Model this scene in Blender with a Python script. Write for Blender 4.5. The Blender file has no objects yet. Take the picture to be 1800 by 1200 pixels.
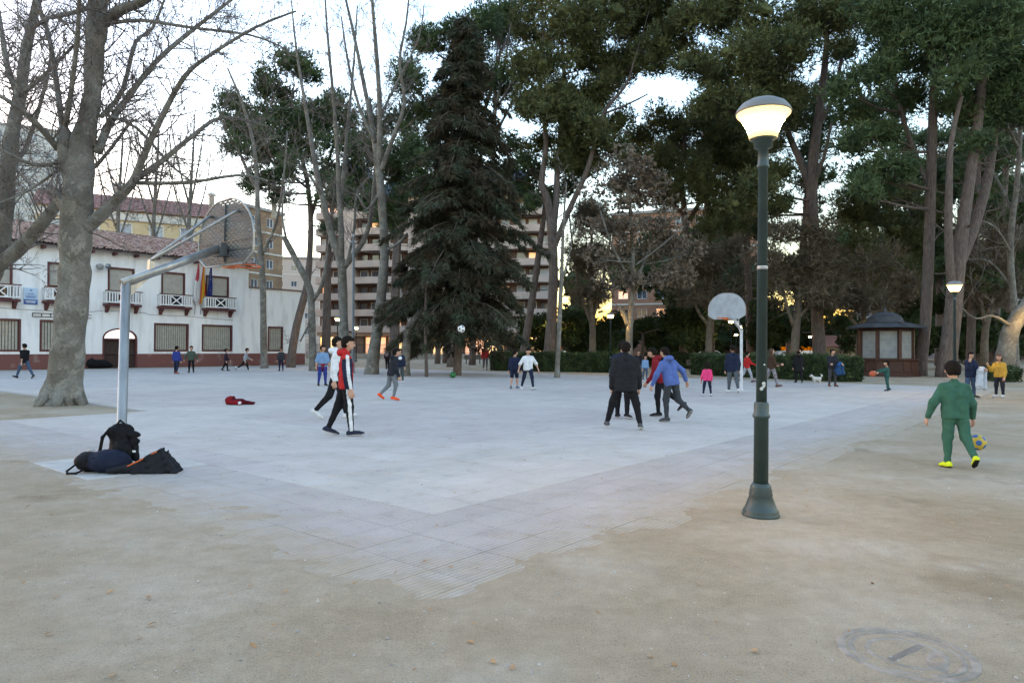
import bpy, math, random, time
import numpy as np
from mathutils import Vector, Matrix, Euler
T0 = time.time()
random.seed(7)
RNG = np.random.default_rng(7)
scene = bpy.context.scene
col = scene.collection
rad = math.radians

# ------------------------------------------------------------------ camera
F = 1230.0                    # focal length in pixels of an 1800 px wide picture
CAM_Z = 1.60
PITCH, ROLL = math.atan(12 / F), rad(0.25)
fw = Vector((0, math.cos(PITCH), math.sin(PITCH)))
up0 = Vector((0, -math.sin(PITCH), math.cos(PITCH)))
rt0 = Vector((1, 0, 0))
rt = rt0 * math.cos(ROLL) + up0 * math.sin(ROLL)
up = -rt0 * math.sin(ROLL) + up0 * math.cos(ROLL)
cam_data = bpy.data.cameras.new('camera')
cam = bpy.data.objects.new('camera', cam_data)
col.objects.link(cam)
cam_data.sensor_width = 36.0
cam_data.lens = F / 1800 * 36.0
cam_data.clip_start, cam_data.clip_end = 0.05, 3000
cam.matrix_world = Matrix(((rt.x, up.x, -fw.x, 0), (rt.y, up.y, -fw.y, 0), (rt.z, up.z, -fw.z, CAM_Z), (0, 0, 0, 1)))
scene.camera = cam

# ------------------------------------------------------------------ dusk sky and light
SUN_AZ, SUN_EL = rad(-52), rad(0.3)      # compass direction of the sun, from +Y towards +X
world = bpy.data.worlds.new('World')
scene.world = world
world.use_nodes = True
wn = world.node_tree
sky = wn.nodes.new('ShaderNodeTexSky')
sky.sky_type = 'NISHITA'
sky.sun_disc = False
sky.sun_elevation = SUN_EL
sky.sun_rotation = SUN_AZ
sky.air_density = 1.0
sky.dust_density = 1.2
sky.ozone_density = 1.55
bg = wn.nodes['Background']
bg.inputs['Strength'].default_value = 0.15
wn.links.new(sky.outputs['Color'], bg.inputs['Color'])
sun_data = bpy.data.lights.new('sun', 'SUN')
sun_data.energy = 0.005
sun_data.angle = rad(30)
sun_data.color = (1.0, 0.93, 0.86)
sun = bpy.data.objects.new('sun', sun_data)
col.objects.link(sun)
sdir = Vector((math.sin(SUN_AZ) * math.cos(rad(35)), math.cos(SUN_AZ) * math.cos(rad(35)), math.sin(rad(35))))
sun.rotation_euler = (-sdir).to_track_quat('-Z', 'Y').to_euler()
scene.view_settings.view_transform = 'Standard'
scene.view_settings.look = 'None'
scene.view_settings.gamma = 1.0
scene.view_settings.exposure = 4.85
scene.render.engine = 'CYCLES'
scene.cycles.use_denoising = True
scene.cycles.max_bounces = 6
scene.cycles.diffuse_bounces = 3
scene.cycles.glossy_bounces = 3
scene.cycles.sample_clamp_indirect = 6.0

# ------------------------------------------------------------------ survey helpers (picture point -> place)
def ray(px, py):
    return rt * ((px - 900) / F) - up * ((py - 600) / F) + fw
def G(px, py, z=0.0):
    d = ray(px, py)
    t = (z - CAM_Z) / d.z
    return Vector((d.x * t, d.y * t, z))
def P(px, py, Y):
    d = ray(px, py)
    t = Y / d.y
    return Vector((d.x * t, Y, CAM_Z + d.z * t))

# ------------------------------------------------------------------ object helpers
def obj(name, me, mat=None, parent=None, loc=None, rotz=None):
    o = bpy.data.objects.new(name, me)
    col.objects.link(o)
    if mat is not None and me is not None and len(me.materials) == 0:
        for m in (mat if isinstance(mat, (list, tuple)) else [mat]):
            me.materials.append(m)
    if parent is not None:
        o.parent = parent
    if loc is not None:
        o.location = loc
    if rotz is not None:
        o.rotation_euler = (0, 0, rotz)
    return o
def tag(o, label, cat, group=None):
    o['label'] = label
    o['category'] = cat
    if group:
        o['group'] = group
    return o
def struct(o):
    o['kind'] = 'structure'
    return o
def stuff(o):
    o['kind'] = 'stuff'
    return o
def thing(name, label, cat, loc=(0, 0, 0), rotz=0.0, group=None):
    o = bpy.data.objects.new(name, None)
    col.objects.link(o)
    o.empty_display_size = 0.2
    o.location = loc
    o.rotation_euler = (0, 0, rotz)
    return tag(o, label, cat, group)

def np_mesh(name, V, faces, smooth=False, mats=None):
    """V (n,3) array, faces (m,k) array of one polygon size"""
    V = np.ascontiguousarray(V, dtype=np.float32)
    faces = np.ascontiguousarray(faces, dtype=np.int32)
    m, k = faces.shape
    me = bpy.data.meshes.new(name)
    me.vertices.add(len(V))
    me.vertices.foreach_set('co', V.ravel())
    me.loops.add(m * k)
    me.loops.foreach_set('vertex_index', faces.ravel())
    me.polygons.add(m)
    me.polygons.foreach_set('loop_start', np.arange(0, m * k, k, dtype=np.int32))
    if mats is not None:
        me.polygons.foreach_set('material_index', np.ascontiguousarray(mats, dtype=np.int32))
    me.polygons.foreach_set('use_smooth', np.full(m, bool(smooth)))
    me.update(calc_edges=True)
    return me

class MB:
    """collects shapes into one mesh"""
    def __init__(s):
        s.v, s.f, s.m, s.sm = [], [], [], []
    def add(s, v, f, mi=0, smooth=False):
        b = len(s.v)
        s.v += [tuple(p) for p in v]
        s.f += [tuple(i + b for i in q) for q in f]
        s.m += [mi] * len(f)
        s.sm += [smooth] * len(f)
    def box(s, lo, hi, mi=0, M=None):
        x0, y0, z0 = lo
        x1, y1, z1 = hi
        v = [Vector(p) for p in ((x0, y0, z0), (x1, y0, z0), (x1, y1, z0), (x0, y1, z0), (x0, y0, z1), (x1, y0, z1), (x1, y1, z1), (x0, y1, z1))]
        if M is not None:
            v = [M @ p for p in v]
        s.add(v, [(3, 2, 1, 0), (4, 5, 6, 7), (0, 1, 5, 4), (1, 2, 6, 5), (2, 3, 7, 6), (3, 0, 4, 7)], mi)
        return s
    def bevel_box(s, lo, hi, b=0.01, mi=0, M=None):
        x0, y0, z0 = lo
        x1, y1, z1 = hi
        v = []
        for (z, i) in ((z0, b), (z0 + b, 0), (z1 - b, 0), (z1, b)):
            v += [(x0 + i, y0 + i, z), (x1 - i, y0 + i, z), (x1 - i, y1 - i, z), (x0 + i, y1 - i, z)]
        f = [(3, 2, 1, 0), (12, 13, 14, 15)]
        for r in range(3):
            for k in range(4):
                f.append((r * 4 + k, r * 4 + (k + 1) % 4, r * 4 + 4 + (k + 1) % 4, r * 4 + 4 + k))
        v = [Vector(p) for p in v]
        if M is not None:
            v = [M @ p for p in v]
        s.add(v, f, mi)
        return s
    def tube(s, pts, radii, sides=8, mi=0, caps=True, smooth=True, flat=1.0):
        pts = [Vector(p) for p in pts]
        n = len(pts)
        if not isinstance(radii, (list, tuple)):
            radii = [radii] * n
        v, f = [], []
        ref = None
        for i in range(n):
            t = (pts[min(i + 1, n - 1)] - pts[max(i - 1, 0)])
            if t.length < 1e-9:
                t = Vector((0, 0, 1))
            t.normalize()
            if ref is None:
                ref = Vector((1, 0, 0)) if abs(t.x) < 0.9 else Vector((0, 1, 0))
            a = (ref - t * ref.dot(t)).normalized()
            ref = a
            b = t.cross(a)
            for k in range(sides):
                ang = 2 * math.pi * k / sides
                v.append(pts[i] + (a * math.cos(ang) + b * math.sin(ang) * flat) * radii[i])
        for i in range(n - 1):
            for k in range(sides):
                k2 = (k + 1) % sides
                f.append((i * sides + k, i * sides + k2, (i + 1) * sides + k2, (i + 1) * sides + k))
        s.add(v, f, mi, smooth)
        if caps:
            s.add([], [], mi)
            b0 = len(s.v) - len(v)
            s.f.append(tuple(b0 + k for k in reversed(range(sides)))); s.m.append(mi); s.sm.append(False)
            s.f.append(tuple(b0 + (n - 1) * sides + k for k in range(sides))); s.m.append(mi); s.sm.append(False)
        return s
    def lathe(s, prof, sides=24, mi=0, M=None, smooth=True, a0=0.0):
        v, f = [], []
        n = len(prof)
        for (r, z) in prof:
            for k in range(sides):
                a = a0 + 2 * math.pi * k / sides
                v.append(Vector((r * math.cos(a), r * math.sin(a), z)))
        for i in range(n - 1):
            for k in range(sides):
                k2 = (k + 1) % sides
                f.append((i * sides + k, i * sides + k2, (i + 1) * sides + k2, (i + 1) * sides + k))
        f.append(tuple(reversed(range(sides))))
        f.append(tuple((n - 1) * sides + k for k in range(sides)))
        if M is not None:
            v = [M @ p for p in v]
        s.add(v, f, mi, smooth)
        return s
    def quad(s, a, b, c, d, mi=0):
        s.add([a, b, c, d], [(0, 1, 2, 3)], mi)
        return s
    def mesh(s, name):
        me = bpy.data.meshes.new(name)
        me.from_pydata(s.v, [], s.f)
        me.polygons.foreach_set('material_index', s.m)
        me.polygons.foreach_set('use_smooth', s.sm)
        me.update()
        return me
    def build(s, name, mat, parent=None, loc=None, rotz=None):
        return obj(name, s.mesh(name), mat, parent, loc, rotz)

# ------------------------------------------------------------------ materials
MATS = {}
def mat(name, c, rough=0.75, c2=None, scale=4.0, bump=0.0, bscale=40.0, metal=0.0, spec=0.3, stretch=None, detail=5.0, lo=0.35, hi=0.65, sub=None):
    """procedural: two colours mixed by noise, plus fine relief"""
    if name in MATS:
        return MATS[name]
    m = bpy.data.materials.new(name)
    m.use_nodes = True
    nt = m.node_tree
    bs = nt.nodes['Principled BSDF']
    bs.inputs['Roughness'].default_value = rough
    bs.inputs['Metallic'].default_value = metal
    bs.inputs['Specular IOR Level'].default_value = spec
    tc = nt.nodes.new('ShaderNodeTexCoord')
    src = tc.outputs['Object']
    if stretch:
        mp = nt.nodes.new('ShaderNodeMapping')
        mp.inputs['Scale'].default_value = stretch
        nt.links.new(src, mp.inputs['Vector'])
        src = mp.outputs['Vector']
    if c2 is None:
        c2 = tuple(x * 0.82 for x in c)
    ns = nt.nodes.new('ShaderNodeTexNoise')
    ns.inputs['Scale'].default_value = scale
    ns.inputs['Detail'].default_value = detail
    nt.links.new(src, ns.inputs['Vector'])
    rp = nt.nodes.new('ShaderNodeValToRGB')
    rp.color_ramp.elements[0].position = lo
    rp.color_ramp.elements[1].position = hi
    rp.color_ramp.elements[0].color = (*c2, 1)
    rp.color_ramp.elements[1].color = (*c, 1)
    nt.links.new(ns.outputs['Fac'], rp.inputs['Fac'])
    nt.links.new(rp.outputs['Color'], bs.inputs['Base Color'])
    if bump > 0:
        n2 = nt.nodes.new('ShaderNodeTexNoise')
        n2.inputs['Scale'].default_value = bscale
        n2.inputs['Detail'].default_value = 4
        nt.links.new(src, n2.inputs['Vector'])
        bp = nt.nodes.new('ShaderNodeBump')
        bp.inputs['Strength'].default_value = bump
        bp.inputs['Distance'].default_value = 0.02
        nt.links.new(n2.outputs['Fac'], bp.inputs['Height'])
        nt.links.new(bp.outputs['Normal'], bs.inputs['Normal'])
    MATS[name] = m
    return m
EMK = 1.4          # brightness of lit windows and lamps against the dusk sky
def emis(name, c, strength, base=(0.8, 0.8, 0.8)):
    strength *= EMK
    if name in MATS:
        return MATS[name]
    m = bpy.data.materials.new(name)
    m.use_nodes = True
    bs = m.node_tree.nodes['Principled BSDF']
    bs.inputs['Base Color'].default_value = (*base, 1)
    bs.inputs['Emission Color'].default_value = (*c, 1)
    bs.inputs['Emission Strength'].default_value = strength
    MATS[name] = m
    return m
def glass_dark(name, c=(0.03, 0.035, 0.045), rough=0.08):
    return mat(name, c, rough=rough, spec=0.8, scale=2.0)

# ================================================================== GROUND
AX_ANG = rad(39.5)
C0 = Vector((-0.35, 4.10, 0))                                   # near corner of the paved court
AX = Vector((math.sin(AX_ANG), math.cos(AX_ANG), 0))           # court axis running away to the right
BX = Vector((-math.cos(AX_ANG), math.sin(AX_ANG), 0))          # court axis running away to the left
ROT_AX = math.atan2(AX.y, AX.x)
A_LEN, B_LEN, PIT_B, PIT_A = 33.0, 52.0, 15.2, 4.6

def vnoise(x, y, seed):
    r = np.random.default_rng(seed).random((64, 64))
    xi, yi = np.floor(x).astype(int), np.floor(y).astype(int)
    fx, fy = x - xi, y - yi
    fx, fy = fx * fx * (3 - 2 * fx), fy * fy * (3 - 2 * fy)
    g = lambda i, j: r[i % 64, j % 64]
    return (g(xi, yi) * (1 - fx) * (1 - fy) + g(xi + 1, yi) * fx * (1 - fy) + g(xi, yi + 1) * (1 - fx) * fy + g(xi + 1, yi + 1) * fx * fy) * 2 - 1

def graded(lo, hi, step, far_lo, far_hi):
    mid = list(np.arange(lo, hi + 1e-6, step))
    s, x, left = step, lo, []
    while x > far_lo:
        s *= 1.22; x -= s; left.append(max(x, far_lo))
    s, x, right = step, hi, []
    while x < far_hi:
        s *= 1.22; x += s; right.append(min(x, far_hi))
    return np.array(left[::-1] + mid + right)
gx = graded(-11, 9, 0.09, -900, 900)
gy = graded(2.0, 14.5, 0.085, -300, 1200)
XX, YY = np.meshgrid(gx, gy, indexing='ij')
ra, rb = (XX - C0.x) * AX.x + (YY - C0.y) * AX.y, (XX - C0.x) * BX.x + (YY - C0.y) * BX.y
e = np.minimum(ra, rb)
e = np.where(rb > PIT_B, np.minimum(ra - PIT_A, rb), e)
pit = np.where((rb > PIT_B - 3) & (ra < PIT_A), np.minimum(PIT_B - rb, np.maximum(ra, 0)), 99)
e = np.minimum(e, np.where(rb <= PIT_B, np.where(ra < PIT_A, pit, 99), 99))
n1 = vnoise(XX * 0.9, YY * 0.9, 1) * 0.50 + vnoise(XX * 2.3, YY * 2.3, 2) * 0.30 + vnoise(XX * 5.5, YY * 5.5, 3) * 0.24 + vnoise(XX * 11, YY * 11, 13) * 0.16
corner = np.exp(-((XX - 0.05) ** 2 + (YY - 4.6) ** 2) / 0.9)
off = 0.14 + 0.55 * n1 + 0.30 * corner
drift = np.clip((off - e) * 0.035, -0.055, 0.010)
for (bx, by, br) in ((-2.45, 6.65, 0.16), (-2.75, 7.0, 0.09), (-5.3, 8.6, 0.10)):
    q = 1 - np.hypot((XX - bx) / 1.7, YY - by) / br + 0.5 * n1
    drift = np.maximum(drift, np.clip(q * 0.02, -0.055, 0.006))
near = np.clip((15.0 - YY) / 3, 0, 1) * np.clip((12.0 - np.abs(XX)) / 2, 0, 1)
tiny = 0.004 * vnoise(XX * 1.5, YY * 1.5, 4) + 0.0035 * vnoise(XX * 5, YY * 5, 5) + 0.0018 * vnoise(XX * 13, YY * 13, 6)
ZZ = (drift + tiny * (drift > -0.03)) * near + (-0.014) * (1 - near)
nx, ny = XX.shape
idx = np.arange(nx * ny).reshape(nx, ny)
quads = np.stack([idx[:-1, :-1], idx[1:, :-1], idx[1:, 1:], idx[:-1, 1:]], -1).reshape(-1, 4)
gme = np_mesh('ground', np.stack([XX, YY, ZZ], -1).reshape(-1, 3), quads, smooth=True)

def pos_material(name, build):
    m = bpy.data.materials.new(name)
    m.use_nodes = True
    nt = m.node_tree
    geo = nt.nodes.new('ShaderNodeNewGeometry')
    build(nt, geo.outputs['Position'], nt.nodes['Principled BSDF'])
    MATS[name] = m
    return m
def N(nt, kind, **kw):
    n = nt.nodes.new(kind)
    for k, v in kw.items():
        if k in n.inputs:
            n.inputs[k].default_value = v
        else:
            setattr(n, k, v)
    return n
def noise(nt, vec, scale, detail=5, rough=0.55):
    n = N(nt, 'ShaderNodeTexNoise')
    n.inputs['Scale'].default_value = scale
    n.inputs['Detail'].default_value = detail
    n.inputs['Roughness'].default_value = rough
    nt.links.new(vec, n.inputs['Vector'])
    return n.outputs['Fac']
def ramp(nt, fac, stops):
    r = N(nt, 'ShaderNodeValToRGB')
    el = r.color_ramp.elements
    el[0].position, el[0].color = stops[0][0], (*stops[0][1], 1)
    el[1].position, el[1].color = stops[-1][0], (*stops[-1][1], 1)
    for p, c in stops[1:-1]:
        q = el.new(p); q.color = (*c, 1)
    nt.links.new(fac, r.inputs['Fac'])
    return r.outputs['Color']
def mix(nt, fac, a, b, blend='MIX'):
    m = N(nt, 'ShaderNodeMix', data_type='RGBA', blend_type=blend)
    if hasattr(fac, 'is_linked'):
        nt.links.new(fac, m.inputs[0])
    else:
        m.inputs[0].default_value = fac
    for sock, val in ((6, a), (7, b)):
        if hasattr(val, 'is_linked'):
            nt.links.new(val, m.inputs[sock])
        else:
            m.inputs[sock].default_value = (*val, 1)
    return m.outputs[2]
def bump(nt, h, strength, dist=0.01, prev=None):
    b = N(nt, 'ShaderNodeBump')
    b.inputs['Strength'].default_value = strength
    b.inputs['Distance'].default_value = dist
    nt.links.new(h, b.inputs['Height'])
    if prev is not None:
        nt.links.new(prev, b.inputs['Normal'])
    return b.outputs['Normal']

def dirt(nt, pos, bs):
    big = ramp(nt, noise(nt, pos, 0.55, 7, 0.62), [(0.34, (0.300, 0.238, 0.162)), (0.5, (0.348, 0.286, 0.208)), (0.66, (0.405, 0.352, 0.280))])
    mid = ramp(nt, noise(nt, pos, 6.0, 6, 0.7), [(0.3, (0.82, 0.81, 0.79)), (0.7, (1.10, 1.09, 1.08))])
    fine = ramp(nt, noise(nt, pos, 95.0, 4, 0.85), [(0.36, (0.60, 0.58, 0.56)), (0.47, (1, 1, 1)), (0.56, (1.0, 1.0, 1.0)), (0.68, (1.28, 1.27, 1.25))])
    damp = ramp(nt, noise(nt, pos, 0.75, 3, 0.5), [(0.30, (0.80, 0.78, 0.75)), (0.40, (1, 1, 1))])
    big = mix(nt, 1.0, big, damp, 'MULTIPLY')
    c = mix(nt, 1.0, mix(nt, 0.8, big, mid, 'MULTIPLY'), fine, 'MULTIPLY')
    nt.links.new(c, bs.inputs['Base Color'])
    bs.inputs['Roughness'].default_value = 0.95
    bs.inputs['Specular IOR Level'].default_value = 0.1
    nn = bump(nt, noise(nt, pos, 3.6, 8, 0.75), 0.55, 0.06)
    nn = bump(nt, noise(nt, pos, 140.0, 3, 0.8), 0.6, 0.006, nn)
    nt.links.new(nn, bs.inputs['Normal'])
M_DIRT = pos_material('packed_dirt', dirt)
struct(obj('ground', gme, M_DIRT))

def paving(c_lo, c_hi, grooves, joints=False):
    def build(nt, pos, bs):
        big = ramp(nt, noise(nt, pos, 0.8, 7, 0.65), [(0.34, c_lo), (0.66, c_hi)])
        fine = ramp(nt, noise(nt, pos, 60.0, 4, 0.7), [(0.3, (0.84, 0.83, 0.82)), (0.7, (1.08, 1.08, 1.08))])
        c = mix(nt, 1.0, big, fine, 'MULTIPLY')
        dust = ramp(nt, noise(nt, pos, 1.7, 8, 0.7), [(0.44, (0, 0, 0)), (0.70, (1, 1, 1))])
        dm = N(nt, 'ShaderNodeMath', operation='MULTIPLY')
        nt.links.new(dust, dm.inputs[0]); dm.inputs[1].default_value = 0.55
        c = mix(nt, dm.outputs[0], c, (0.405, 0.365, 0.315))
        stain = ramp(nt, noise(nt, pos, 3.2, 6, 0.75), [(0.30, (0.84, 0.835, 0.83)), (0.46, (1, 1, 1)), (0.66, (1, 1, 1)), (0.78, (0.78, 0.77, 0.755))])
        c = mix(nt, 1.0, c, stain, 'MULTIPLY')
        oi = N(nt, 'ShaderNodeObjectInfo')
        tone = ramp(nt, oi.outputs['Random'], [(0.0, (0.965, 0.96, 0.955)), (1.0, (1.03, 1.03, 1.03))])
        c = mix(nt, 1.0, c, tone, 'MULTIPLY')
        nn = bump(nt, noise(nt, pos, 70.0, 4, 0.7), 0.35, 0.005)
        mp = N(nt, 'ShaderNodeMapping')
        mp.inputs['Rotation'].default_value = (0, 0, -ROT_AX)
        nt.links.new(pos, mp.inputs['Vector'])
        # trodden-in dust along the open edges of the court
        sx = N(nt, 'ShaderNodeSeparateXYZ'); nt.links.new(mp.outputs['Vector'], sx.inputs[0])
        ea = N(nt, 'ShaderNodeMath', operation='SUBTRACT'); nt.links.new(sx.outputs['X'], ea.inputs[0]); ea.inputs[1].default_value = C0.dot(AX)
        eb = N(nt, 'ShaderNodeMath', operation='SUBTRACT'); nt.links.new(sx.outputs['Y'], eb.inputs[0]); eb.inputs[1].default_value = C0.dot(BX)
        mn = N(nt, 'ShaderNodeMath', operation='MINIMUM'); nt.links.new(ea.outputs[0], mn.inputs[0]); nt.links.new(eb.outputs[0], mn.inputs[1])
        nz = N(nt, 'ShaderNodeMath', operation='MULTIPLY_ADD'); nt.links.new(noise(nt, pos, 2.6, 8, .72), nz.inputs[0]); nz.inputs[1].default_value = -2.4; nt.links.new(mn.outputs[0], nz.inputs[2])
        ed = ramp(nt, nz.outputs[0], [(0.0, (0, 0, 0)), (1.0, (1, 1, 1))])
        mr = N(nt, 'ShaderNodeMapRange'); nt.links.new(nz.outputs[0], mr.inputs['Value'])
        mr.inputs['From Min'].default_value = -0.15; mr.inputs['From Max'].default_value = -1.0; mr.inputs['To Min'].default_value = 0.0; mr.inputs['To Max'].default_value = 0.97
        c = mix(nt, mr.outputs[0], c, ramp(nt, noise(nt, pos, 6.0, 6, 0.7), [(0.3, (0.32, 0.268, 0.20)), (0.7, (0.395, 0.338, 0.262))]))
        if grooves:
            wv = N(nt, 'ShaderNodeTexWave', bands_direction='Y')
            wv.inputs['Scale'].default_value = 7.0
            wv.inputs['Distortion'].default_value = 0.15
            nt.links.new(mp.outputs['Vector'], wv.inputs['Vector'])
            nn = bump(nt, wv.outputs['Fac'], 0.8, 0.012, nn)
            dk = ramp(nt, wv.outputs['Fac'], [(0.0, (0.80, 0.79, 0.78)), (0.4, (1.04, 1.04, 1.04))])
            c = mix(nt, 0.9, c, dk, 'MULTIPLY')
        if joints:
            br = N(nt, 'ShaderNodeTexBrick', offset=0.0)
            br.inputs['Scale'].default_value = 1.0
            br.inputs['Brick Width'].default_value = 0.6
            br.inputs['Row Height'].default_value = 0.4
            br.inputs['Mortar Size'].default_value = 0.006
            br.inputs['Color1'].default_value = (1, 1, 1, 1); br.inputs['Color2'].default_value = (0.93, 0.93, 0.93, 1)
            br.inputs['Mortar'].default_value = (0.7, 0.69, 0.67, 1)
            nt.links.new(mp.outputs['Vector'], br.inputs['Vector'])
            c = mix(nt, 0.8, c, br.outputs['Color'], 'MULTIPLY')
        nt.links.new(c, bs.inputs['Base Color'])
        nt.links.new(nn, bs.inputs['Normal'])
        bs.inputs['Roughness'].default_value = 0.85
        bs.inputs['Specular IOR Level'].default_value = 0.2
    return build
PALE = ((0.42, 0.38, 0.348), (0.50, 0.46, 0.426))
DUSK = ((0.385, 0.346, 0.325), (0.46, 0.420, 0.398))
M_SLAB_P = pos_material('slab_pale', paving(*PALE, False))
M_SLAB_D = pos_material('slab_mauve', paving(*DUSK, False))
M_SLAB_G = pos_material('slab_grooved', paving(*DUSK, True))
M_FAR_P = pos_material('paving_far_pale', paving(*PALE, False, True))
M_FAR_D = pos_material('paving_far_mauve', paving(*DUSK, False, True))
M_JOINT = mat('joint_sand', (0.37, 0.33, 0.29), 0.95, (0.28, 0.25, 0.215), 20)
def AB(a, b, z=0.0):
    q = C0 + AX * a + BX * b
    return Vector((q.x, q.y, z))
def in_light(t):
    return t > 2.1 and ((t - 2.1) % 10.8) < 3.0
def slab_class(a, b):
    if min(a, b) < 2.1:
        return 2
    return 0 if (in_light(a) or in_light(b)) else 1
SA, SB = 0.6, 0.4
slab_list, far_cells = [], []
for i in range(int(A_LEN / SA)):
    for j in range(int(B_LEN / SB)):
        a, b = (i + .5) * SA, (j + .5) * SB
        if a < PIT_A and b > PIT_B:
            continue
        p = AB(a, b)
        px = 900 + F * p.x / max(p.y, 0.5)
        slab_list.append((p.y, a, b, -80 < px < 1880))
NEAR_Y = 21.0
paving_root = struct(thing('plaza_paving', '', 'x'))
del paving_root['label'], paving_root['category']
# bed of joint sand below the slabs
mb = MB()
def abquad(a0, b0, a1, b1, z, mi=0):
    mb.quad(AB(a0, b0, z), AB(a1, b0, z), AB(a1, b1, z), AB(a0, b1, z), mi)
abquad(0, 0, A_LEN, PIT_B, -0.0075)
abquad(PIT_A, PIT_B, A_LEN, B_LEN, -0.0075)
mb.build('paving_bed', M_JOINT, paving_root)
# slabs close by are single pieces
def slab_verts(a, b, jx, jy, jz, g=0.004):
    hx, hy, c = SA / 2 - g, SB / 2 - g, 0.004
    return [(-hx, -hy, -0.03), (hx, -hy, -0.03), (hx, hy, -0.03), (-hx, hy, -0.03), (-hx, -hy, -c), (hx, -hy, -c), (hx, hy, -c), (-hx, hy, -c),
            (-hx + c, -hy + c, 0), (hx - c, -hy + c, 0), (hx - c, hy - c, 0), (-hx + c, hy - c, 0)]
SLAB_F = [(8, 9, 10, 11), (4, 5, 9, 8), (5, 6, 10, 9), (6, 7, 11, 10), (7, 4, 8, 11), (0, 1, 5, 4), (1, 2, 6, 5), (2, 3, 7, 6), (3, 0, 4, 7)]
slab_me = []
for m_ in (M_SLAB_P, M_SLAB_D, M_SLAB_G):
    me = bpy.data.meshes.new('paving_slab')
    me.from_pydata(slab_verts(0, 0, 0, 0, 0), [], SLAB_F)
    me.materials.append(m_)
    slab_me.append(me)
slab_list.sort()
covered = lambda a, b: min(a, b) < 0.3
near_slabs, rest = [], []
for s_ in slab_list:
    if s_[0] > NEAR_Y:
        continue
    (near_slabs if (len(near_slabs) < 298 and s_[3] and not covered(s_[1], s_[2])) else rest).append(s_)
for (y, a, b, v) in near_slabs:
    o = obj('paving_slab', slab_me[slab_class(a, b)], None, paving_root, AB(a, b, random.uniform(-0.0025, 0.0015)))
    o.rotation_euler = (random.gauss(0, 0.0025), random.gauss(0, 0.002), ROT_AX)
VS, FS, MS = [], [], []
sv = np.array(slab_verts(0, 0, 0, 0, 0)); sf = np.array(SLAB_F)
R2 = np.array([[AX.x, BX.x, 0], [AX.y, BX.y, 0], [0, 0, 1]])
for (y, a, b, v) in rest:
    q = sv + (0, 0, random.uniform(-0.002, 0.0015)) + np.array([random.gauss(0, .002), 0, 0])
    FS.append(sf + 12 * len(VS)); VS.append(q @ R2.T + np.array(AB(a, b)))
    MS += [slab_class(a, b)] * len(SLAB_F)
me = np_mesh('paving_slabs', np.concatenate(VS), np.concatenate(FS), mats=MS)
for m_ in (M_SLAB_P, M_SLAB_D, M_SLAB_G):
    me.materials.append(m_)
stuff(obj('paving_slabs', me, None, paving_root))
# farther off the pattern is a sheet
cells = {}
for s_ in slab_list:
    if s_[0] > NEAR_Y:
        cells.setdefault((round(s_[1] / SA - .5)), []).append(s_[2])
mb = MB()
for i, bl in cells.items():
    bl = sorted(bl)
    run = [bl[0], bl[0]]; k = slab_class((i + .5) * SA, bl[0])
    def flush():
        mb.quad(AB(i * SA, run[0] - SB / 2, -0.0035), AB((i + 1) * SA, run[0] - SB / 2, -0.0035), AB((i + 1) * SA, run[1] + SB / 2, -0.0035), AB(i * SA, run[1] + SB / 2, -0.0035), 0 if k == 0 else 1)
    for b in bl[1:]:
        kk = slab_class((i + .5) * SA, b)
        if kk != k or b - run[1] > SB * 1.5:
            flush(); run = [b, b]; k = kk
        else:
            run[1] = b
    flush()
mb.build('paving_surface', [M_FAR_P, M_FAR_D], paving_root)
# concrete pads under the basketball posts
M_PAD = mat('pad_concrete', (0.46, 0.44, 0.41), 0.9, (0.37, 0.35, 0.32), 3, 0.3, 60)
HOOP1, HOOP2 = G(212, 815), G(1303, 687)
for i, (c_, ha, hb) in enumerate(((HOOP1, 0.75, 0.95), (HOOP2, 0.7, 0.8))):
    M_ = Matrix.Translation((c_.x, c_.y, 0)) @ Matrix.Rotation(ROT_AX, 4, 'Z')
    p = MB().bevel_box((-ha, -hb, -0.03), (ha, hb, 0.007), 0.006, 0).build('concrete_pad', M_PAD, paving_root, (c_.x, c_.y, 0), ROT_AX)

# loose leaves and pebbles lying about
M_LEAF = mat('dry_leaf', (0.42, 0.25, 0.12), 0.8, (0.28, 0.16, 0.08), 8)
M_PEB = mat('pebble', (0.5, 0.48, 0.44), 0.8, (0.22, 0.2, 0.18), 3)
V, Fc = [], []
for k in range(190):
    y = 3.2 + (random.random() ** 1.6) * 26
    x = random.uniform(-0.8, 0.8) * y
    s_ = random.uniform(0.011, 0.030)
    a = random.uniform(0, 6.28)
    R_ = Euler((random.gauss(0, .25), random.gauss(0, .25), a)).to_matrix()
    for q in ((-1, 0, 0), (-.3, -.55, .15), (.5, -.4, .05), (1.1, 0, .25), (.5, .45, .05), (-.3, .55, .2)):
        V.append(R_ @ Vector(q) * s_ + Vector((x, y, 0.014 + s_ * .25)))
    Fc.append([k * 6 + t for t in range(6)])
stuff(obj('fallen_leaves', np_mesh('fallen_leaves', np.array([tuple(v) for v in V]), np.array(Fc)), M_LEAF))
V, Fc = [], []
oc = np.array([(1, 0, 0), (0, 1, 0), (-1, 0, 0), (0, -1, 0), (0, 0, .7), (0, 0, -.7)])
of = np.array([(0, 1, 4), (1, 2, 4), (2, 3, 4), (3, 0, 4), (1, 0, 5), (2, 1, 5), (3, 2, 5), (0, 3, 5)])
for k in range(3800):
    y = 2.6 + (random.random() ** 1.7) * 14
    x = random.uniform(-0.8, 0.8) * y
    s_ = random.uniform(0.0025, 0.007) if random.random() < .93 else random.uniform(.007, .013)
    V.append(oc * (s_ * RNG.uniform(.6, 1.3, (6, 1))) + (x, y, 0.012)); Fc.append(of + 6 * k)
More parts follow.
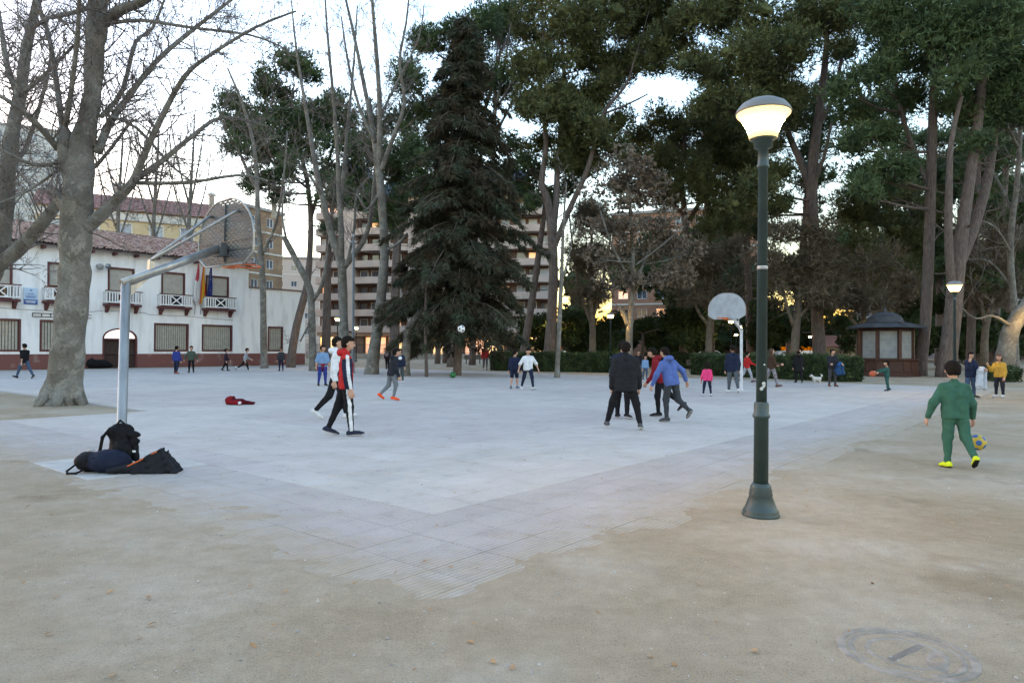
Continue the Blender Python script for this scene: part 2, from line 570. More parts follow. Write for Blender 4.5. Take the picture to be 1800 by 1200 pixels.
stuff(obj('gravel', np_mesh('gravel', np.concatenate(V), np.concatenate(Fc)), M_PEB))
# drain cover in the dirt
mc = G(1592, 1150)
mh = thing('manhole_cover', 'round dusty iron manhole cover set in the dirt', 'manhole cover', (mc.x, mc.y, 0.006), rad(34))
M_DUSTIRON = mat('dusty_iron', (0.325, 0.28, 0.235), 0.95, (0.235, 0.205, 0.17), 8, 1.0, 26, spec=.1, detail=12, lo=.40, hi=.60)
MB().lathe([(0.335, -0.02), (0.335, 0.006), (0.328, 0.009), (0.295, 0.009), (0.288, 0.005), (0.288, 0.001)], 40).build('rim', M_DUSTIRON, mh)
MB().lathe([(0.280, -0.01), (0.280, 0.002), (0.272, 0.007), (0.25, 0.007), (0.245, 0.003), (0.20, 0.003), (0.195, 0.007), (0.17, 0.007), (0.165, 0.003), (0.0, 0.003)], 40).build('lid', M_DUSTIRON, mh)
MB().bevel_box((-0.16, -0.02, 0.0), (0.16, 0.02, 0.0085), 0.004).build('bar', mat('dark_slot', (0.22, 0.19, 0.165), 0.95, (.15, .13, .115), 12, spec=.1), mh)

# ================================================================== SCHOOL
W_ANG = AX_ANG
W0 = Vector((0, 0, 0)); _p = P(210, 640, 53.0); W0 = Vector((_p.x, _p.y, 0))
def wall_xz(px, py):
    """picture point -> (distance along the school wall, height)"""
    d = ray(px, py)
    n = BX
    t = (W0.dot(n)) / d.dot(n)
    q = d * t
    return (Vector((q.x, q.y, 0)) - W0).dot(AX), q.z + CAM_Z
def wall_panel(mb, x0, x1, z0, z1, holes, y=0.0, depth=0.25, mi=0, rmi=0):
    """front wall with real openings; holes = (hx0,hx1,hz0,hz1); faces -y"""
    xs = sorted({x0, x1, *[h[0] for h in holes], *[h[1] for h in holes]})
    zs = sorted({z0, z1, *[h[2] for h in holes], *[h[3] for h in holes]})
    xs = [x for x in xs if x0 - 1e-6 <= x <= x1 + 1e-6]
    for i in range(len(xs) - 1):
        for k in range(len(zs) - 1):
            cx, cz = (xs[i] + xs[i + 1]) / 2, (zs[k] + zs[k + 1]) / 2
            if cz < z0 or cz > z1 or any(h[0] < cx < h[1] and h[2] < cz < h[3] for h in holes):
                continue
            mb.quad((xs[i], y, zs[k]), (xs[i + 1], y, zs[k]), (xs[i + 1], y, zs[k + 1]), (xs[i], y, zs[k + 1]), mi)
    for (a, b, c, d) in holes:
        yb = y + depth
        mb.quad((a, y, c), (a, yb, c), (a, yb, d), (a, y, d), rmi)
        mb.quad((b, yb, c), (b, y, c), (b, y, d), (b, yb, d), rmi)
        mb.quad((a, y, d), (a, yb, d), (b, yb, d), (b, y, d), rmi)
        mb.quad((a, yb, c), (a, y, c), (b, y, c), (b, yb, c), rmi)
M_WHITE = mat('whitewash', (0.76, 0.76, 0.75), 0.9, (0.58, 0.575, 0.56), 1.1, 0.3, 30, stretch=(1.6, 1.6, .35), detail=9, lo=.28, hi=.52)
M_PLINTH = mat('plinth_paint', (0.16, 0.068, 0.060), 0.85, (0.24, 0.17, 0.155), 1.2, 0.3, 20, detail=8, lo=.30, hi=.42)
M_MAROON = mat('maroon_wood', (0.11, 0.035, 0.035), 0.6, (0.08, 0.028, 0.028), 6)
M_DOORW = mat('dark_door', (0.045, 0.025, 0.022), 0.5, (0.03, 0.018, 0.016), 6)
M_BLIND = mat('roller_blind', (0.40, 0.38, 0.33), 0.8, (0.34, 0.32, 0.28), 3)
M_BARS = mat('cream_bars', (0.38, 0.36, 0.30), .6, (0.31, 0.29, 0.24), 5)
M_WTRIM = mat('white_trim', (0.76, 0.76, 0.75), 0.6)
M_GLASS = glass_dark('window_glass')
M_TILE = mat('roof_tile', (0.46, 0.33, 0.27), 0.9, (0.22, 0.12, 0.095), 3.5, 0.3, 25, detail=9, lo=.40, hi=.62)
M_TILE2 = mat('roof_tile_red', (0.32, 0.17, 0.14), 0.9, (0.20, 0.10, 0.085), 2.2, 0.3, 25, detail=8)
M_GREY = mat('grey_metal', (0.35, 0.36, 0.37), 0.5, metal=0.6)
M_BLACK = mat('black_paint', (0.02, 0.02, 0.022), 0.5)

school = thing('school_building', 'white two-storey schoolhouse with maroon plinth, balconies and tiled roof', 'building', W0, ROT_AX)
xL = -26.0
xC = wall_xz(437, 500)[0]                        # corner of the taller wing
xR = wall_xz(536, 600)[0]                        # end of the low annex
zE = 8.75                                        # eaves
zA = wall_xz(490, 510)[1]
PL = 1.05
up_win, low_win = [], []
for (p0, p1, pt, pb) in ((190, 236, 463, 520), (284, 325, 472, 525), (362, 402, 480, 530), (84, 112, 452, 510), (-30, 22, 440, 500)):
    a, zt = wall_xz(p0, pt); b, _ = wall_xz(p1, pt)
    up_win.append([a, b])
zUW0, zUW1 = 4.79, 7.55
for (p0, p1) in ((-30, 36), (70, 148), (271, 331), (355, 408), (471, 497)):
    low_win.append([wall_xz(p0, 590)[0], wall_xz(p1, 590)[0]])
zLW0, zLW1 = 1.25, 3.45
dx0, dx1 = wall_xz(180, 600)[0], wall_xz(241, 600)[0]
zD = 3.0
holes = [(a, b, zUW0, zUW1) for a, b in up_win] + [(a, b, zLW0, zLW1) for a, b in low_win[:4]] + [(dx0, dx1, 0.0, zD)]
mb = MB()
wall_panel(mb, xL, xC, PL, zE, [h for h in holes if h[2] > 0] + [(dx0, dx1, PL, zD)], depth=0.3)
# arch over the door
n_ = 14
rx, rz_ = (dx1 - dx0) / 2, 0.85
wl = wall_panel
aw = low_win[4]
wall_panel(mb, xC, xR, PL, zA, [(aw[0], aw[1], zLW0, zLW1)], depth=0.3)
mb.quad((xC, 0, zA), (xC, 9, zA), (xC, 9, zE), (xC, 0, zE))
mb.quad((xR, 0, PL), (xR, 7, PL), (xR, 7, zA), (xR, 0, zA))
mb.quad((xC, 0, zA), (xR, 0, zA), (xR, 7, zA), (xC, 7, zA))
mb.quad((xL, 10, 0), (xC, 10, 0), (xC, 10, zE), (xL, 10, zE))
mb.build('wall', M_WHITE, school)
mb = MB()
wall_panel(mb, xL, xR, 0, PL, [(dx0 + .04, dx1 - .04, -0.01, PL + 1)], y=-0.03, depth=0.3)
mb.quad((xL, -0.03, PL), (dx0 + .04, -0.03, PL), (dx0 + .04, 0.0, PL), (xL, 0.0, PL))
mb.quad((dx1 - .04, -0.03, PL), (xR, -0.03, PL), (xR, 0.0, PL), (dx1 - .04, 0.0, PL))
mb.quad((xR, -0.03, 0), (xR, 7, 0), (xR, 7, PL), (xR, -0.03, PL))
mb.build('plinth', M_PLINTH, school)
mb = MB()
mb.bevel_box((xC + .01, -0.12, zA), (xR + .1, 0.25, zA + 0.14), 0.02)
mb.build('coping', mat('coping_tile', (0.2, 0.14, 0.12), 0.85), school)
# door: arched leaf with a lit fanlight
cx_d = (dx0 + dx1) / 2
def arch_pts(r1, r2, z0, n=16):
    return [(cx_d - r1 * math.cos(math.pi * k / n), z0 + r2 * math.sin(math.pi * k / n)) for k in range(n + 1)]
zSp = zD - 0.78
mb = MB()
ap = arch_pts(rx, 0.78, zSp)
ap = [(min(max(x, dx0), dx1), z) for x, z in ap]
for k in range(len(ap) - 1):                       # white spandrels that close the square opening to an arch
    (x0, z0), (x1, z1) = ap[k], ap[k + 1]
    mb.quad((x0, 0.002, z0), (x1, 0.002, z1), (x1, 0.002, zD), (x0, 0.002, zD))
    mb.quad((x0, 0.002, z0), (x0, 0.3, z0), (x1, 0.3, z1), (x1, 0.002, z1))
mb.build('arch_spandrel', M_WHITE, school)
mb = MB()
ip = arch_pts(rx - 0.12, 0.66, zSp)
for k in range(len(ap) - 1):
    (x0, z0), (x1, z1), (u0, w0), (u1, w1) = ap[k], ap[k + 1], ip[k], ip[k + 1]
    mb.quad((x0, -0.03, z0), (x1, -0.03, z1), (u1, -0.03, w1), (u0, -0.03, w0))
    mb.quad((u0, -0.03, w0), (u1, -0.03, w1), (u1, 0.25, w1), (u0, 0.25, w0))
    mb.quad((x1, -0.03, z1), (x0, -0.03, z0), (x0, 0.01, z0), (x1, 0.01, z1))
for sx in (dx0, dx1 - 0.12):
    mb.box((sx, -0.06, 0), (sx + 0.12, 0.25, zSp))
mb.box((dx0 + .12, 0.1, zSp - 0.1), (dx1 - .12, 0.2, zSp))
dfr = mb.build('door_frame', M_MAROON, school)
mb = MB()
for k in range(len(ip) - 1):
    (u0, w0), (u1, w1) = ip[k], ip[k + 1]
    mb.quad((u0, 0.14, zSp), (u1, 0.14, zSp), (u1, 0.14, w1), (u0, 0.14, w0))
M_FAN = emis('fanlight_glow', (1.0, 0.86, 0.78), 0.035)
mb.build('fanlight', M_FAN, school)
for sgn in (-1, 1):
    a, b = (dx0 + .12, cx_d - .01) if sgn < 0 else (cx_d + .01, dx1 - .12)
    mb = MB().box((a, 0.16, 0.0), (b, 0.22, zSp - .1))
    leaf = mb.build('door_leaf', M_DOORW, school)
    w = b - a
    for (z0, z1) in ((0.15, 0.85), (0.95, 1.75), (1.82, zSp - .2)):
        MB().bevel_box((a + .1, 0.135, z0), (b - .1, 0.16, z1), 0.012).build('door_panel', M_DOORW, leaf)
    MB().tube([(cx_d + sgn * .08, .15, 1.0), (cx_d + sgn * .08, .10, 1.0), (cx_d + sgn * .08, .10, 1.15), (cx_d + sgn * .08, .15, 1.15)], .012, 6).build('handle', M_GREY, leaf)
def frame_rect(mb, a, b, c, d, w, y0, y1):
    mb.box((a, y0, c), (a + w, y1, d)); mb.box((b - w, y0, c), (b, y1, d))
    mb.box((a + w, y0, d - w), (b - w, y1, d)); mb.box((a + w, y0, c), (b - w, y1, c + w))
def make_window(a, b, c, d, barred):
    mb = MB(); frame_rect(mb, a - .02, b + .02, c - .02, d + .02, 0.13, -0.035, 0.24)
    wf = mb.build('window', M_MAROON, school)
    if barred:
        n = int((b - a - .26) / 0.17)
        for k in range(n):
            x = a + .13 + (k + .5) * (b - a - .26) / n
            MB().bevel_box((x - .068, 0.10, c + .11), (x + .068, 0.135, d - .11), 0.006).build('slat', M_BARS, wf)
        MB().box((a + .1, .16, c + .1), (b - .1, .18, d - .1)).build('pane', M_GLASS, wf)
    else:
        bz = random.choice((.95, .95, 1.15, .8))
        MB().box((a + .1, .10, c + bz), (b - .1, .13, d - .1)).build('blind', M_BLIND, wf)
        MB().box((a + .1, .17, c + .1), (b - .1, .19, d - .1)).build('pane', M_GLASS, wf)
    return wf
for a, b in up_win:
    make_window(a, b, zUW0, zUW1, False)
for a, b in low_win:
    make_window(a, b, zLW0, zLW1, True)
# balconies: floor on two brackets, white balustrade with a crossed middle panel, dark rail
for a, b in up_win:
    x0, x1, yo = a - .35, b + .35, -0.62
    bal = MB().bevel_box((x0, yo, 4.62), (x1, -0.002, 4.78), .02).build('balcony', M_MAROON, school)
    for bx in (x0 + .25, x1 - .25):
        mb = MB()
        for k in range(4):
            mb.box((bx - .1, -0.52 + .12 * k, 4.62 - .12 * (k + 1)), (bx + .1, -0.004, 4.619 - .12 * k))
        mb.build('bracket', M_MAROON, bal)
    MB().bevel_box((x0 - .04, yo - .05, 5.72), (x1 + .04, yo + .09, 5.79), .012).build('rail', M_MAROON, bal)
    mb = MB().box((x0, yo, 4.86), (x1, yo + .06, 4.95)); mb.box((x0, yo, 5.64), (x1, yo + .06, 5.719))
    for sx in (x0, x1 - .06):
        mb.box((sx, yo + .061, 4.86), (sx + .06, -.01, 4.95)); mb.box((sx, yo + .061, 5.64), (sx + .06, -.01, 5.719))
        for t in range(3):
            yy = yo + .16 + .15 * t
            mb.box((sx + .008, yy, 4.951), (sx + .052, yy + .07, 5.639))
    mb.build('balustrade', M_WTRIM, bal)
    L = x1 - x0
    for k in range(4):
        for side in (0, 1):
            xx = x0 + .06 + k * L * .078 if side == 0 else x1 - .06 - k * L * .078
            MB().box((xx - .045, yo + .006, 4.951), (xx + .045, yo + .054, 5.639)).build('baluster', M_WTRIM, bal)
    xm0, xm1 = x0 + L * .34, x1 - L * .34
    for (xa, xb, dy) in ((xm0, xm1, 0.008), (xm1, xm0, 0.030)):
        ang = math.atan2(.68, xb - xa); ln = math.hypot(.68, xb - xa)
        M_ = Matrix.Translation(((xa + xb) / 2, yo + dy, 5.295)) @ Matrix.Rotation(-ang, 4, 'Y')
        MB().box((-ln / 2, 0, -.045), (ln / 2, .020, .045), 0, M_).build('cross_bar', M_WTRIM, bal)
    for xx in (xm0 - .05, xm1 + .05):
        MB().box((xx - .04, yo + .004, 4.951), (xx + .04, yo + .056, 5.639)).build('baluster', M_WTRIM, bal)
# tiled roof with barrel tiles, rafters under the eaves
def tile_roof(name, parent, x0, x1, yf, zf, yr, zr, m_, pitch=0.24, course=0.42):
    L = math.hypot(yr - yf, zr - zf)
    nc, nr = int((x1 - x0) / pitch), int(L / course)
    prof = [(0, 0), (.17, .07), (.5, .10), (.83, .07)]
    xs = np.array([x0 + (k + q[0]) * pitch for k in range(nc) for q in prof])
    hs = np.array([q[1] for k in range(nc) for q in prof])
    V, Fq = [], []
    for r in range(nr):
        for (t, lift) in ((r * course, .05), ((r + 1) * course, 0.0)):
            jit = RNG.normal(0, .022, nc).repeat(4)
            f = t / L
            V.append(np.stack([xs, np.full_like(xs, yf + (yr - yf) * f), zf + (zr - zf) * f + hs + lift + jit], -1))
    V = np.concatenate(V); w = len(xs)
    id_ = np.arange(len(V)).reshape(-1, w)
    Fq = np.stack([id_[:-1, :-1], id_[:-1, 1:], id_[1:, 1:], id_[1:, :-1]], -1).reshape(-1, 4)
    return stuff(obj(name, np_mesh(name, V, Fq), m_, parent))
tile_roof('roof_tiles', school, xL, xC + .5, -0.75, zE - .02, 5.2, zE + 2.2, M_TILE)
mb = MB()
mb.quad((xL, -.72, zE - .06), (xC + .48, -.72, zE - .06), (xC + .48, 5.2, zE + 2.12), (xL, 5.2, zE + 2.12))
mb.quad((xL, 5.2, zE + 2.3), (xC + .48, 5.2, zE + 2.3), (xC + .48, 11, zE - .05), (xL, 11, zE - .05))
mb.add([(xC + .01, 0, zE - .1), (xC + .01, 10, zE - .1), (xC + .01, 5.2, zE + 2.1)], [(0, 1, 2)])
mb.build('roof_deck', mat('roof_board', (0.25, 0.2, 0.17), 0.9), school)
x = xL + .6
while x < xC:
    MB().box((x, -.66, zE - .32), (x + .16, -.002, zE - .10)).build('rafter', M_MAROON, school)
    x += 1.55
# wall plaque, lamps, cable, horizontal rails
qa, qz1 = wall_xz(41, 505); qb, qz0 = wall_xz(66, 536)
mb = MB().bevel_box((qa, -.05, qz0), (qb, -.002, qz1), .01)
pl = mb.build('plaque', mat('plaque_pale', (0.48, 0.60, 0.74), .5), school)
MB().box((qa + .02, -.056, qz0 + .02), (qb - .02, -.051, qz0 + .36)).build('plaque_band', mat('plaque_blue', (0.04, 0.10, 0.30), .5), pl)
for (f0, f1, zz, h_, mm) in ((.3, .75, .62, .05, 0), (.12, .88, .50, .035, 0), (.15, .85, .44, .035, 0), (.2, .8, .38, .035, 0), (.12, .88, .18, .05, 1), (.2, .8, .11, .04, 1), (.44, .56, .80, .12, 0)):
    H_ = qz1 - qz0; W_ = qb - qa
    MB().box((qa + W_ * f0, -.06, qz0 + H_ * zz), (qa + W_ * f1, -.0565 if mm else -.0515, qz0 + H_ * zz + h_)).build('lettering', mat('plaque_ink', (0.10, 0.2, 0.42), .6) if mm == 0 else M_WTRIM, pl)
sx_, sz_ = wall_xz(171, 470)
fl = MB().tube([(sx_, -.002, sz_ + .05), (sx_, -.45, sz_ + .12)], .03, 8).build('wall_lamp', M_GREY, school)
MB().lathe([(.04, .14), (.24, .06), (.28, -.05), (.2, -.25), (.03, -.34)], 12, 0, Matrix.Translation((sx_, -.5, sz_ + .1))).build('lamp_shade', mat('lamp_casing', (0.30, 0.30, 0.29), .6), fl)
sx_, sz_ = wall_xz(185, 468)
spk = MB().tube([(sx_, -.002, sz_), (sx_, -.3, sz_)], .03, 8).build('loudspeaker', M_GREY, school)
MB().lathe([(.05, 0), (.08, .14), (.2, .34)], 14, 0, Matrix.Translation((sx_, -.2, sz_)) @ Matrix.Rotation(rad(95), 4, 'X')).build('horn', M_GREY, spk)
ca = [wall_xz(q, w) for q, w in ((0, 541), (60, 545), (150, 549), (185, 545), (255, 550), (262, 553), (330, 556), (410, 563))]
MB().tube([(a, -.02, z) for a, z in ca], .018, 4).build('cable', mat('cable_grey', (0.3, 0.3, 0.32), .7), school)
ra_, rz0 = wall_xz(56, 553); rb_, _ = wall_xz(160, 556)
mb = MB()
for zz in (rz0 - .12, rz0 + .12):
    mb.box((ra_, -.09, zz - .02), (rb_, -.05, zz + .02))
k = ra_
while k < rb_:
    mb.box((k, -.085, rz0 - .099), (k + .04, -.055, rz0 + .099)); mb.box((k + .01, -.049, rz0 - .03), (k + .03, -.002, rz0 + .03)); k += .55
mb.build('rail_bracket', M_BLACK, school)
# three flags hanging limp from poles
EUx = wall_xz(364, 500)[0]
def flag_tex(kind):
    def build(nt, pos, bs):
        tc = N(nt, 'ShaderNodeTexCoord'); sp = N(nt, 'ShaderNodeSeparateXYZ')
        nt.links.new(tc.outputs['UV'], sp.inputs[0])
        if kind == 1:
            c = ramp(nt, sp.outputs['Y'], [(0.0, (0.42, 0.02, 0.02)), (0.249, (0.42, 0.02, 0.02)), (0.251, (0.62, 0.36, 0.02)), (0.749, (0.62, 0.36, 0.02)), (0.751, (0.42, 0.02, 0.02)), (1.0, (0.42, 0.02, 0.02))])
        elif kind == 0:
            c = ramp(nt, sp.outputs['X'], [(0.0, (0.45, 0.06, 0.08)), (0.44, (0.45, 0.06, 0.08)), (0.46, (0.62, 0.60, 0.58)), (1.0, (0.62, 0.60, 0.58))])
        else:
            c = ramp(nt, sp.outputs['X'], [(0.0, (0.015, 0.035, 0.20)), (1.0, (0.015, 0.035, 0.20))])
        nt.links.new(c, bs.inputs['Base Color']); bs.inputs['Roughness'].default_value = .8
    return build
flabels = ('limp red and white regional flag on the school wall beside a balcony', 'limp red and yellow striped flag between two others on the school wall', 'limp blue flag with yellow stars hanging by the school balcony')
for k in range(3):
    fx, fz = wall_xz((342, 352, 364)[k], 534)
    fx0, zt = wall_xz((346, 355, 364)[k], 464)
    t = thing('wall_flag', flabels[k], 'flag', W0 + AX * fx - BX * 0.0, ROT_AX, 'flags on the school wall')
    MB().tube([(0, -.02, fz - .9), (0.02, -.62, zt + .05)], .022, 6).build('pole', M_GREY, t)
    nu, nv = 26, 22
    V, UV, Fq = [], [], []
    hh = (zt - fz)
    for i in range(nu):
        for j in range(nv):
            u, v = i / (nu - 1), j / (nv - 1)
            wdt = (.06 + .46 * v ** .8)
            V.append((wdt * (u - .5) + .015 * math.sin(9 * v + k), -.62 + .30 * v + .12 * v ** .5 * math.sin(u * 19 + k * 2 + v * 2), zt - hh * v * (.9 + .12 * math.sin(u * 4 + k))))
    idn = np.arange(nu * nv).reshape(nu, nv)
    Fq = np.stack([idn[:-1, :-1], idn[1:, :-1], idn[1:, 1:], idn[:-1, 1:]], -1).reshape(-1, 4)
    me = np_mesh('cloth', np.array(V), Fq, True)
    uvl = me.uv_layers.new(name='UVMap')
    uvs = np.array([((j / (nv - 1)), 1 - i / (nu - 1)) for i in range(nu) for j in range(nv)])
    uvl.data.foreach_set('uv', uvs[Fq.ravel()].astype(np.float32).ravel())
    pos_material('flag_%d' % k, flag_tex(k))
    cl = obj('cloth', me, MATS['flag_%d' % k], t)
    if k == 2:
        for s_ in range(9):
            u, v = random.uniform(.2, .8), .2 + .6 * s_ / 9
            wdt = (.06 + .46 * v ** .8)
            x_, y_, z_ = wdt * (u - .5), -.62 + .30 * v + .12 * v ** .5 * math.sin(u * 19 + k * 2 + v * 2), zt - hh * v
            pts = [(x_ + (.05 if q % 2 == 0 else .022) * math.sin(q * math.pi / 5), y_ - .012, z_ + (.05 if q % 2 == 0 else .022) * math.cos(q * math.pi / 5)) for q in range(10)]
            m2 = MB(); m2.add(pts + [(p[0], p[1] + .006, p[2]) for p in pts], [tuple(range(9, -1, -1)), tuple(range(10, 20))])
            m2.build('star', mat('star_yellow', (.7, .5, .05), .7), cl)

# ================================================================== BUILDINGS BEHIND
def frame_from_px(p0, y0, p1, y1):
    """vertical facade between two picture columns at given depths"""
    a, b = P(p0, 612, y0), P(p1, 612, y1)
    a.z = b.z = 0
    d = b - a
    return a, math.atan2(d.y, d.x), d.length
M_ROOFDECK = mat('roof_side', (0.3, 0.17, 0.13), .9)
# cream block with a red roof behind the school
a, ang, L = frame_from_px(60, 80.0, 425, 90.5)
cb = thing('cream_house', 'long cream and ochre house with a red tiled roof rising behind the school', 'building', a, ang)
M_CREAM = mat('cream_render', (0.62, 0.50, 0.30), .9, (0.55, .42, .24), .6)
M_PALEB = mat('pale_band', (0.66, 0.63, 0.56), .9, (.58, .55, .48), .6)
zt = 18.1
wins = []
x = 1.5
while x < L - 2:
    wins += [(x, x + 1.3, zt - 3.6, zt - 1.75)]
    x += 3.4
mb = MB(); wall_panel(mb, 0, L, 0, zt, wins, depth=.25)
mb.quad((L, 0, 0), (L, 12, 0), (L, 12, zt), (L, 0, zt)); mb.quad((0, 12, 0), (0, 0, 0), (0, 0, zt), (0, 12, zt))
mb.build('wall', M_CREAM, cb)
MB().bevel_box((-.2, -.25, zt - 1.35), (L + .2, -.003, zt - .35), .05).build('cornice', M_PALEB, cb)
for w in wins:
    mb = MB(); frame_rect(mb, w[0] - .18, w[1] + .18, w[2] - .15, w[3] + .15, .17, -.05, .1)
    wf = mb.build('window', M_PALEB, cb)
    MB().box((w[0], .16, w[2]), (w[1], .2, w[3])).build('pane', mat('pale_pane', (0.35, 0.42, 0.5), .15, spec=.8), wf)
tile_roof('roof_tiles', cb, -.5, L + .5, -.6, zt - .3, 6, zt + 2.6, M_TILE2, .45, .8)
mb = MB(); mb.quad((-.5, 6, zt + 2.7), (L + .5, 6, zt + 2.7), (L + .5, 12.6, zt - .2), (-.5, 12.6, zt - .2)); mb.add([(L + .01, 0, zt - .3), (L + .01, 12, zt - .3), (L + .01, 6, zt + 2.5)], [(0, 1, 2)])
mb.build('roof_deck', M_ROOFDECK, cb)
for xx in (8, 19, 27):
    c_ = MB().lathe([(.35, zt + 1.4), (.35, zt + 3.6), (.55, zt + 3.7), (.55, zt + 3.9), (.3, zt + 4.1)], 10, 0, Matrix.Translation((xx, 5, 0))).build('chimney', M_PALEB, cb)
# tall pale block far to the side
def flats(name, label, p0, y0, p1, y1, ptop, floors, mw, mwin, depth=14, per=3.2, ww=1.5, lit=()):
    a, ang, L = frame_from_px(p0, y0, p1, y1)
    H = P((p0 + p1) / 2, ptop, (y0 + y1) / 2).z
    t = thing(name, label, 'building', a, ang)
    fh = H / floors
    wins = []
    for f in range(1, floors):
        x = per * .35
        while x + ww < L:
            wins.append((x, x + ww, f * fh + .9, f * fh + 2.3)); x += per
    mb = MB(); wall_panel(mb, 0, L, 0, H, wins, depth=.3)
    mb.quad((L, 0, 0), (L, depth, 0), (L, depth, H), (L, 0, H)); mb.quad((0, depth, 0), (0, 0, 0), (0, 0, H), (0, depth, H)); mb.quad((0, 0, H), (L, 0, H), (L, depth, H), (0, depth, H))
    mb.build('wall', mw, t)
    MB().bevel_box((-.3, -.3, H + .002), (L + .3, depth + .3, H + .5), .05).build('roof', mat('flat_roof', (.35, .33, .31), .9), t)
    for f in range(1, floors):
        MB().box((-.05, -.08, f * fh - .12), (L + .05, -.003, f * fh + .12)).build('string_course', M_PALEB, t)
    for i, w in enumerate(wins):
        mb = MB(); frame_rect(mb, w[0] - .02, w[1] + .02, w[2] - .02, w[3] + .02, .09, .04, .2)
        mb.box(((w[0] + w[1]) / 2 - .04, .05, w[2]), ((w[0] + w[1]) / 2 + .04, .19, w[3]))
        wf = mb.build('window', M_WTRIM, t)
        MB().box((w[0] + .03, .21, w[2] + .03), (w[1] - .03, .24, w[3] - .03)).build('pane', M_LITWIN if i in lit else mwin, wf)
    return t
M_LITWIN = emis('lit_window', (1.0, 0.42, 0.12), 0.03)
M_SKYPANE = mat('sky_pane', (0.10, 0.12, 0.15), .06, spec=1.0)
flats('pale_tower', 'tall pale apartment tower seen between the bare branches behind the red roofs', -60, 150, 135, 160, 225, 14, mat('pale_render', (.55, .56, .54), .9, (.48, .49, .47), .5), M_SKYPANE, ww=1.6)
flats('ochre_block', 'ochre and brown apartment block behind the low white annex', 430, 105, 495, 112, 372, 7, mat('ochre_render', (.33, .23, .14), .9, (.22, .14, .09), .5), M_SKYPANE, ww=1.4)
flats('distant_pale_flats', 'low distant pale flats beyond the annex roof', 478, 170, 560, 172, 455, 6, mat('pale_pink_render', (.55, .46, .40), .9), M_SKYPANE, ww=1.4)
flats('brick_flats', 'brown brick flats glimpsed behind the dry leaved tree', 1075, 120, 1330, 112, 372, 8, mat('brown_brick', (.36, .20, .13), .9, (.26, .14, .09), 2.0), M_SKYPANE, ww=1.7, lit=(4, 9, 14, 22))
flats('far_wood_flats', 'pale flats half hidden behind the tall trunks beyond the kiosk', 1500, 135, 1840, 120, 430, 6, mat('grey_pink_render', (.30, .25, .23), .9), M_SKYPANE, ww=1.7, lit=(7, 15, 23))

# apartment block with rounded balconies
a, ang, L = frame_from_px(553, 128, 968, 122)
ab = thing('apartment_block', 'pink-beige apartment block with dark balcony strips, slate mansards and lit shops below', 'building', a, ang)
M_PINK = mat('pink_render', (0.50, 0.40, 0.34), .9, (.42, .33, .28), .4)
M_BRK = mat('brown_infill', (.24, .16, .125), .9, (.17, .11, .085), 2)
M_SLATE = mat('slate', (.075, .095, .12), .5, (.055, .07, .09), 2)
fh = 2.95
base = 4.6
nf = 8
bays = [(0, 5.0, 'win', 8), (5.0, 7.4, 'pier', 9), (7.4, 17.5, 'balc', 8), (17.5, 20, 'pier', 9), (20, 29, 'balc', 8), (29, 31.5, 'pier', 8), (31.5, 36.5, 'win', 8), (36.5, L, 'balc', 8)]
core = MB(); core.box((0.05, 2.2, 0), (L - .05, 15, base + fh * 8.2)); core.build('core_wall', M_BRK, ab)
for (x0, x1, kind, n) in bays:
    H = base + fh * n
    if kind == 'pier':
        MB().box((x0, 0, base), (x1, 2.19, H + .8)).build('pier', M_PINK, ab)
        continue
    for f in range(n):
        z = base + f * fh
        mb = MB(); ns_ = 8                          # parapet that bows outwards
        bow = .8 if kind == 'balc' else .5
        pts = [(x0 + (x1 - x0) * k / ns_, 0.15 - bow * math.sin(math.pi * k / ns_) ** .6) for k in range(ns_ + 1)]
        for k in range(ns_):
            (u0, v0), (u1, v1) = pts[k], pts[k + 1]
            mb.quad((u0, v0, z - .25), (u1, v1, z - .25), (u1, v1, z + .95), (u0, v0, z + .95))
            mb.quad((u0, v0, z + .95), (u1, v1, z + .95), (u1, v1 + .2, z + .95), (u0, v0 + .2, z + .95))
            mb.quad((u1, v1, z - .25), (u0, v0, z - .25), (u0, 2.2, z - .25), (u1, 2.2, z - .25))
            mb.quad((u1, v1 + .2, z + .95), (u1, v1 + .2, z), (u0, v0 + .2, z), (u0, v0 + .2, z + .95))
        mb.build('parapet', M_PINK, ab)
        xx = x0 + .5
        while xx + 1.5 < x1:
            r_ = random.random()
            mb = MB(); frame_rect(mb, xx, xx + 1.5, z + .2, z + 2.3, .1, 1.95, 2.19)
            wf = mb.build('window', M_WTRIM if r_ > .4 else M_MAROON, ab)
            lit = random.random() < .06
            MB().box((xx + .1, 2.10, z + .3), (xx + 1.4, 2.15, z + 2.2)).build('pane', M_LITWIN if lit else (mat('curtain_pane', (.5, .52, .55), .2, spec=.7) if r_ > .65 else M_SKYPANE), wf)
            xx += 2.1
def mansard(x0, x1, z, h, d=9):
    mb = MB(); i = 1.6
    v = [(x0 - .6, -.8, z), (x1 + .6, -.8, z), (x1 + .6, d, z), (x0 - .6, d, z), (x0 + i, i, z + h), (x1 - i, i, z + h), (x1 - i, d - i, z + h), (x0 + i, d - i, z + h)]
    mb.add(v, [(3, 2, 1, 0), (4, 5, 6, 7), (0, 1, 5, 4), (1, 2, 6, 5), (2, 3, 7, 6), (3, 0, 4, 7)])
    r = mb.build('mansard_roof', M_SLATE, ab)
    xm = (x0 + x1) / 2
    MB().bevel_box((xm - .8, -.3, z + h * .35), (xm + .8, 1.5, z + h * .35 + .25), .05).build('dormer_sill', M_WTRIM, r)
mansard(3.5, 9, base + fh * 9 + .8, 4.4)
mansard(31, 40, base + fh * 8 + .5, 4.8)
mansard(12, 28, base + fh * 8 + .5, 4.0)
MB().box((31.4, .3, base + fh * 8 - .1), (36.6, 2.19, base + fh * 8 + .48)).build('eave_band', M_PINK, ab)
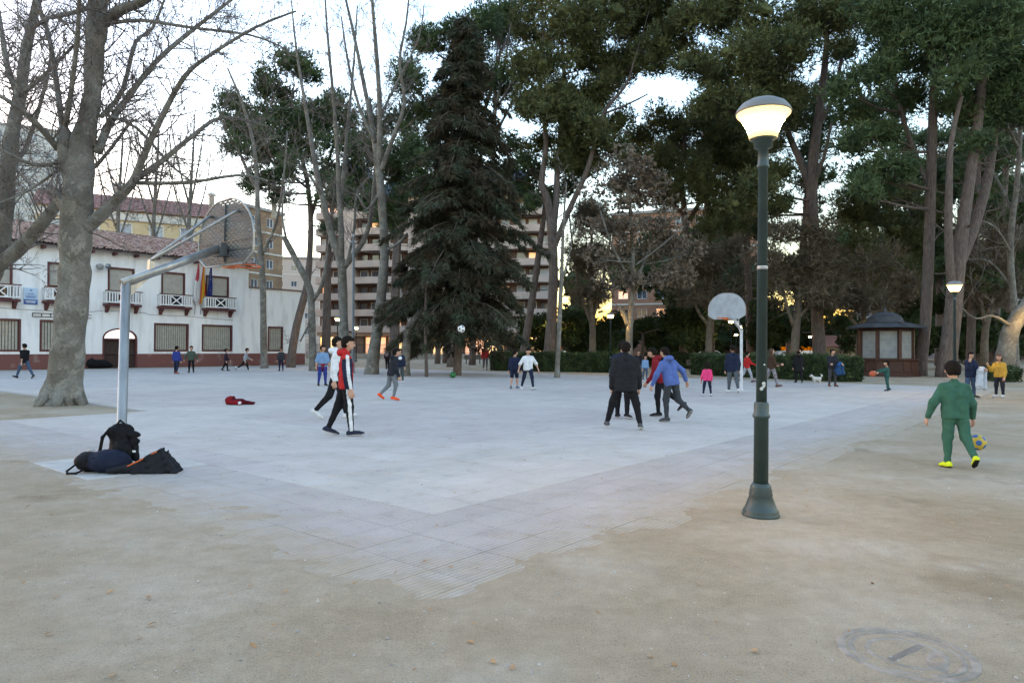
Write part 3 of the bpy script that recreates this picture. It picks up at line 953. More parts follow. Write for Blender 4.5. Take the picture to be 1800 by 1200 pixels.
# lit shopfronts at street level
M_SHOP = emis('shop_glow', (1.0, 0.55, 0.13), 0.055)
M_SHOP2 = emis('shop_glow_orange', (1.0, 0.36, 0.08), 0.032)
M_SHOPC = emis('shop_lamp', (1.0, 0.85, 0.65), 0.5)
MB().box((0, .9, base - .9), (L, 1.2, base - .26)).build('fascia', M_PINK, ab)
x, k = 0.3, 0
while x < L - 2:
    w = random.uniform(2.4, 4.6)
    m_ = [M_SHOP, M_BRK, M_SHOP2, M_SHOP, M_GLASS][k % 5]
    mb = MB(); frame_rect(mb, x, x + w, .3, base - .95, .14, 1.5, 1.9)
    sf = mb.build('shopfront', M_BRK, ab)
    MB().box((x + .14, 1.6, .45), (x + w - .14, 1.7, base - 1.1)).build('shop_pane', m_, sf)
    if k % 2 == 0:
        MB().lathe([(.05, .12), (.22, .08), (.22, -.05), (.05, -.1)], 8, 0, Matrix.Translation((x + w * .5, 1.1, base - 1.4))).build('shop_lamp', M_SHOPC, sf)
    x += w + .3; k += 1
# low house with a pink roof beyond the hedges
a, ang, L = frame_from_px(1440, 95, 1530, 92)
lh = thing('low_pavilion', 'low pavilion with a pinkish roof and pale lattice beyond the hedge', 'building', a, ang)
MB().box((0, 0, 0), (L, 5, 2.0)).build('wall', mat('yellow_wall', (.45, .36, .2), .9), lh)
mb = MB(); mb.add([(-.5, -.6, 2.0), (L + .5, -.6, 2.0), (L + .5, 5.6, 2.0), (-.5, 5.6, 2.0), (0, 2.5, 3.6), (L, 2.5, 3.6)], [(0, 1, 5, 4), (2, 3, 4, 5), (1, 2, 5), (3, 0, 4), (3, 2, 1, 0)])
mb.build('roof', mat('pink_roof', (.42, .2, .15), .9), lh)
x = 0
while x + 1 < L:
    mb = MB().tube([(x, -.1, .6), (x + .5, -.1, 1.7), (x + 1, -.1, .6)], .06, 5); mb.tube([(x, -.1, 1.75), (x + 1, -.1, 1.75)], .05, 5)
    mb.build('lattice', M_WTRIM, lh); x += 1

# ================================================================== RAILING ON A LOW WALL
fa, fang, fL = frame_from_px(538, 104, 985, 98)
M_WALLC = mat('low_wall', (.33, .29, .24), .9, (.26, .23, .19), 1.5)
rw = thing('park_railing', 'dark iron railing on a low wall along the edge of the park', 'railing', fa, fang)
MB().bevel_box((0, -.2, 0), (fL, .2, .75), .02).build('low_wall', M_WALLC, rw)
mb = MB()
for zz in (.86, 2.05):
    mb.box((0, -.025, zz), (fL, .025, zz + .06))
mb.build('rail', M_BLACK, rw)
bar_me = MB().box((-.018, -.018, .75), (.018, .018, 2.09)).mesh('bar'); bar_me.materials.append(M_BLACK)
x = .1
while x < fL:
    obj('bar', bar_me, None, rw, (x, 0, 0)); x += .17 if fL / .17 < 290 else fL / 288

# ================================================================== TREES
def bark_plane(nt, pos, bs):
    v = N(nt, 'ShaderNodeTexVoronoi'); v.inputs['Scale'].default_value = 4.2
    wob = noise(nt, pos, 3.0, 4)
    ad = N(nt, 'ShaderNodeVectorMath', operation='ADD')
    nt.links.new(pos, ad.inputs[0]); nt.links.new(wob, ad.inputs[1])
    nt.links.new(ad.outputs[0], v.inputs['Vector'])
    sp = N(nt, 'ShaderNodeSeparateColor'); nt.links.new(v.outputs['Color'], sp.inputs[0])
    c = ramp(nt, sp.outputs[0], [(0.0, (0.135, 0.128, 0.114)), (0.35, (0.160, 0.153, 0.138)), (0.7, (0.192, 0.185, 0.168)), (1.0, (0.25, 0.242, 0.215))])
    f = ramp(nt, noise(nt, pos, 16.0, 6, .7), [(0.3, (0.66, 0.65, 0.62)), (0.7, (1.18, 1.17, 1.15))])
    c = mix(nt, 1.0, c, f, 'MULTIPLY')
    g = ramp(nt, noise(nt, pos, 1.3, 4, .6), [(0.42, (1, 1, 1)), (0.62, (0.66, 0.60, 0.50))])
    c = mix(nt, 0.7, c, g, 'MULTIPLY')
    nt.links.new(c, bs.inputs['Base Color']); bs.inputs['Roughness'].default_value = .9
    nt.links.new(bump(nt, noise(nt, pos, 22, 6, .7), .7, .03), bs.inputs['Normal'])
M_PLANE = pos_material('plane_bark', bark_plane)
def bark_pine(nt, pos, bs):
    mp = N(nt, 'ShaderNodeMapping'); mp.inputs['Scale'].default_value = (6, 6, 1.3); nt.links.new(pos, mp.inputs['Vector'])
    q = noise(nt, mp.outputs['Vector'], 1.6, 7, .7)
    c = ramp(nt, q, [(0.3, (0.055, 0.042, 0.036)), (0.55, (0.13, 0.10, 0.085)), (0.75, (0.20, 0.165, 0.145))])
    nt.links.new(c, bs.inputs['Base Color']); bs.inputs['Roughness'].default_value = .95
    nt.links.new(bump(nt, q, .9, .06), bs.inputs['Normal'])
M_PINEB = pos_material('pine_bark', bark_pine)
M_TWIG = mat('bare_twig', (0.20, 0.17, 0.15), .9, (0.13, 0.11, 0.10), 3)
M_TWIGB = mat('brown_twig', (0.15, 0.122, 0.09), .9, (0.09, 0.074, 0.055), 3)
M_SEED = mat('seed_ball', (0.09, 0.05, 0.035), .9)
def leafmat(name, c, c2, sc=0.9):
    return mat(name, c, .75, c2, sc, spec=.15, detail=3, lo=.38, hi=.62)
M_NEEDLE = leafmat('pine_needles', (0.095, 0.135, 0.058), (0.052, 0.082, 0.042))
M_NEEDLE2 = leafmat('pine_needles_olive', (0.125, 0.138, 0.055), (0.068, 0.082, 0.038))
M_SPRUCE = leafmat('spruce_needles', (0.052, 0.066, 0.040), (0.062, 0.048, 0.030), .9)
M_DRYLEAF = leafmat('dry_foliage', (0.25, 0.208, 0.162), (0.15, 0.118, 0.088), 1.3)
M_BROWNLF = leafmat('brown_foliage', (0.155, 0.128, 0.088), (0.085, 0.072, 0.050), 1.0)
M_HEDGE = leafmat('hedge_leaves', (0.070, 0.098, 0.044), (0.036, 0.056, 0.026), 2.0)
M_EVERG = leafmat('evergreen_leaves', (0.050, 0.075, 0.026), (0.025, 0.040, 0.016), .8)

def px_limb(Y, pts):
    out, rr = [], []
    for q in pts:
        px, py, r = q[:3]
        y = Y + (q[3] if len(q) > 3 else 0.0)
        out.append(P(px, py, y)); rr.append(r * .86 * y / F)
    return smooth_line(out, rr)
def smooth_line(pts, rr, step=None):
    """Catmull-Rom through the points"""
    n = len(pts)
    if n < 3:
        return pts, rr
    o, r = [], []
    for i in range(n - 1):
        p0, p1, p2, p3 = pts[max(i - 1, 0)], pts[i], pts[i + 1], pts[min(i + 2, n - 1)]
        for k in range(3):
            t = k / 3
            o.append(0.5 * ((2 * p1) + (p2 - p0) * t + (2 * p0 - 5 * p1 + 4 * p2 - p3) * t * t + (3 * p1 - p0 - 3 * p2 + p3) * t ** 3))
            r.append(rr[i] + (rr[i + 1] - rr[i]) * t)
    o.append(pts[-1]); r.append(rr[-1])
    return o, r
def rvec():
    v = Vector((random.gauss(0, 1), random.gauss(0, 1), random.gauss(0, 1)))
    return v.normalized()
def grow(lines, p, d, L, r, lev, upturn=.25, wander=.28, kids=(4, 4, 3)):
    n = 4 if lev > 0 else 3
    pts, rr = [p.copy()], [r]
    q, dd = p.copy(), d.normalized()
    for i in range(n):
        dd = (dd + rvec() * wander + Vector((0, 0, upturn * .35))).normalized()
        q = q + dd * (L / n)
        pts.append(q.copy()); rr.append(r * (1 - .8 * (i + 1) / n))
    lines.append((pts, rr))
    if lev > 0:
        for k in range(kids[lev % len(kids)]):
            t = random.uniform(.25, 1.0) * n
            i = min(int(t), n - 1)
            s = pts[i].lerp(pts[i + 1], t - i)
            tan = (pts[i + 1] - pts[i]).normalized()
            side = rvec(); side = (side - tan * side.dot(tan)).normalized()
            grow(lines, s, tan * .75 + side * .75 + Vector((0, 0, .15)), L * random.uniform(.35, .62), max(rr[i] * .55, .004), lev - 1, upturn, wander, kids)
def lines_mesh(name, lines, thick_sides=9):
    mb = MB()
    for pts, rr in lines:
        s = thick_sides if max(rr) > .12 else (5 if max(rr) > .035 else 3)
        mb.tube(pts, rr, s, caps=s > 3)
    return mb.mesh(name)
def seeds_mesh(spots, r):
    V, Fc = [], []
    for k, s in enumerate(spots):
        V.append(oc * (1, 1, 1.4) * r * random.uniform(.7, 1.2) + np.array(s)); Fc.append(of + 6 * k)
    return np_mesh('seed_balls', np.concatenate(V), np.concatenate(Fc))

def plane_tree(name, label, Y, limbs, twigs=1.0, lev=2, seeds=0, tw_len=1.0, group='bare plane trees', flare=1.0, upturn=.3, from_trunk=.55, mbark=None, mtw=None, rmin=0.005):
    base = P(limbs[0][0][0], limbs[0][0][1], Y); base.z = 0
    t = thing(name, label, 'tree', base, 0, group)
    mbark = mbark or M_PLANE
    L = []
    for k, lb in enumerate(limbs):
        L.append(px_limb(Y, lb))
    pts, rr = L[0]
    pts[0].z = -0.15
    # burls and irregular girth on the trunk
    rr = [r * (1 + .05 * math.sin(i * 1.7) + random.uniform(-.03, .03)) for i, r in enumerate(rr)]
    L[0] = (pts, rr)
    mb = MB()
    mb.tube([p - base for p in pts], rr, 16)
    if Y < 25:                                       # roots that swell out of the trunk foot
        r0 = rr[0]
        for k in range(9):
            a = k * 2 * math.pi / 9 + random.uniform(-.25, .25)
            d = Vector((math.cos(a), math.sin(a), 0)); q = r0 * random.uniform(.9, 1.25)
            o0 = pts[2] - base; o0.z = 0
            mb.tube([o0 + d * r0 * .45 + Vector((0, 0, .75)), o0 + d * r0 * .62 + Vector((0, 0, .34)), o0 + d * q * .80 + Vector((0, 0, .09)), o0 + d * q * 1.0 + Vector((0, 0, -.06))], [.08, .14, .13, .06], 8)
    obj('trunk', mb.mesh('trunk'), mbark, t)
    mb = MB()
    tl = []
    for k, (pts, rr) in enumerate(L):
        if k > 0:
            mb.tube([p - base for p in pts], rr, 8 if max(rr) > .05 else 5)
        n = len(pts)
        for i in range(n - 1):
            f = i / n
            if k == 0 and f < from_trunk:
                continue
            seg = (pts[i + 1] - pts[i])
            nk = seg.length * 1.5 * twigs * random.uniform(.5, 1.5) / max(Y / 45, .55)
            nk = int(nk) + (random.random() < nk - int(nk))
            for _ in range(nk):
                s = pts[i] + seg * random.random()
                tan = seg.normalized(); side = rvec(); side = (side - tan * side.dot(tan)).normalized()
                ln = random.uniform(.7, 2.2) * tw_len
                grow(tl, s - base, tan * .6 + side + Vector((0, 0, upturn)), ln, max(min(rr[i] * .3, .03), rmin * 1.6), lev, upturn)
    tl = [(p, [max(x, rmin) for x in r]) for p, r in tl]
    if len(L) > 1:
        obj('limbs', mb.mesh('limbs'), mbark, t)
    if tl:
        stuff(obj('twigs', lines_mesh('twigs', tl), mtw or M_TWIG, t))
        if seeds:
            ends = [p[-1] for p, r in tl]
            sp = [random.choice(ends) + Vector((0, 0, -random.uniform(.03, .12))) for _ in range(seeds)]
            stuff(obj('seed_balls', seeds_mesh(sp, .021 * max(Y / 19, 1) ** .6), M_SEED, t))
    return t

def tufts(C, D, nb, L, W, spread=.75):
    n = len(C)
    C = np.repeat(C, nb, 0)
    D = np.repeat(D, nb, 0) + RNG.normal(0, spread, (n * nb, 3))
    D /= np.linalg.norm(D, axis=1, keepdims=True) + 1e-9
    S = np.cross(D, RNG.normal(0, 1, D.shape)); S /= np.linalg.norm(S, axis=1, keepdims=True) + 1e-9
    l = L * RNG.uniform(.6, 1.3, (len(C), 1)); w = W * RNG.uniform(.6, 1.3, (len(C), 1))
    V = np.stack([C - S * w * .5, C + S * w * .5, C + D * l], 1).reshape(-1, 3)
    return V, np.arange(len(V)).reshape(-1, 3)
def ico():
    import bmesh
    bm = bmesh.new(); bmesh.ops.create_icosphere(bm, subdivisions=2, radius=1.0)
    v = np.array([tuple(x.co) for x in bm.verts]); f = np.array([[x.index for x in q.verts] for q in bm.faces]); bm.free()
    return v, f
ICO_V, ICO_F = ico()
def puff_cloud(puffs, dens=1.0, L=.30, W=.055, nb=5, core=.50, flat=.78, upb=.5, inner=.45):
    """puffs: list of (centre, radius). Leaf tufts spread through each puff's volume over a ragged heart"""
    Vs, Fs, n0 = [], [], 0
    for c, r in puffs:
        c = np.array(c)
        n = int(116 * r * r * dens) + 12
        d = RNG.normal(0, 1, (n, 3)); d /= np.linalg.norm(d, axis=1, keepdims=True)
        lump = 1 + .16 * np.sin(d[:, 0] * 5 + c[0]) * np.sin(d[:, 1] * 4.3 + c[1]) + .12 * np.sin(d[:, 2] * 7 + c[2])
        rad_ = r * lump * np.where(RNG.random(n) < inner, RNG.uniform(.5, .9, n), RNG.uniform(.85, 1.08, n))
        C = c + d * rad_[:, None] * (1, 1, flat)
        V, T = tufts(C, d * .7 + (0, 0, upb) + RNG.normal(0, .35, (n, 3)), nb, L, W, .52)
        Vs.append(V); Fs.append(T + n0); n0 += len(V)
        if core:
            k = ICO_V * (1 + RNG.normal(0, .14, (len(ICO_V), 1))) * r * core * (1, 1, flat) + c
            Vs.append(k); Fs.append(ICO_F + n0); n0 += len(k)
    return np_mesh('crown', np.concatenate(Vs), np.concatenate(Fs))
def connect(base, trunks, puffs, rk=.05):
    """limbs from the stems to each puff"""
    ln = []
    allp = [(p, r) for pts, rr in trunks for p, r in zip(pts[len(pts) // 3:], rr[len(rr) // 3:])]
    for c, r in puffs:
        c = Vector(c)
        best = min(allp, key=lambda q: (q[0] - c).length + (4 if q[0].z > c.z - .3 else 0) + max(0, c.z - q[0].z - 6) * .5)
        s = best[0]; m = s.lerp(c, .5) + Vector((random.uniform(-.4, .4), random.uniform(-.4, .4), -.08 * (c - s).length))
        r0 = min(best[1] * .6, .05 + .012 * (c - s).length)
        pts, rr = smooth_line([s, m, c + Vector((0, 0, -.2 * r))], [r0, r0 * .7, r0 * .35])
        ln.append(([p - base for p in pts], rr))
        for _ in range(4):
            e_ = c + rvec() * r * .7
            ln.append(([pts[-3] - base, e_ - base], [r0 * .35, .012]))
    return ln
def pine(name, label, Y, stems, puffs, group='tall pines', mleaf=None, dens=1.0, mbark=None, cat='tree', L=.38, W=.082, jit=1.0, core=.34, flat=.80, upb=.5, nb=3, split=True, nbr=True, grow_k=1.2):
    base = P(stems[0][0][0], stems[0][0][1], Y); base.z = 0
    t = thing(name, label, cat, base, 0, group)
    T = [px_limb(Y, s) for s in stems]
    T[0][0][0].z = -.2
    for k, (pts, rr) in enumerate(T):
        MB().tube([p - base for p in pts], rr, 12).build('trunk', mbark or M_PINEB, t)
    pf = []
    for q in puffs:
        y = Y + (q[3] if len(q) > 3 else random.uniform(-1, 1) * jit * q[2] * Y / F * 1.4)
        pf.append((P(q[0], q[1], y), q[2] * Y / F * grow_k))
    sub = []
    for c, r in pf:                                  # break every puff into a few clumps for an uneven outline
        if split and r > 1.1:
            for _ in range(8):
                d = rvec(); d.z *= .7
                sub.append((c + d * r * random.uniform(.3, .68), r * random.uniform(.34, .60)))
        else:
            sub.append((c, r))
    if nbr:
        bl_ = connect(base, T, pf)
        for pts, rr in T:                            # dead snags and twigs on the stems
            for i in range(len(pts) // 3, len(pts) - 1):
                if random.random() < .55 and pts[i].z > 4:
                    d = rvec(); d.z = abs(d.z) * .5 - .15
                    grow(bl_, pts[i] - base, d, random.uniform(.8, 2.6), max(rr[i] * .22, .02), 1, .1, .35, (3, 3, 3))
        stuff(obj('branches', lines_mesh('branches', bl_), mbark or M_PINEB, t))
    obj('crown', puff_cloud([(c - base, r) for c, r in sub], dens, L, W, nb, core, flat, upb), mleaf or M_NEEDLE, t)
    return t

# --- plane trees ---------------------------------------------------------------
plane_tree('plane_tree', 'huge mottled plane tree with a thick knobbly trunk beside the bent steel hoop post', 19.4, [
    [(106, 716, 48), (110, 700, 39), (114, 670, 33.5), (119, 620, 31), (125, 550, 29.5), (131, 490, 30), (132, 450, 28), (133, 400, 31), (137, 350, 29), (140, 300, 27), (146, 250, 23), (156, 205, 18), (163, 160, 17), (166, 90, 19), (170, 50, 19.5), (172, 0, 18), (176, -90, 16), (182, -220, 11), (186, -330, 5)],
    [(128, 368, 24), (112, 352, 18), (101, 340, 11), (97, 333, 5)],
    [(134, 330, 20), (122, 290, 19), (116, 255, 17), (113, 232, 13), (110, 222, 7)],
    [(145, 405, 16), (178, 378, 13), (205, 350, 10.5), (235, 318, 9, -.4), (250, 280, 7, -.8), (280, 215, 6, -1.2), (322, 138, 5, -1.6), (365, 100, 4, -2), (450, 48, 3, -2.4), (520, 20, 2, -2.6)],
    [(236, 317, 6.5, -.4), (285, 283, 5.5, 0), (340, 238, 4.5, .4), (392, 206, 3.4, .8), (470, 222, 2, 1.2)],
    [(245, 322, 4.5, -.4), (330, 321, 3.8, -.7), (420, 308, 3, -1), (470, 318, 1.8, -1.2)],
    [(172, 268, 9), (190, 222, 7.5, .3), (215, 185, 6, .7), (275, 108, 5, 1.3), (345, 48, 4, 1.9), (420, -10, 2.5, 2.4)],
    [(178, 205, 5), (215, 160, 4.6, .9), (238, 75, 4, 1.6), (268, 50, 3, 2.2), (300, -30, 2, 2.6)],
    [(184, 38, 13), (215, 16, 10.5, -.6), (255, 0, 8.5, -1.2), (330, -60, 5, -2), (420, -120, 3, -2.6)],
    [(188, 42, 4.5), (250, 36, 3.6, -1), (330, 48, 3, -1.7), (440, 62, 2.2, -2.2), (500, 85, 1.4, -2.4)],
    [(180, 200, 4), (240, 225, 3.2, .8), (300, 290, 2.4, 1.4), (345, 325, 1.5, 1.6)],
    [(110, 228, 6), (100, 150, 5.5, .5), (85, 60, 4.5, 1.2), (60, -10, 3, 1.8)],
    [(115, 226, 5.5), (128, 140, 5, -.6), (138, 40, 4.5, -1.2), (140, -40, 3.5, -1.8)],
    [(102, 262, 6.5), (62, 215, 5.5, -.8), (25, 185, 4.5, -1.5), (-30, 150, 3, -2)],
    [(104, 285, 4.5), (60, 290, 3.6, -.7), (0, 262, 2.8, -1.4)],
    [(100, 300, 3), (50, 335, 2.4, -.8), (-10, 360, 2, -1.5)],
    [(152, 15, 5), (120, 25, 4.5, .6), (85, 32, 4, 1.1), (62, 48, 3, 1.5)]], twigs=3.6, lev=2, seeds=1500, tw_len=.8, rmin=.0042, upturn=.12, from_trunk=.5)
plane_tree('plane_tree', 'leaning forked plane tree whose thick low limb crosses before the school balconies', 22.0, [
    [(-95, 690, 32), (-70, 600, 27), (-45, 520, 25), (-18, 475, 24), (-2, 430, 21), (8, 360, 17), (14, 290, 14.5), (24, 220, 13), (36, 165, 11.5), (46, 90, 9.5), (66, 0, 8), (85, -90, 6), (95, -180, 3)],
    [(-12, 472, 15), (25, 445, 14, -.3), (55, 415, 13, -.5), (82, 382, 11.5, -.6), (105, 352, 9, -.7), (130, 322, 6.5, -.8), (175, 285, 4, -.9), (230, 215, 2.5, -1)],
    [(32, 170, 6), (14, 120, 5.5, .8), (2, 50, 4.5, 1.4), (-8, -20, 3, 2)],
    [(34, 168, 5), (72, 138, 4.2, -.8), (118, 92, 3, -1.6), (150, 60, 1.6, -2)],
    [(12, 300, 5), (45, 260, 4.2, .8), (80, 150, 3.4, 1.4), (92, 80, 2, 1.8)],
    [(6, 380, 5), (-20, 330, 4.5, -1), (-50, 250, 4, -2)]], twigs=3.2, lev=2, seeds=900, tw_len=.8, rmin=.0042, upturn=.1, from_trunk=.35)
plane_tree('plane_tree', 'slender pale plane tree standing straight against the white annex wall', 53, [
    [(465, 649, 8), (464, 625, 6.8), (463, 560, 6.2), (462, 500, 6), (458, 440, 5.4), (453, 380, 5), (452, 320, 4.6), (445, 250, 3.8), (425, 180, 2.8), (400, 120, 1.6)],
    [(453, 335, 4), (428, 285, 3, 1), (412, 240, 2.2, 2), (398, 190, 1.2, 3)], [(460, 450, 3), (486, 390, 2.6, -1), (500, 300, 2, -2), (505, 230, 1.2, -2)], [(462, 480, 2.4), (440, 430, 2, 1), (430, 380, 1.2, 2)]], twigs=.75, seeds=60, tw_len=1.3, rmin=.012)
plane_tree('plane_tree', 'pollarded plane tree with one cut off leaning arm before the annex corner', 48, [
    [(551, 653, 9.5), (550, 630, 8), (549, 600, 7.5), (548, 555, 7.2), (546, 515, 7), (536, 487, 6.6), (520, 456, 6.2), (503, 424, 6), (499, 416, 4.5)],
    [(549, 530, 4.5), (566, 500, 3.6, -.6), (577, 440, 3, -1.2), (583, 380, 2.2, -1.6), (590, 310, 1.2, -2)], [(505, 428, 3), (496, 380, 2.2, .5), (500, 330, 1.4, 1)], [(548, 560, 2.2), (528, 600, 1.6, -1)]], twigs=.7, tw_len=1.1, from_trunk=.75, rmin=.012)
plane_tree('plane_tree', 'tall plane tree forking low into three pale upright arms by the steel mast', 46, [
    [(606, 657, 12), (605, 620, 9.6), (604, 560, 9), (602, 500, 9), (600, 462, 9.3), (588, 428, 8), (577, 392, 7), (567, 348, 6.2), (556, 300, 5.4, .5), (546, 240, 4.4, 1), (534, 170, 3.4, 1.6), (520, 80, 2.2, 2), (512, 0, 1.2, 2)],
    [(600, 462, 6.5), (600, 410, 6, -.4), (596, 340, 5.2, -.8), (592, 250, 4.2, -1.2), (584, 150, 3.2, -1.6), (574, 40, 2.2, -2), (570, -50, 1.2, -2)],
    [(604, 470, 7), (620, 450, 6), (638, 425, 5.4, -.6), (650, 390, 4.8, -1), (657, 335, 4.2, -1.4), (660, 260, 3, -2), (650, 170, 1.8, -2.4)],
    [(598, 365, 4), (604, 300, 3.6, .8), (612, 210, 3, 1.4), (622, 110, 2.2, 1.8), (628, 10, 1.4, 2)],
    [(612, 455, 3), (623, 400, 2.6, 1), (627, 340, 2.2, 1.6), (650, 310, 1.6, 2)],
    [(566, 345, 3), (545, 310, 2.4, -1), (520, 290, 1.6, -1.6)]], twigs=1.2, seeds=160, tw_len=1.25, rmin=.009)
plane_tree('plane_tree', 'tall pale plane tree with a straight trunk beside the dark spruce', 42.5, [
    [(653, 660, 17), (655, 640, 13.5), (660, 600, 11.6), (667, 550, 11), (673, 490, 10.2), (676, 440, 9.2), (673, 380, 8.6), (668, 320, 8.2), (664, 285, 7.6), (654, 220, 5.4, .5), (640, 150, 4.2, 1), (622, 60, 3.2, 1.5), (606, -10, 2.2, 2), (598, -70, 1.2, 2)],
    [(665, 300, 6.5), (668, 210, 5.4, -.5), (663, 110, 4.4, -.9), (655, 10, 3.2, -1.2), (650, -70, 1.8, -1.5)],
    [(668, 305, 5.5), (688, 250, 4.6, -.8), (711, 182, 3.8, -1.4), (702, 110, 3, -1.8), (714, 40, 2.2, -2), (722, -40, 1.2, -2.2)],
    [(660, 250, 4), (632, 190, 3.2, 1), (612, 110, 2.4, 1.6), (600, 30, 1.4, 2)],
    [(664, 215, 3), (690, 160, 2.4, 1), (735, 70, 1.6, 1.8), (745, 10, 1, 2)],
    [(666, 340, 3.4), (645, 368, 2.8, -.6), (628, 340, 1.6, -1)], [(678, 440, 3.6), (700, 428, 3, -.6), (716, 410, 2, -1)]], twigs=1.35, seeds=160, tw_len=1.2, rmin=.009)
plane_tree('plane_tree', 'short broken plane trunk under the spruce boughs', 40, [
    [(712, 663, 12), (712, 640, 10), (714, 610, 9.4), (717, 588, 9.2), (723, 570, 8), (732, 556, 6.5), (745, 540, 5), (752, 520, 3)]], twigs=.0)
plane_tree('plane_tree', 'thin brown sapling trunk standing before the spruce', 38.8, [
    [(750, 664, 4.2), (749, 630, 3.4), (748, 590, 3.2), (748, 540, 2.8), (750, 480, 1.6)]], twigs=.0, mbark=M_PINEB)
plane_tree('plane_tree', 'slim pale trunk standing at the paving edge before the clipped hedge', 38.5, [
    [(979, 665, 6.4), (980, 640, 5.2), (982, 600, 4.9), (984, 550, 4.6), (987, 490, 4), (989, 430, 3.2), (992, 370, 2.2), (996, 320, 1.2)], [(986, 500, 2), (1000, 450, 1.6, .6), (1008, 400, 1, 1)]], twigs=.6, tw_len=1.0, rmin=.010)
plane_tree('plane_tree', 'pale bare tree whose fan of branches rises above the spruce shoulder', 58, [
    [(880, 648, 7), (876, 540, 6.4), (872, 420, 5.6), (868, 300, 5), (868, 215, 4.2), (878, 160, 3.2), (888, 110, 2.2), (896, 50, 1.2)],
    [(868, 210, 3), (872, 150, 2.4, .8), (874, 70, 1.4, 1.4)], [(872, 190, 3), (900, 145, 2.4, -.8), (915, 90, 1.6, -1.4)], [(870, 240, 3), (895, 190, 2.4, 1), (925, 130, 1.4, 2)]], twigs=1.0, tw_len=1.3, upturn=.6, rmin=.014)
plane_tree('plane_tree', 'leaning plane trunk lit by the lamp beside the girl in mustard', 40, [
    [(1764, 664, 22), (1766, 640, 18.5), (1770, 610, 17), (1777, 580, 16), (1792, 556, 15.5), (1812, 530, 15), (1838, 490, 14), (1860, 430, 12), (1875, 360, 9), (1880, 280, 5)],
    [(1850, 470, 7), (1830, 380, 6, 1), (1815, 300, 5, 2), (1800, 200, 3.5, 3), (1790, 100, 2, 3)], [(1780, 575, 5), (1745, 555, 2.4, -.8), (1715, 560, 1.6, -1.2), (1690, 540, 1, -1.4)]], twigs=.8, tw_len=1.3, rmin=.010)
plane_tree('plane_tree', 'pale wavering bare trunk rising beyond the leaning lamp-lit plane', 47, [
    [(1784, 650, 8), (1784, 600, 7), (1783, 540, 6.4), (1777, 470, 6), (1778, 400, 5.6), (1787, 330, 5), (1793, 240, 4.2), (1795, 150, 3.4), (1791, 60, 2.4), (1790, -20, 1.4)],
    [(1783, 380, 3), (1755, 320, 2.4, 1), (1730, 290, 1.6, 1.6), (1690, 270, 1, 2)], [(1790, 260, 3), (1760, 200, 2.2, -1), (1735, 150, 1.2, -1.6)], [(1780, 450, 2.6), (1750, 400, 2, -.8), (1712, 385, 1.2, -1.4)], [(1776, 500, 2.4), (1740, 460, 1.8, 1), (1700, 455, 1, 1.6)]], twigs=1.2, tw_len=1.5, rmin=.012, from_trunk=.3)

# --- pines ---------------------------------------------------------------------
pine('pine_tree', 'dark pine with a bent trunk and rounded clumps rising over the school annex', 56, [
    [(511, 649, 10), (514, 615, 8.6), (522, 570, 8), (533, 528, 7.4), (541, 492, 6.6), (545, 440, 6), (546, 380, 5.4), (540, 320, 4.6), (525, 250, 3.8), (512, 170, 2.4)],
    [(546, 385, 4), (565, 320, 3.4, .6), (585, 260, 2.4, 1)], [(540, 330, 3), (490, 290, 2.6, -.6), (455, 240, 2, -1)]],
    [(508, 112, 42), (470, 135, 26), (545, 140, 30), (412, 182, 32), (392, 205, 20), (445, 200, 34), (488, 205, 40), (530, 215, 36), (425, 262, 30), (470, 275, 32), (520, 268, 40), (565, 220, 32), (600, 262, 40), (570, 300, 36), (620, 310, 36), (610, 215, 34), (440, 320, 24), (490, 345, 26), (560, 345, 20), (480, 165, 40), (455, 240, 40), (495, 245, 44), (545, 190, 36), (580, 180, 30), (630, 260, 34), (600, 330, 34), (640, 350, 28), (470, 310, 28), (415, 225, 26), (505, 300, 34)], dens=1.0, grow_k=1.12, flat=.9)
pine('pine_tree', 'broad multi-stemmed pine towering behind the spruce', 60, [
    [(795, 643, 13), (800, 600, 9.5), (806, 500, 8.6), (800, 400, 8), (790, 300, 7), (785, 200, 5.5), (800, 110, 3.5)], [(800, 400, 6), (745, 310, 5, 1), (715, 250, 3.5, 2)], [(795, 300, 5), (850, 200, 4, -1), (880, 90, 3, -1.4)]],
    [(765, 85, 42), (800, 50, 30), (722, 140, 40), (742, 185, 46), (690, 215, 50), (655, 275, 44), (700, 290, 56), (745, 265, 56), (690, 360, 44), (640, 330, 30), (850, 45, 46), (830, 110, 48), (890, 55, 54), (880, 140, 44), (800, 170, 50), (770, 330, 44), (905, 10, 40)], dens=1.05)
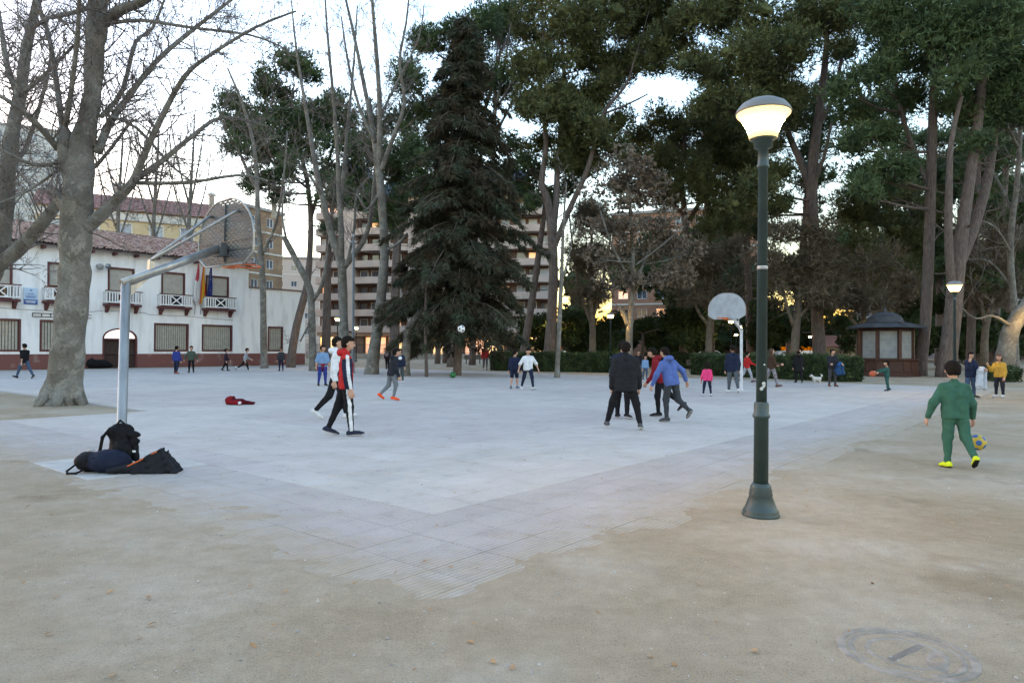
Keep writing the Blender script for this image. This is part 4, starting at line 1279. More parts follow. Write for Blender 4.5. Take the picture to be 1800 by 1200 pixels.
pine('pine_tree', 'very tall pine with forked upper stems behind the hedge and the slim pale trunk', 54, [
    [(963, 652, 16), (966, 615, 11.6), (970, 550, 10), (973, 480, 9.4), (970, 410, 9.2), (962, 350, 8), (952, 322, 6.5), (960, 250, 5), (950, 160, 3.6), (955, 60, 2.2)],
    [(971, 420, 7), (978, 350, 6.6), (980, 290, 6, .5), (988, 210, 5, .8), (992, 130, 3.6, 1), (985, 40, 2, 1)],
    [(972, 440, 6), (1000, 370, 5.6, -.6), (1032, 300, 5.2, -1), (1050, 235, 4.6, -1.4), (1066, 190, 3.8, -1.7), (1100, 150, 2.6, -2), (1120, 90, 1.8, -2)],
    [(1062, 200, 2.6, -1.7), (1100, 185, 2, -2), (1140, 165, 1.2, -2.4)]],
    [(945, 45, 52), (995, 25, 56), (1050, 45, 60), (1105, 30, 60), (1160, 30, 56), (970, 95, 46), (1030, 105, 48), (1090, 100, 56), (1145, 95, 50), (1000, 165, 42), (960, 200, 46), (1035, 175, 44), (1005, 235, 48), (950, 255, 34), (1045, 245, 36), (985, 285, 30), (1180, 70, 40), (1060, -20, 60), (960, -30, 56), (1150, -30, 60), (1060, 150, 42), (1020, 205, 42), (1068, 215, 38), (1040, 290, 34), (980, 170, 42), (1078, 120, 44), (930, 120, 40), (925, 180, 36), (1000, 270, 36), (1085, 260, 26)], dens=1.05, mleaf=M_NEEDLE2)
pine('pine_tree', 'leaning pine trunk standing between the spruce and the hedge', 57, [
    [(916, 648, 10), (921, 615, 8), (931, 555, 7.4), (941, 490, 6.6), (949, 430, 6), (956, 380, 5), (962, 330, 3)]], [(915, 330, 26), (950, 300, 28), (890, 300, 24), (935, 360, 20), (900, 250, 26), (925, 285, 24), (965, 345, 26), (1000, 330, 24), (905, 370, 20), (1020, 300, 22)], dens=.9)
pine('pine_tree', 'spreading olive-green pine above the dry-leaved tree', 62, [
    [(1200, 640, 9), (1204, 540, 7.6), (1206, 440, 7), (1202, 360, 6), (1195, 300, 5), (1205, 240, 3)], [(1204, 400, 5), (1250, 320, 4, 1), (1280, 250, 3, 1)], [(1203, 380, 4), (1150, 320, 3, -1)]],
    [(1175, 215, 40), (1130, 250, 36), (1105, 280, 32), (1160, 270, 44), (1140, 310, 36), (1210, 255, 46), (1235, 205, 50), (1200, 310, 46), (1255, 280, 50), (1290, 240, 50), (1250, 340, 44), (1300, 320, 50), (1320, 270, 40), (1180, 350, 36), (1085, 325, 26), (1290, 385, 34), (1240, 395, 30)], mleaf=M_NEEDLE2, dens=1.05)
pine('pine_tree', 'massive pine with a pale reddish forked trunk beyond the near lamp', 50, [
    [(1442, 652, 16), (1440, 615, 13), (1437, 560, 12), (1434, 480, 11.6), (1430, 400, 11), (1427, 330, 11), (1433, 250, 9.4), (1444, 170, 8), (1452, 90, 6), (1456, 10, 3.6)],
    [(1428, 345, 8), (1410, 290, 7, .4), (1388, 240, 6, .8), (1370, 170, 4.6, 1.2), (1350, 90, 3, 1.6)], [(1437, 225, 5), (1465, 170, 4, -.8), (1480, 100, 3, -1.2)], [(1430, 330, 4), (1450, 270, 3.4, -.8), (1462, 215, 2.2, -1.4)]],
    [(1345, 140, 56), (1300, 90, 56), (1260, 130, 46), (1215, 100, 46), (1390, 90, 52), (1345, 50, 60), (1280, 30, 60), (1220, 30, 54), (1410, 30, 60), (1470, 40, 50), (1310, 175, 44), (1380, 170, 44), (1250, 175, 36), (1490, 95, 40), (1400, 210, 30), (1350, 210, 36), (1300, -30, 60), (1400, -40, 60), (1350, 250, 30), (1500, 10, 46), (1330, 320, 34), (1365, 300, 30), (1310, 360, 34), (1375, 360, 26)], dens=1.05, mleaf=M_NEEDLE2)
pine('pine_tree', 'straight tall pine with a clean trunk close behind the kiosk', 44, [
    [(1617, 652, 14), (1621, 620, 11.2), (1627, 560, 10.6), (1631, 480, 10.4), (1634, 400, 10), (1637, 300, 9.4), (1640, 200, 8.4), (1642, 120, 6), (1645, 40, 3.4)], [(1636, 330, 6), (1612, 280, 5.6, .6), (1590, 220, 5, 1), (1575, 150, 4, 1.4), (1560, 80, 2.6, 1.8)]],
    [(1560, 60, 56), (1620, 40, 62), (1580, 120, 44), (1640, 110, 48), (1540, 130, 36), (1600, 175, 36), (1530, 190, 40), (1560, 235, 36), (1515, 240, 30), (1545, 285, 36), (1510, 300, 26), (1600, -30, 60), (1530, 10, 50), (1580, 300, 28), (1665, 175, 36), (1500, 200, 34), (1495, 255, 34), (1515, 335, 32), (1490, 150, 36), (1555, 335, 32)], dens=1.1)
pine('pine_tree', 'huge twin-stemmed pine behind the second lamp post', 42, [
    [(1664, 656, 22), (1667, 620, 17), (1674, 560, 16), (1682, 480, 14.5), (1692, 400, 12), (1704, 320, 10.5), (1716, 240, 9), (1726, 150, 8.4), (1732, 60, 5)], [(1680, 480, 11), (1712, 400, 10, .8), (1735, 320, 9, 1.2), (1748, 240, 7, 1.6), (1760, 150, 5, 2)], [(1676, 540, 9), (1668, 440, 8, -.6), (1668, 340, 7, -1), (1672, 250, 5, -1.2), (1690, 170, 3.6, -1.4)]],
    [(1690, 40, 70), (1750, 50, 70), (1800, 40, 66), (1720, 120, 56), (1780, 130, 56), (1700, 190, 44), (1755, 190, 46), (1680, 130, 46), (1820, 120, 56), (1740, -30, 70), (1680, -40, 66), (1820, -40, 66), (1800, 210, 40), (1650, 60, 46), (1720, 250, 30)], dens=1.05)
pine('pine_tree', 'lower bushy pine filling the gap behind the kiosk roof', 66, [
    [(1540, 645, 9), (1540, 560, 8), (1538, 470, 7), (1535, 400, 4)], [(1540, 520, 5), (1580, 440, 4, 1), (1600, 380, 3, 1)]],
    [(1500, 350, 34), (1540, 335, 40), (1580, 350, 42), (1480, 385, 34), (1525, 390, 46), (1575, 400, 44), (1610, 380, 36), (1470, 425, 34), (1510, 440, 44), (1560, 445, 44), (1600, 430, 36), (1640, 360, 30), (1480, 470, 34), (1540, 485, 40), (1590, 480, 36)], mleaf=M_NEEDLE2, dens=1.0)
for (bx, Yb, lean, lab) in ((1705, 55, 12, 'thin dark pine trunk leaning in the wood beyond the second lamp'), (1745, 60, 20, 'slanting dark trunk in the wood between lamp and leaning plane'), (1395, 60, 24, 'dark slanting pine trunk to one side of the reddish forked pine'), (1320, 64, -10, 'dark pine trunk behind the far basketball hoop'), (1560, 70, 6, 'dark trunk rising just behind the kiosk dome'), (1250, 66, -8, 'thin dark trunk in shade beyond the hedge benches')):
    pine('pine_tree', lab, Yb, [[(bx, 650 - (Yb - 45) * .5, 9), (bx + lean * .3, 540, 7.4), (bx + lean * .8, 400, 6.4), (bx + lean * 1.3, 260, 5), (bx + lean * 1.6, 160, 3)]],
         [(bx + lean * 1.5 + random.uniform(-30, 30), 150 + 40 * k + random.uniform(-10, 10), random.uniform(26, 40)) for k in range(5)] + [(bx + random.uniform(-60, 60), random.uniform(330, 500), 24) for k in range(4)], dens=1.0, mleaf=M_NEEDLE)
pine('pine_tree', 'dense dark pine closing the wood beyond the leaning lamp-lit plane', 68, [
    [(1770, 640, 8), (1772, 520, 7), (1768, 400, 6), (1764, 300, 4)]],
    [(random.uniform(1660, 1830), random.uniform(230, 500), random.uniform(28, 42)) for _ in range(30)], dens=.9)
pine('pine_tree', 'dense dark pine closing the wood between kiosk and second lamp', 72, [
    [(1650, 636, 8), (1652, 520, 7), (1650, 400, 6), (1648, 300, 4)]],
    [(random.uniform(1590, 1720), random.uniform(240, 480), random.uniform(28, 40)) for _ in range(20)], dens=.9)
for (bx, lab) in ((205, 'slight bare tree rising behind the school roof nearest the big plane'), (268, 'slight bare tree rising behind the middle of the school roof'), (330, 'slight bare tree rising behind the school roof by the hoop board')):
    plane_tree('bare_tree', lab, 72, [[(bx, 640, 5), (bx, 520, 4.4), (bx + 2, 400, 3.8), (bx + 6, 320, 3), (bx + 10, 260, 2), (bx + 12, 200, 1)]] + [[(bx + 1, 430 - 25 * k, 2.4), (bx + sx * 18, 380 - 28 * k, 1.8, sy), (bx + sx * 34, 320 - 30 * k, 1.2, sy * 2), (bx + sx * 40, 270 - 26 * k, .8, sy * 2)] for k, (sx, sy) in enumerate(((1, 1), (-1, -1), (.7, -1), (-.8, 1)))], twigs=.55, tw_len=1.8, rmin=.014, group='bare trees behind the school', mtw=M_TWIG, from_trunk=.6)
# two bare trunks far back seen under the spruce
for (bx, by, r, lab) in ((769, 639, 5, 'dark bare trunk seen far beneath the spruce boughs, slimmer one'), (783, 638, 5.5, 'dark trunk beneath the spruce boughs next to a slimmer one'), (690, 632, 8, 'thick dark trunk behind the straight pale plane tree'), (697, 640, 4, 'thin crooked dark trunk before the lit shopfronts'), (830, 641, 6, 'dark trunk beyond the red-sweater walker'), (572, 640, 9, 'olive lamp-lit trunk near the small lit lamp by the annex')):
    Yb = 1968 / (by - 611.5)
    pine('pine_tree', lab, Yb, [[(bx, by, r * 1.25), (bx + 2, by - 60, r), (bx + 4, by - 160, r * .8), (bx + 8, by - 260, r * .55)]], [(bx + random.uniform(-25, 25), by - 270 + random.uniform(-40, 40), 20) for _ in range(4)], dens=.7)

# --- spruce --------------------------------------------------------------------
def spruce():
    Y = 41.0
    base = P(803, 664, Y); base.z = 0
    t = thing('spruce_tree', 'broad dark spruce with drooping tiered boughs on a bare lower trunk', 'tree', base)
    top = P(818, 18, Y) - base
    ax = [Vector((0, 0, -.2)), Vector((.12, 0, 2.6)), Vector((.25, 0, 8)), Vector((top.x * .9, 0, 15)), Vector((top.x, 0, top.z))]
    pts, rr = smooth_line(ax, [.27, .2, .16, .09, .02])
    MB().tube(pts, rr, 10).build('trunk', M_PINEB, t)
    def axis(z):
        for i in range(len(pts) - 1):
            if pts[i].z <= z <= pts[i + 1].z:
                return pts[i].lerp(pts[i + 1], (z - pts[i].z) / (pts[i + 1].z - pts[i].z))
        return pts[-1]
    ln, C, D = [], [], []
    z0, z1 = 2.5, top.z - .3
    nb_ = 320
    for k in range(nb_):
        f = (k / nb_) ** 1.05
        z = z0 + (z1 - z0) * f
        prof = min(1.0, .84 + f * 1.2) * (1 - f) ** .66
        a = k * 2.39996 + random.uniform(-.3, .3)
        R = (4.15 * prof + .20) * random.choice((.45, .7, .85, 1.0, 1.0, 1.18)) * (1 + .16 * math.sin(3 * a + z * .9) + .16 * math.sin(z * 2.3 + a))
        o = axis(z)
        d = Vector((math.cos(a), math.sin(a), 0)); s = Vector((-math.sin(a), math.cos(a), 0))
        rise, droop = random.uniform(.0, .22) * R, random.uniform(.22, .5) * R ** 1.05
        bp = []
        for i in range(6):
            u = i / 5
            bp.append(o + d * R * u + Vector((0, 0, rise * math.sin(u * math.pi * .8) - droop * u ** 1.7)))
        ln.append((bp, [.05 * (1 - .8 * i / 5) * min(1, R / 3 + .2) for i in range(6)]))
        n = int(26 * R) + 8
        for _ in range(n):
            u = random.random() ** .62
            i = min(int(u * 5), 4)
            p = bp[i].lerp(bp[i + 1], u * 5 - i)
            w = (.16 + .30 * R * u * (1 - u) * 1.6) * random.uniform(-1, 1)
            q = p + s * w * 1.25 + d * abs(w) * .35 + Vector((0, 0, -abs(w) * .35 - random.uniform(0, .28)))
            C.append(q[:]); dd = d * .55 + s * (.5 if w > 0 else -.5) + Vector((0, 0, -.75)); D.append(dd[:])
    stuff(obj('branches', lines_mesh('branches', ln), M_PINEB, t))
    V, T = tufts(np.array(C), np.array(D), 6, .44, .075, .40)
    obj('crown', np_mesh('crown', V, T), M_SPRUCE, t)
spruce()

# --- dry-leaved and twiggy trees -------------------------------------------------
pine('dry_leaved_tree', 'tree with grey-brown withered leaf clumps and a lamp-lit forked trunk', 47.5, [
    [(1107, 657, 9.5), (1106, 630, 7.6), (1106, 595, 7), (1107, 570, 7), (1110, 540, 6), (1112, 500, 5), (1112, 440, 4.4), (1108, 380, 3.4), (1104, 320, 2)], [(1105, 572, 6), (1098, 556, 5.4), (1091, 542, 4.6), (1089, 536, 2.5)], [(1112, 510, 3.4), (1140, 440, 3, .6), (1160, 380, 2, 1)], [(1111, 500, 3), (1075, 430, 2.6, -.6), (1055, 370, 1.6, -1)], [(1112, 470, 2.6), (1165, 430, 2, -.6), (1200, 400, 1.2, -1)]],
    [(1095, 278, 22), (1075, 300, 22), (1125, 290, 24), (1148, 318, 24), (1105, 318, 26), (1065, 332, 20), (1038, 338, 22), (1130, 345, 26), (1165, 350, 20), (1090, 358, 24), (1185, 385, 22), (1150, 395, 26), (1110, 400, 26), (1060, 395, 24), (1030, 400, 18), (1180, 430, 26), (1212, 440, 22), (1140, 440, 26), (1090, 445, 26), (1050, 450, 22), (1200, 480, 28), (1160, 490, 28), (1110, 490, 24), (1070, 490, 22)], group='dry trees', mleaf=M_DRYLEAF, dens=.80, mbark=M_PLANE, L=.22, W=.13, core=0, flat=.85, upb=.25, nb=4)
def twiggy(lab, Y, x0, x1, ytop, base_px, leaf=True, dens=.55):
    bx, by = base_px
    xm = (x0 + x1) / 2
    pf = []
    for _ in range(34):
        f = random.random()
        py = ytop + (by - 108 - ytop) * f
        pf.append((xm + (x1 - x0) * .5 * random.uniform(-1, 1) * (1 - .35 * abs(f - .5)), py, random.uniform(15, 27)))
    pine('twiggy_tree', lab, Y, [[(bx, by, 8), (bx + 2, by - 60, 6.4), (xm, (by + ytop) / 2, 4.4), (xm + 4, ytop + 10, 1.4)], [(bx + 1, by - 70, 4), (xm - (x1 - x0) * .2, (by + ytop) / 2, 3), (xm - (x1 - x0) * .35, ytop + 20, 1.2)], [(bx + 1, by - 80, 4), (xm + (x1 - x0) * .2, (by + ytop) / 2, 3), (xm + (x1 - x0) * .38, ytop + 30, 1.2)]],
         pf, group='dry trees', mleaf=M_BROWNLF if leaf else M_TWIGB, mbark=M_TWIGB, dens=dens, L=.5, W=.055, core=0, flat=.9, upb=.2, nb=4, split=True)
twiggy('brown twiggy tree spreading over the far basketball hoop', 52, 1180, 1320, 430, (1245, 642), dens=.5)
twiggy('brown twiggy tree beside the reddish forked pine trunk', 48, 1340, 1470, 400, (1395, 645), dens=.55)
twiggy('brown twiggy tree leaning its branches over the kiosk roof', 49, 1440, 1600, 440, (1510, 648), dens=.55)
twiggy('grey-brown twiggy tree between the slim pale trunk and the dry-leaved tree', 56, 985, 1090, 360, (1040, 642), dens=.5)
twiggy('brown thicket tree beyond the girl in mustard', 54, 1690, 1800, 400, (1730, 640), dens=.5)
# dark evergreens beyond the hedge, low
def evergreen(lab, Y, pf, base_px):
    pine('evergreen_shrub', lab, Y, [[(base_px[0], base_px[1], 5), (base_px[0], base_px[1] - 50, 3)]], pf, group='low evergreens', mleaf=M_EVERG, cat='shrub', dens=1.5, L=.26, W=.14, core=.5, flat=.85, upb=.3, split=True)
evergreen('dark evergreen lit yellow by a lamp behind the slim pale trunk', 62, [(940, 575, 30), (975, 580, 26), (1000, 590, 24), (925, 605, 20), (960, 610, 24), (1005, 560, 26), (1030, 580, 30), (1020, 610, 22)], (970, 635))
evergreen('dark evergreen beneath the dry-leaved tree', 60, [(1060, 590, 26), (1080, 560, 24), (1130, 580, 26), (1160, 570, 30), (1150, 605, 22), (1085, 615, 18), (1190, 560, 30)], (1130, 636))
evergreen('dark evergreen glowing yellow-green beside the far hoop lamps', 58, [(1210, 590, 28), (1228, 560, 30), (1238, 600, 20), (1240, 530, 26), (1205, 540, 30)], (1235, 636))
evergreen('dark evergreen behind the reddish forked pine trunk', 64, [(1345, 590, 28), (1370, 570, 30), (1392, 596, 20), (1480, 570, 26), (1490, 605, 18), (1355, 540, 26)], (1385, 634))
evergreen('dark evergreen beyond the second lamp and the kiosk', 60, [(1640, 590, 26), (1690, 560, 30), (1720, 590, 30), (1750, 570, 30), (1770, 610, 26), (1700, 620, 20), (1650, 540, 26), (1810, 580, 30)], (1720, 636))
# far-off wood that reads as one mass
pf = []
for k in range(60):
    x = random.uniform(1010, 1860)
    pf.append((P(x, random.uniform(430, 600), random.uniform(82, 105)), random.uniform(2.2, 3.8)))
for k in range(46):
    x = random.uniform(1000, 1880)
    pf.append((P(x, random.uniform(585, 608), random.uniform(104, 118)), random.uniform(2.0, 3.4)))
o = stuff(obj('distant_woods', puff_cloud(pf, .16, .9, .36, 4, .85), M_EVERG))
# --- hedges --------------------------------------------------------------------
def hedge(lab, p0, p1, w, h, n):
    a, b = G(*p0), G(*p1)
    d = b - a; L = d.length
    t = thing('clipped_hedge', lab, 'hedge', a, math.atan2(d.y, d.x), 'clipped hedges')
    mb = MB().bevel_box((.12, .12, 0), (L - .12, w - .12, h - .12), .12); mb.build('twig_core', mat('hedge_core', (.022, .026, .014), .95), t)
    V, Fc = [], []
    C = RNG.uniform(0, 1, (n, 3)) * (L, w, h)
    face = RNG.integers(0, 4, n)
    C[face == 0, 1] = RNG.uniform(-.03, .10, (face == 0).sum()); C[face == 1, 2] = h + RNG.normal(0, .05, (face == 1).sum()); C[face == 2, 0] = RNG.choice([0.02, L - .02], (face == 2).sum()) + RNG.normal(0, .05, (face == 2).sum()); C[face == 3, 1] = RNG.uniform(-.05, .15, (face == 3).sum())
    C[:, 1] += .07 * np.sin(C[:, 0] * 2.1) + .05 * np.sin(C[:, 0] * 5 + C[:, 2] * 4)
    C[:, 2] += .05 * np.sin(C[:, 0] * 1.6 + 1) * (C[:, 2] / h)
    V, T = tufts(C, np.tile((0, -.4, .6), (n, 1)), 3, .14, .075, .8)
    obj('leaves', np_mesh('leaves', V, T), M_HEDGE, t)
hedge('long clipped hedge behind the slim pale trunk and the walkers', (862, 651), (1082, 655), 1.6, 1.22, 9000)
hedge('short far hedge behind the two dark benches', (1130, 644), (1262, 650), 1.6, 1.15, 4500)
hedge('clipped hedge behind the far basketball hoop and the white dog', (1215, 658), (1482, 671), 1.6, 1.20, 11000)
hedge('low hedge tuft at the foot of the leaning lamp-lit plane', (1728, 668), (1768, 671), .9, .65, 1500)

# ================================================================== SMOOTH SOLIDS (bodies, cloth, bags): blended round cones, then a surface net
def cone(a, b, ra, rb=None):
    return ('c', np.array(a, float), np.array(b, float), ra, ra if rb is None else rb)
def ell(c, r, R=None):
    return ('e', np.array(c, float), np.array(r, float), None if R is None else np.array(R, float))
def prim_box(p):
    if p[0] == 'c':
        r = max(p[3], p[4])
        return np.minimum(p[1], p[2]) - r, np.maximum(p[1], p[2]) + r
    r = np.full(3, max(p[2])) if p[3] is not None else p[2]
    return p[1] - r, p[1] + r
def prim_d(p, X):
    if p[0] == 'c':
        a, b = p[1], p[2]
        ab = b - a
        t = np.clip(((X - a) @ ab) / max(ab @ ab, 1e-9), 0, 1)
        return np.linalg.norm(X - a - t[..., None] * ab, axis=-1) - (p[3] + (p[4] - p[3]) * t)
    q = X - p[1]
    if p[3] is not None:
        q = q @ p[3]
    k = np.linalg.norm(q / p[2], axis=-1)
    return (k - 1) * min(p[2]) * .55 + (k - 1) * max(p[2]) * .45
def surface(prims, h, k=.03, clips=(), minus=(), wrinkle=0.0, wf=1.0, fn=None):
    lo = np.min([prim_box(p)[0] for p in prims], 0) - 3 * h - .01
    hi = np.max([prim_box(p)[1] for p in prims], 0) + 3 * h + .01
    n = np.ceil((hi - lo) / h).astype(int) + 1
    ax = [lo[i] + h * np.arange(n[i]) for i in range(3)]
    D = np.full(n, 1.0)
    for p in prims:
        a, b = prim_box(p)
        i0 = np.maximum(((a - lo - k) / h).astype(int) - 1, 0); i1 = np.minimum(((b - lo + k) / h).astype(int) + 3, n)
        X = np.stack(np.meshgrid(*[ax[i][i0[i]:i1[i]] for i in range(3)], indexing='ij'), -1)
        d = prim_d(p, X)
        sl = tuple(slice(i0[i], i1[i]) for i in range(3))
        e_ = D[sl]
        g = np.maximum(k - np.abs(e_ - d), 0) / k
        D[sl] = np.minimum(e_, d) - g * g * k * .25
    if wrinkle or clips or minus or fn:
        X = np.stack(np.meshgrid(*ax, indexing='ij'), -1)
        if wrinkle:
            x, y, z = X[..., 0] * wf, X[..., 1] * wf, X[..., 2] * wf
            D = D + wrinkle * (np.sin(31 * z + 9 * x + 4 * np.sin(17 * y + 3 * x)) * .6 + np.sin(23 * x - 19 * y + 21 * z) * .4 + .5 * np.sin(57 * z - 29 * y + 3 * np.sin(13 * x)))
        for (pt, nr) in clips:
            D = np.maximum(D, (X - np.array(pt)) @ np.array(nr))
        for p in minus:
            D = np.maximum(D, -prim_d(p, X))
        if fn:
            D = fn(D, X)
    return net(D, lo, h)
def net(D, lo, h):
    S = D < 0
    cnt = np.zeros(np.array(D.shape) - 1, int)
    acc = np.zeros((*cnt.shape, 3)); ne = np.zeros(cnt.shape)
    cor = [(i, j, k) for i in (0, 1) for j in (0, 1) for k in (0, 1)]
    def sub(A, c):
        return A[c[0]:A.shape[0] - 1 + c[0], c[1]:A.shape[1] - 1 + c[1], c[2]:A.shape[2] - 1 + c[2]]
    for c in cor:
        cnt += sub(S, c)
    act = (cnt > 0) & (cnt < 8)
    ii = np.argwhere(act)
    if len(ii) == 0:
        return np.zeros((0, 3)), np.zeros((0, 4), int)
    val = {c: D[ii[:, 0] + c[0], ii[:, 1] + c[1], ii[:, 2] + c[2]] for c in cor}
    a_ = np.zeros((len(ii), 3)); w_ = np.zeros(len(ii))
    for c in cor:
        for ax_ in range(3):
            if c[ax_] == 0:
                c2 = list(c); c2[ax_] = 1; c2 = tuple(c2)
                v0, v1 = val[c], val[c2]
                m = (v0 < 0) != (v1 < 0)
                t = np.where(m, v0 / np.where(m, v0 - v1, 1), 0)
                p = np.tile(np.array(c, float), (len(ii), 1)); p[:, ax_] = t
                a_[m] += p[m]; w_[m] += 1
    V = lo + h * (ii + a_ / w_[:, None])
    ID = np.full(act.shape, -1); ID[tuple(ii.T)] = np.arange(len(ii))
    Q = []
    for ax_ in range(3):
        u, v = (ax_ + 1) % 3, (ax_ + 2) % 3
        A = [slice(None)] * 3; B = [slice(None)] * 3
        A[ax_] = slice(0, -1); B[ax_] = slice(1, None)
        s0, s1 = S[tuple(A)], S[tuple(B)]
        e_ = np.argwhere(s0 != s1)
        fl = s0[tuple(e_.T)]
        ok = (e_[:, u] > 0) & (e_[:, v] > 0) & (e_[:, u] < D.shape[u] - 1) & (e_[:, v] < D.shape[v] - 1)
        e_, fl = e_[ok], fl[ok]
        def at(du, dv):
            q = e_.copy(); q[:, u] += du; q[:, v] += dv
            return ID[tuple(q.T)]
        q = np.stack([at(-1, -1), at(0, -1), at(0, 0), at(-1, 0)], -1)
        q[~fl] = q[~fl][:, ::-1]
        Q.append(q)
    return V, np.concatenate(Q)
def solid(name, prims, h, m, parent, k=.03, pick=None, **kw):
    V, Q = surface(prims, h, k, **kw)
    mi = None
    if pick is not None and len(Q):
        mi = pick(V[Q].mean(1))
    return obj(name, np_mesh(name, V, Q, True, mi), m, parent)

# ================================================================== LAMPS
M_GREENP = mat('green_lamp_paint', (0.030, 0.055, 0.054), .45, (0.022, 0.040, 0.040), 6, .15, 40, spec=.5)
M_CAP = mat('lamp_cap', (0.20, 0.20, 0.19), .5, metal=.2)
def lamp_glass():
    m = bpy.data.materials.new('lamp_glass'); m.use_nodes = True
    nt = m.node_tree; bs = nt.nodes['Principled BSDF']
    tc = N(nt, 'ShaderNodeTexCoord'); sp = N(nt, 'ShaderNodeSeparateXYZ'); nt.links.new(tc.outputs['Object'], sp.inputs[0])
    mr = N(nt, 'ShaderNodeMapRange'); nt.links.new(sp.outputs['Z'], mr.inputs['Value'])
    mr.inputs['From Min'].default_value = 3.616; mr.inputs['From Max'].default_value = 3.862
    # the bulb sits in the middle of the bowl: white-hot there, dim amber towards both rims
    st = ramp(nt, mr.outputs[0], [(0.0, (.0025,) * 3), (.20, (.0045,) * 3), (.36, (1.0,) * 3), (.54, (1.0,) * 3), (.72, (.0050,) * 3), (1.0, (.0022,) * 3)])
    mu = N(nt, 'ShaderNodeMath', operation='MULTIPLY'); nt.links.new(st, mu.inputs[0]); mu.inputs[1].default_value = 14.0 * EMK
    nt.links.new(mu.outputs[0], bs.inputs['Emission Strength'])
    bs.inputs['Emission Color'].default_value = (1.0, .60, .17, 1); bs.inputs['Base Color'].default_value = (.9, .8, .55, 1)
    m.cycles.emission_sampling = 'FRONT'
    return m
M_LAMP = lamp_glass()
M_SCUFF = mat('paint_scuff', (.45, .50, .48), .8)
lm = {}
def lamp_meshes():
    lm['base'] = MB().lathe([(.172, 0), (.172, .03), (.160, .045), (.165, .06), (.15, .08), (.105, .20), (.112, .215), (.100, .235), (.106, .25), (.094, .27), (.099, .285), (.085, .305), (.075, .32)], 28).mesh('base')
    lm['lower_shaft'] = MB().lathe([(.069, .31), (.067, .94), (.078, .945), (.082, .96), (.078, .975), (.070, .985), (.070, 1.07), (.064, 1.09), (.052, 1.095)], 24).mesh('lower_shaft')
    lm['upper_shaft'] = MB().lathe([(.0505, 1.08), (.044, 3.33), (.056, 3.335), (.058, 3.36), (.050, 3.375), (.048, 3.52), (.085, 3.53), (.088, 3.60), (.13, 3.615)], 20).mesh('upper_shaft')
    lm['diffuser'] = MB().lathe([(.128, 3.616), (.140, 3.68), (.165, 3.745), (.205, 3.805), (.246, 3.845), (.252, 3.862)], 32).mesh('diffuser')
    lm['cap'] = MB().lathe([(.256, 3.858), (.258, 3.872), (.245, 3.90), (.205, 3.95), (.14, 3.985), (.06, 4.0), (.0, 4.003)], 32).mesh('cap')
    lm['bolt'] = MB().lathe([(.016, 0), (.016, .015), (.0, .018)], 8).mesh('bolt')
    for k, m_ in (('base', M_GREENP), ('lower_shaft', M_GREENP), ('upper_shaft', M_GREENP), ('diffuser', M_LAMP), ('cap', M_CAP), ('bolt', M_GREY)):
        lm[k].materials.append(m_)
lamp_meshes()
def lamp(label, loc, s=1.0):
    t = thing('park_lamp', label, 'lamp', (loc[0], loc[1], .004), random.uniform(0, 6), 'green park lamps')
    for k in ('base', 'lower_shaft', 'upper_shaft', 'diffuser', 'cap'):
        obj(k, lm[k], None, t)
    t.scale = (s, s, s)
    return t
big = lamp('tall dark green lamp post in the dirt with scuffed paint and glowing tapered head', G(1337, 908))
big.rotation_euler = (0, rad(.35), 0)
for (z, a, s) in ((1.22, -1.9, .018), (1.24, -1.6, .014), (1.27, -1.5, .02), (1.25, -1.35, .012), (1.45, -1.4, .01)):
    r = .0508
    MB().lathe([(s, 0), (s * .7, .002), (0, .002)], 7, 0, Matrix.Translation((r * math.cos(a), r * math.sin(a), z)) @ Matrix.Rotation(a, 4, 'Z') @ Matrix.Rotation(rad(90), 4, 'Y')).build('scuff', M_SCUFF, big)
MB().lathe([(.0480, 2.36), (.0500, 2.365), (.0500, 2.39), (.0480, 2.395)], 20).build('band', M_GREY, big)
def lamp_at(px, py_top, label, Y=None, s=1.0):
    Y = Y or 2.4 * F / (612 - py_top + (px - 900) * .0044)
    q = P(px, 612, Y)
    return lamp(label, (q.x, q.y), s)
lamp_at(1678, 494, 'lit lamp post standing beyond the boy in green, before the twin-stemmed pine')
lamp_at(1824, 530, 'lit lamp shining on the leaning plane trunk', 38.3)
lamp_at(593, 556, 'small lit lamp by the olive trunk near the annex corner')
lamp_at(626, 573, 'small lit lamp beside the steel mast before the lit shops')
lamp_at(1073, 547, 'lit lamp beside the forked trunk of the dry-leaved tree', 46.7)
lamp_at(969, 563, 'lit lamp among yellow-lit leaves behind the slim pale trunk')
lamp_at(1285, 560, 'lit lamp just under the far basketball backboard')
lamp_at(1300, 570, 'lit lamp half hidden by the far hoop post')
lamp_at(1294, 586, 'smallest lit lamp low behind the far hoop post', 78, .85)
lamp_at(1424, 589, 'lit lamp beyond the hedge near the woman in the black coat', 78, .80)
# plain steel mast
mq = G(620, 655)
ms = thing('steel_mast', 'slim grey steel mast between the plane trees', 'mast', mq)
MB().lathe([(.2, 0), (.2, .03), (.12, .05), (.12, 1.2), (.085, 1.25), (.07, 8.6), (.0, 8.62)], 12).build('pole', mat('mast_grey', (.16, .17, .17), .5), ms)
MB().box((-.25, -.05, 8.3), (.25, .05, 8.38)).build('crossarm', M_GREY, ms)
MB().bevel_box((-.08, -.12, 8.62), (.08, .12, 8.8), .02).build('junction_box', M_GREY, ms)

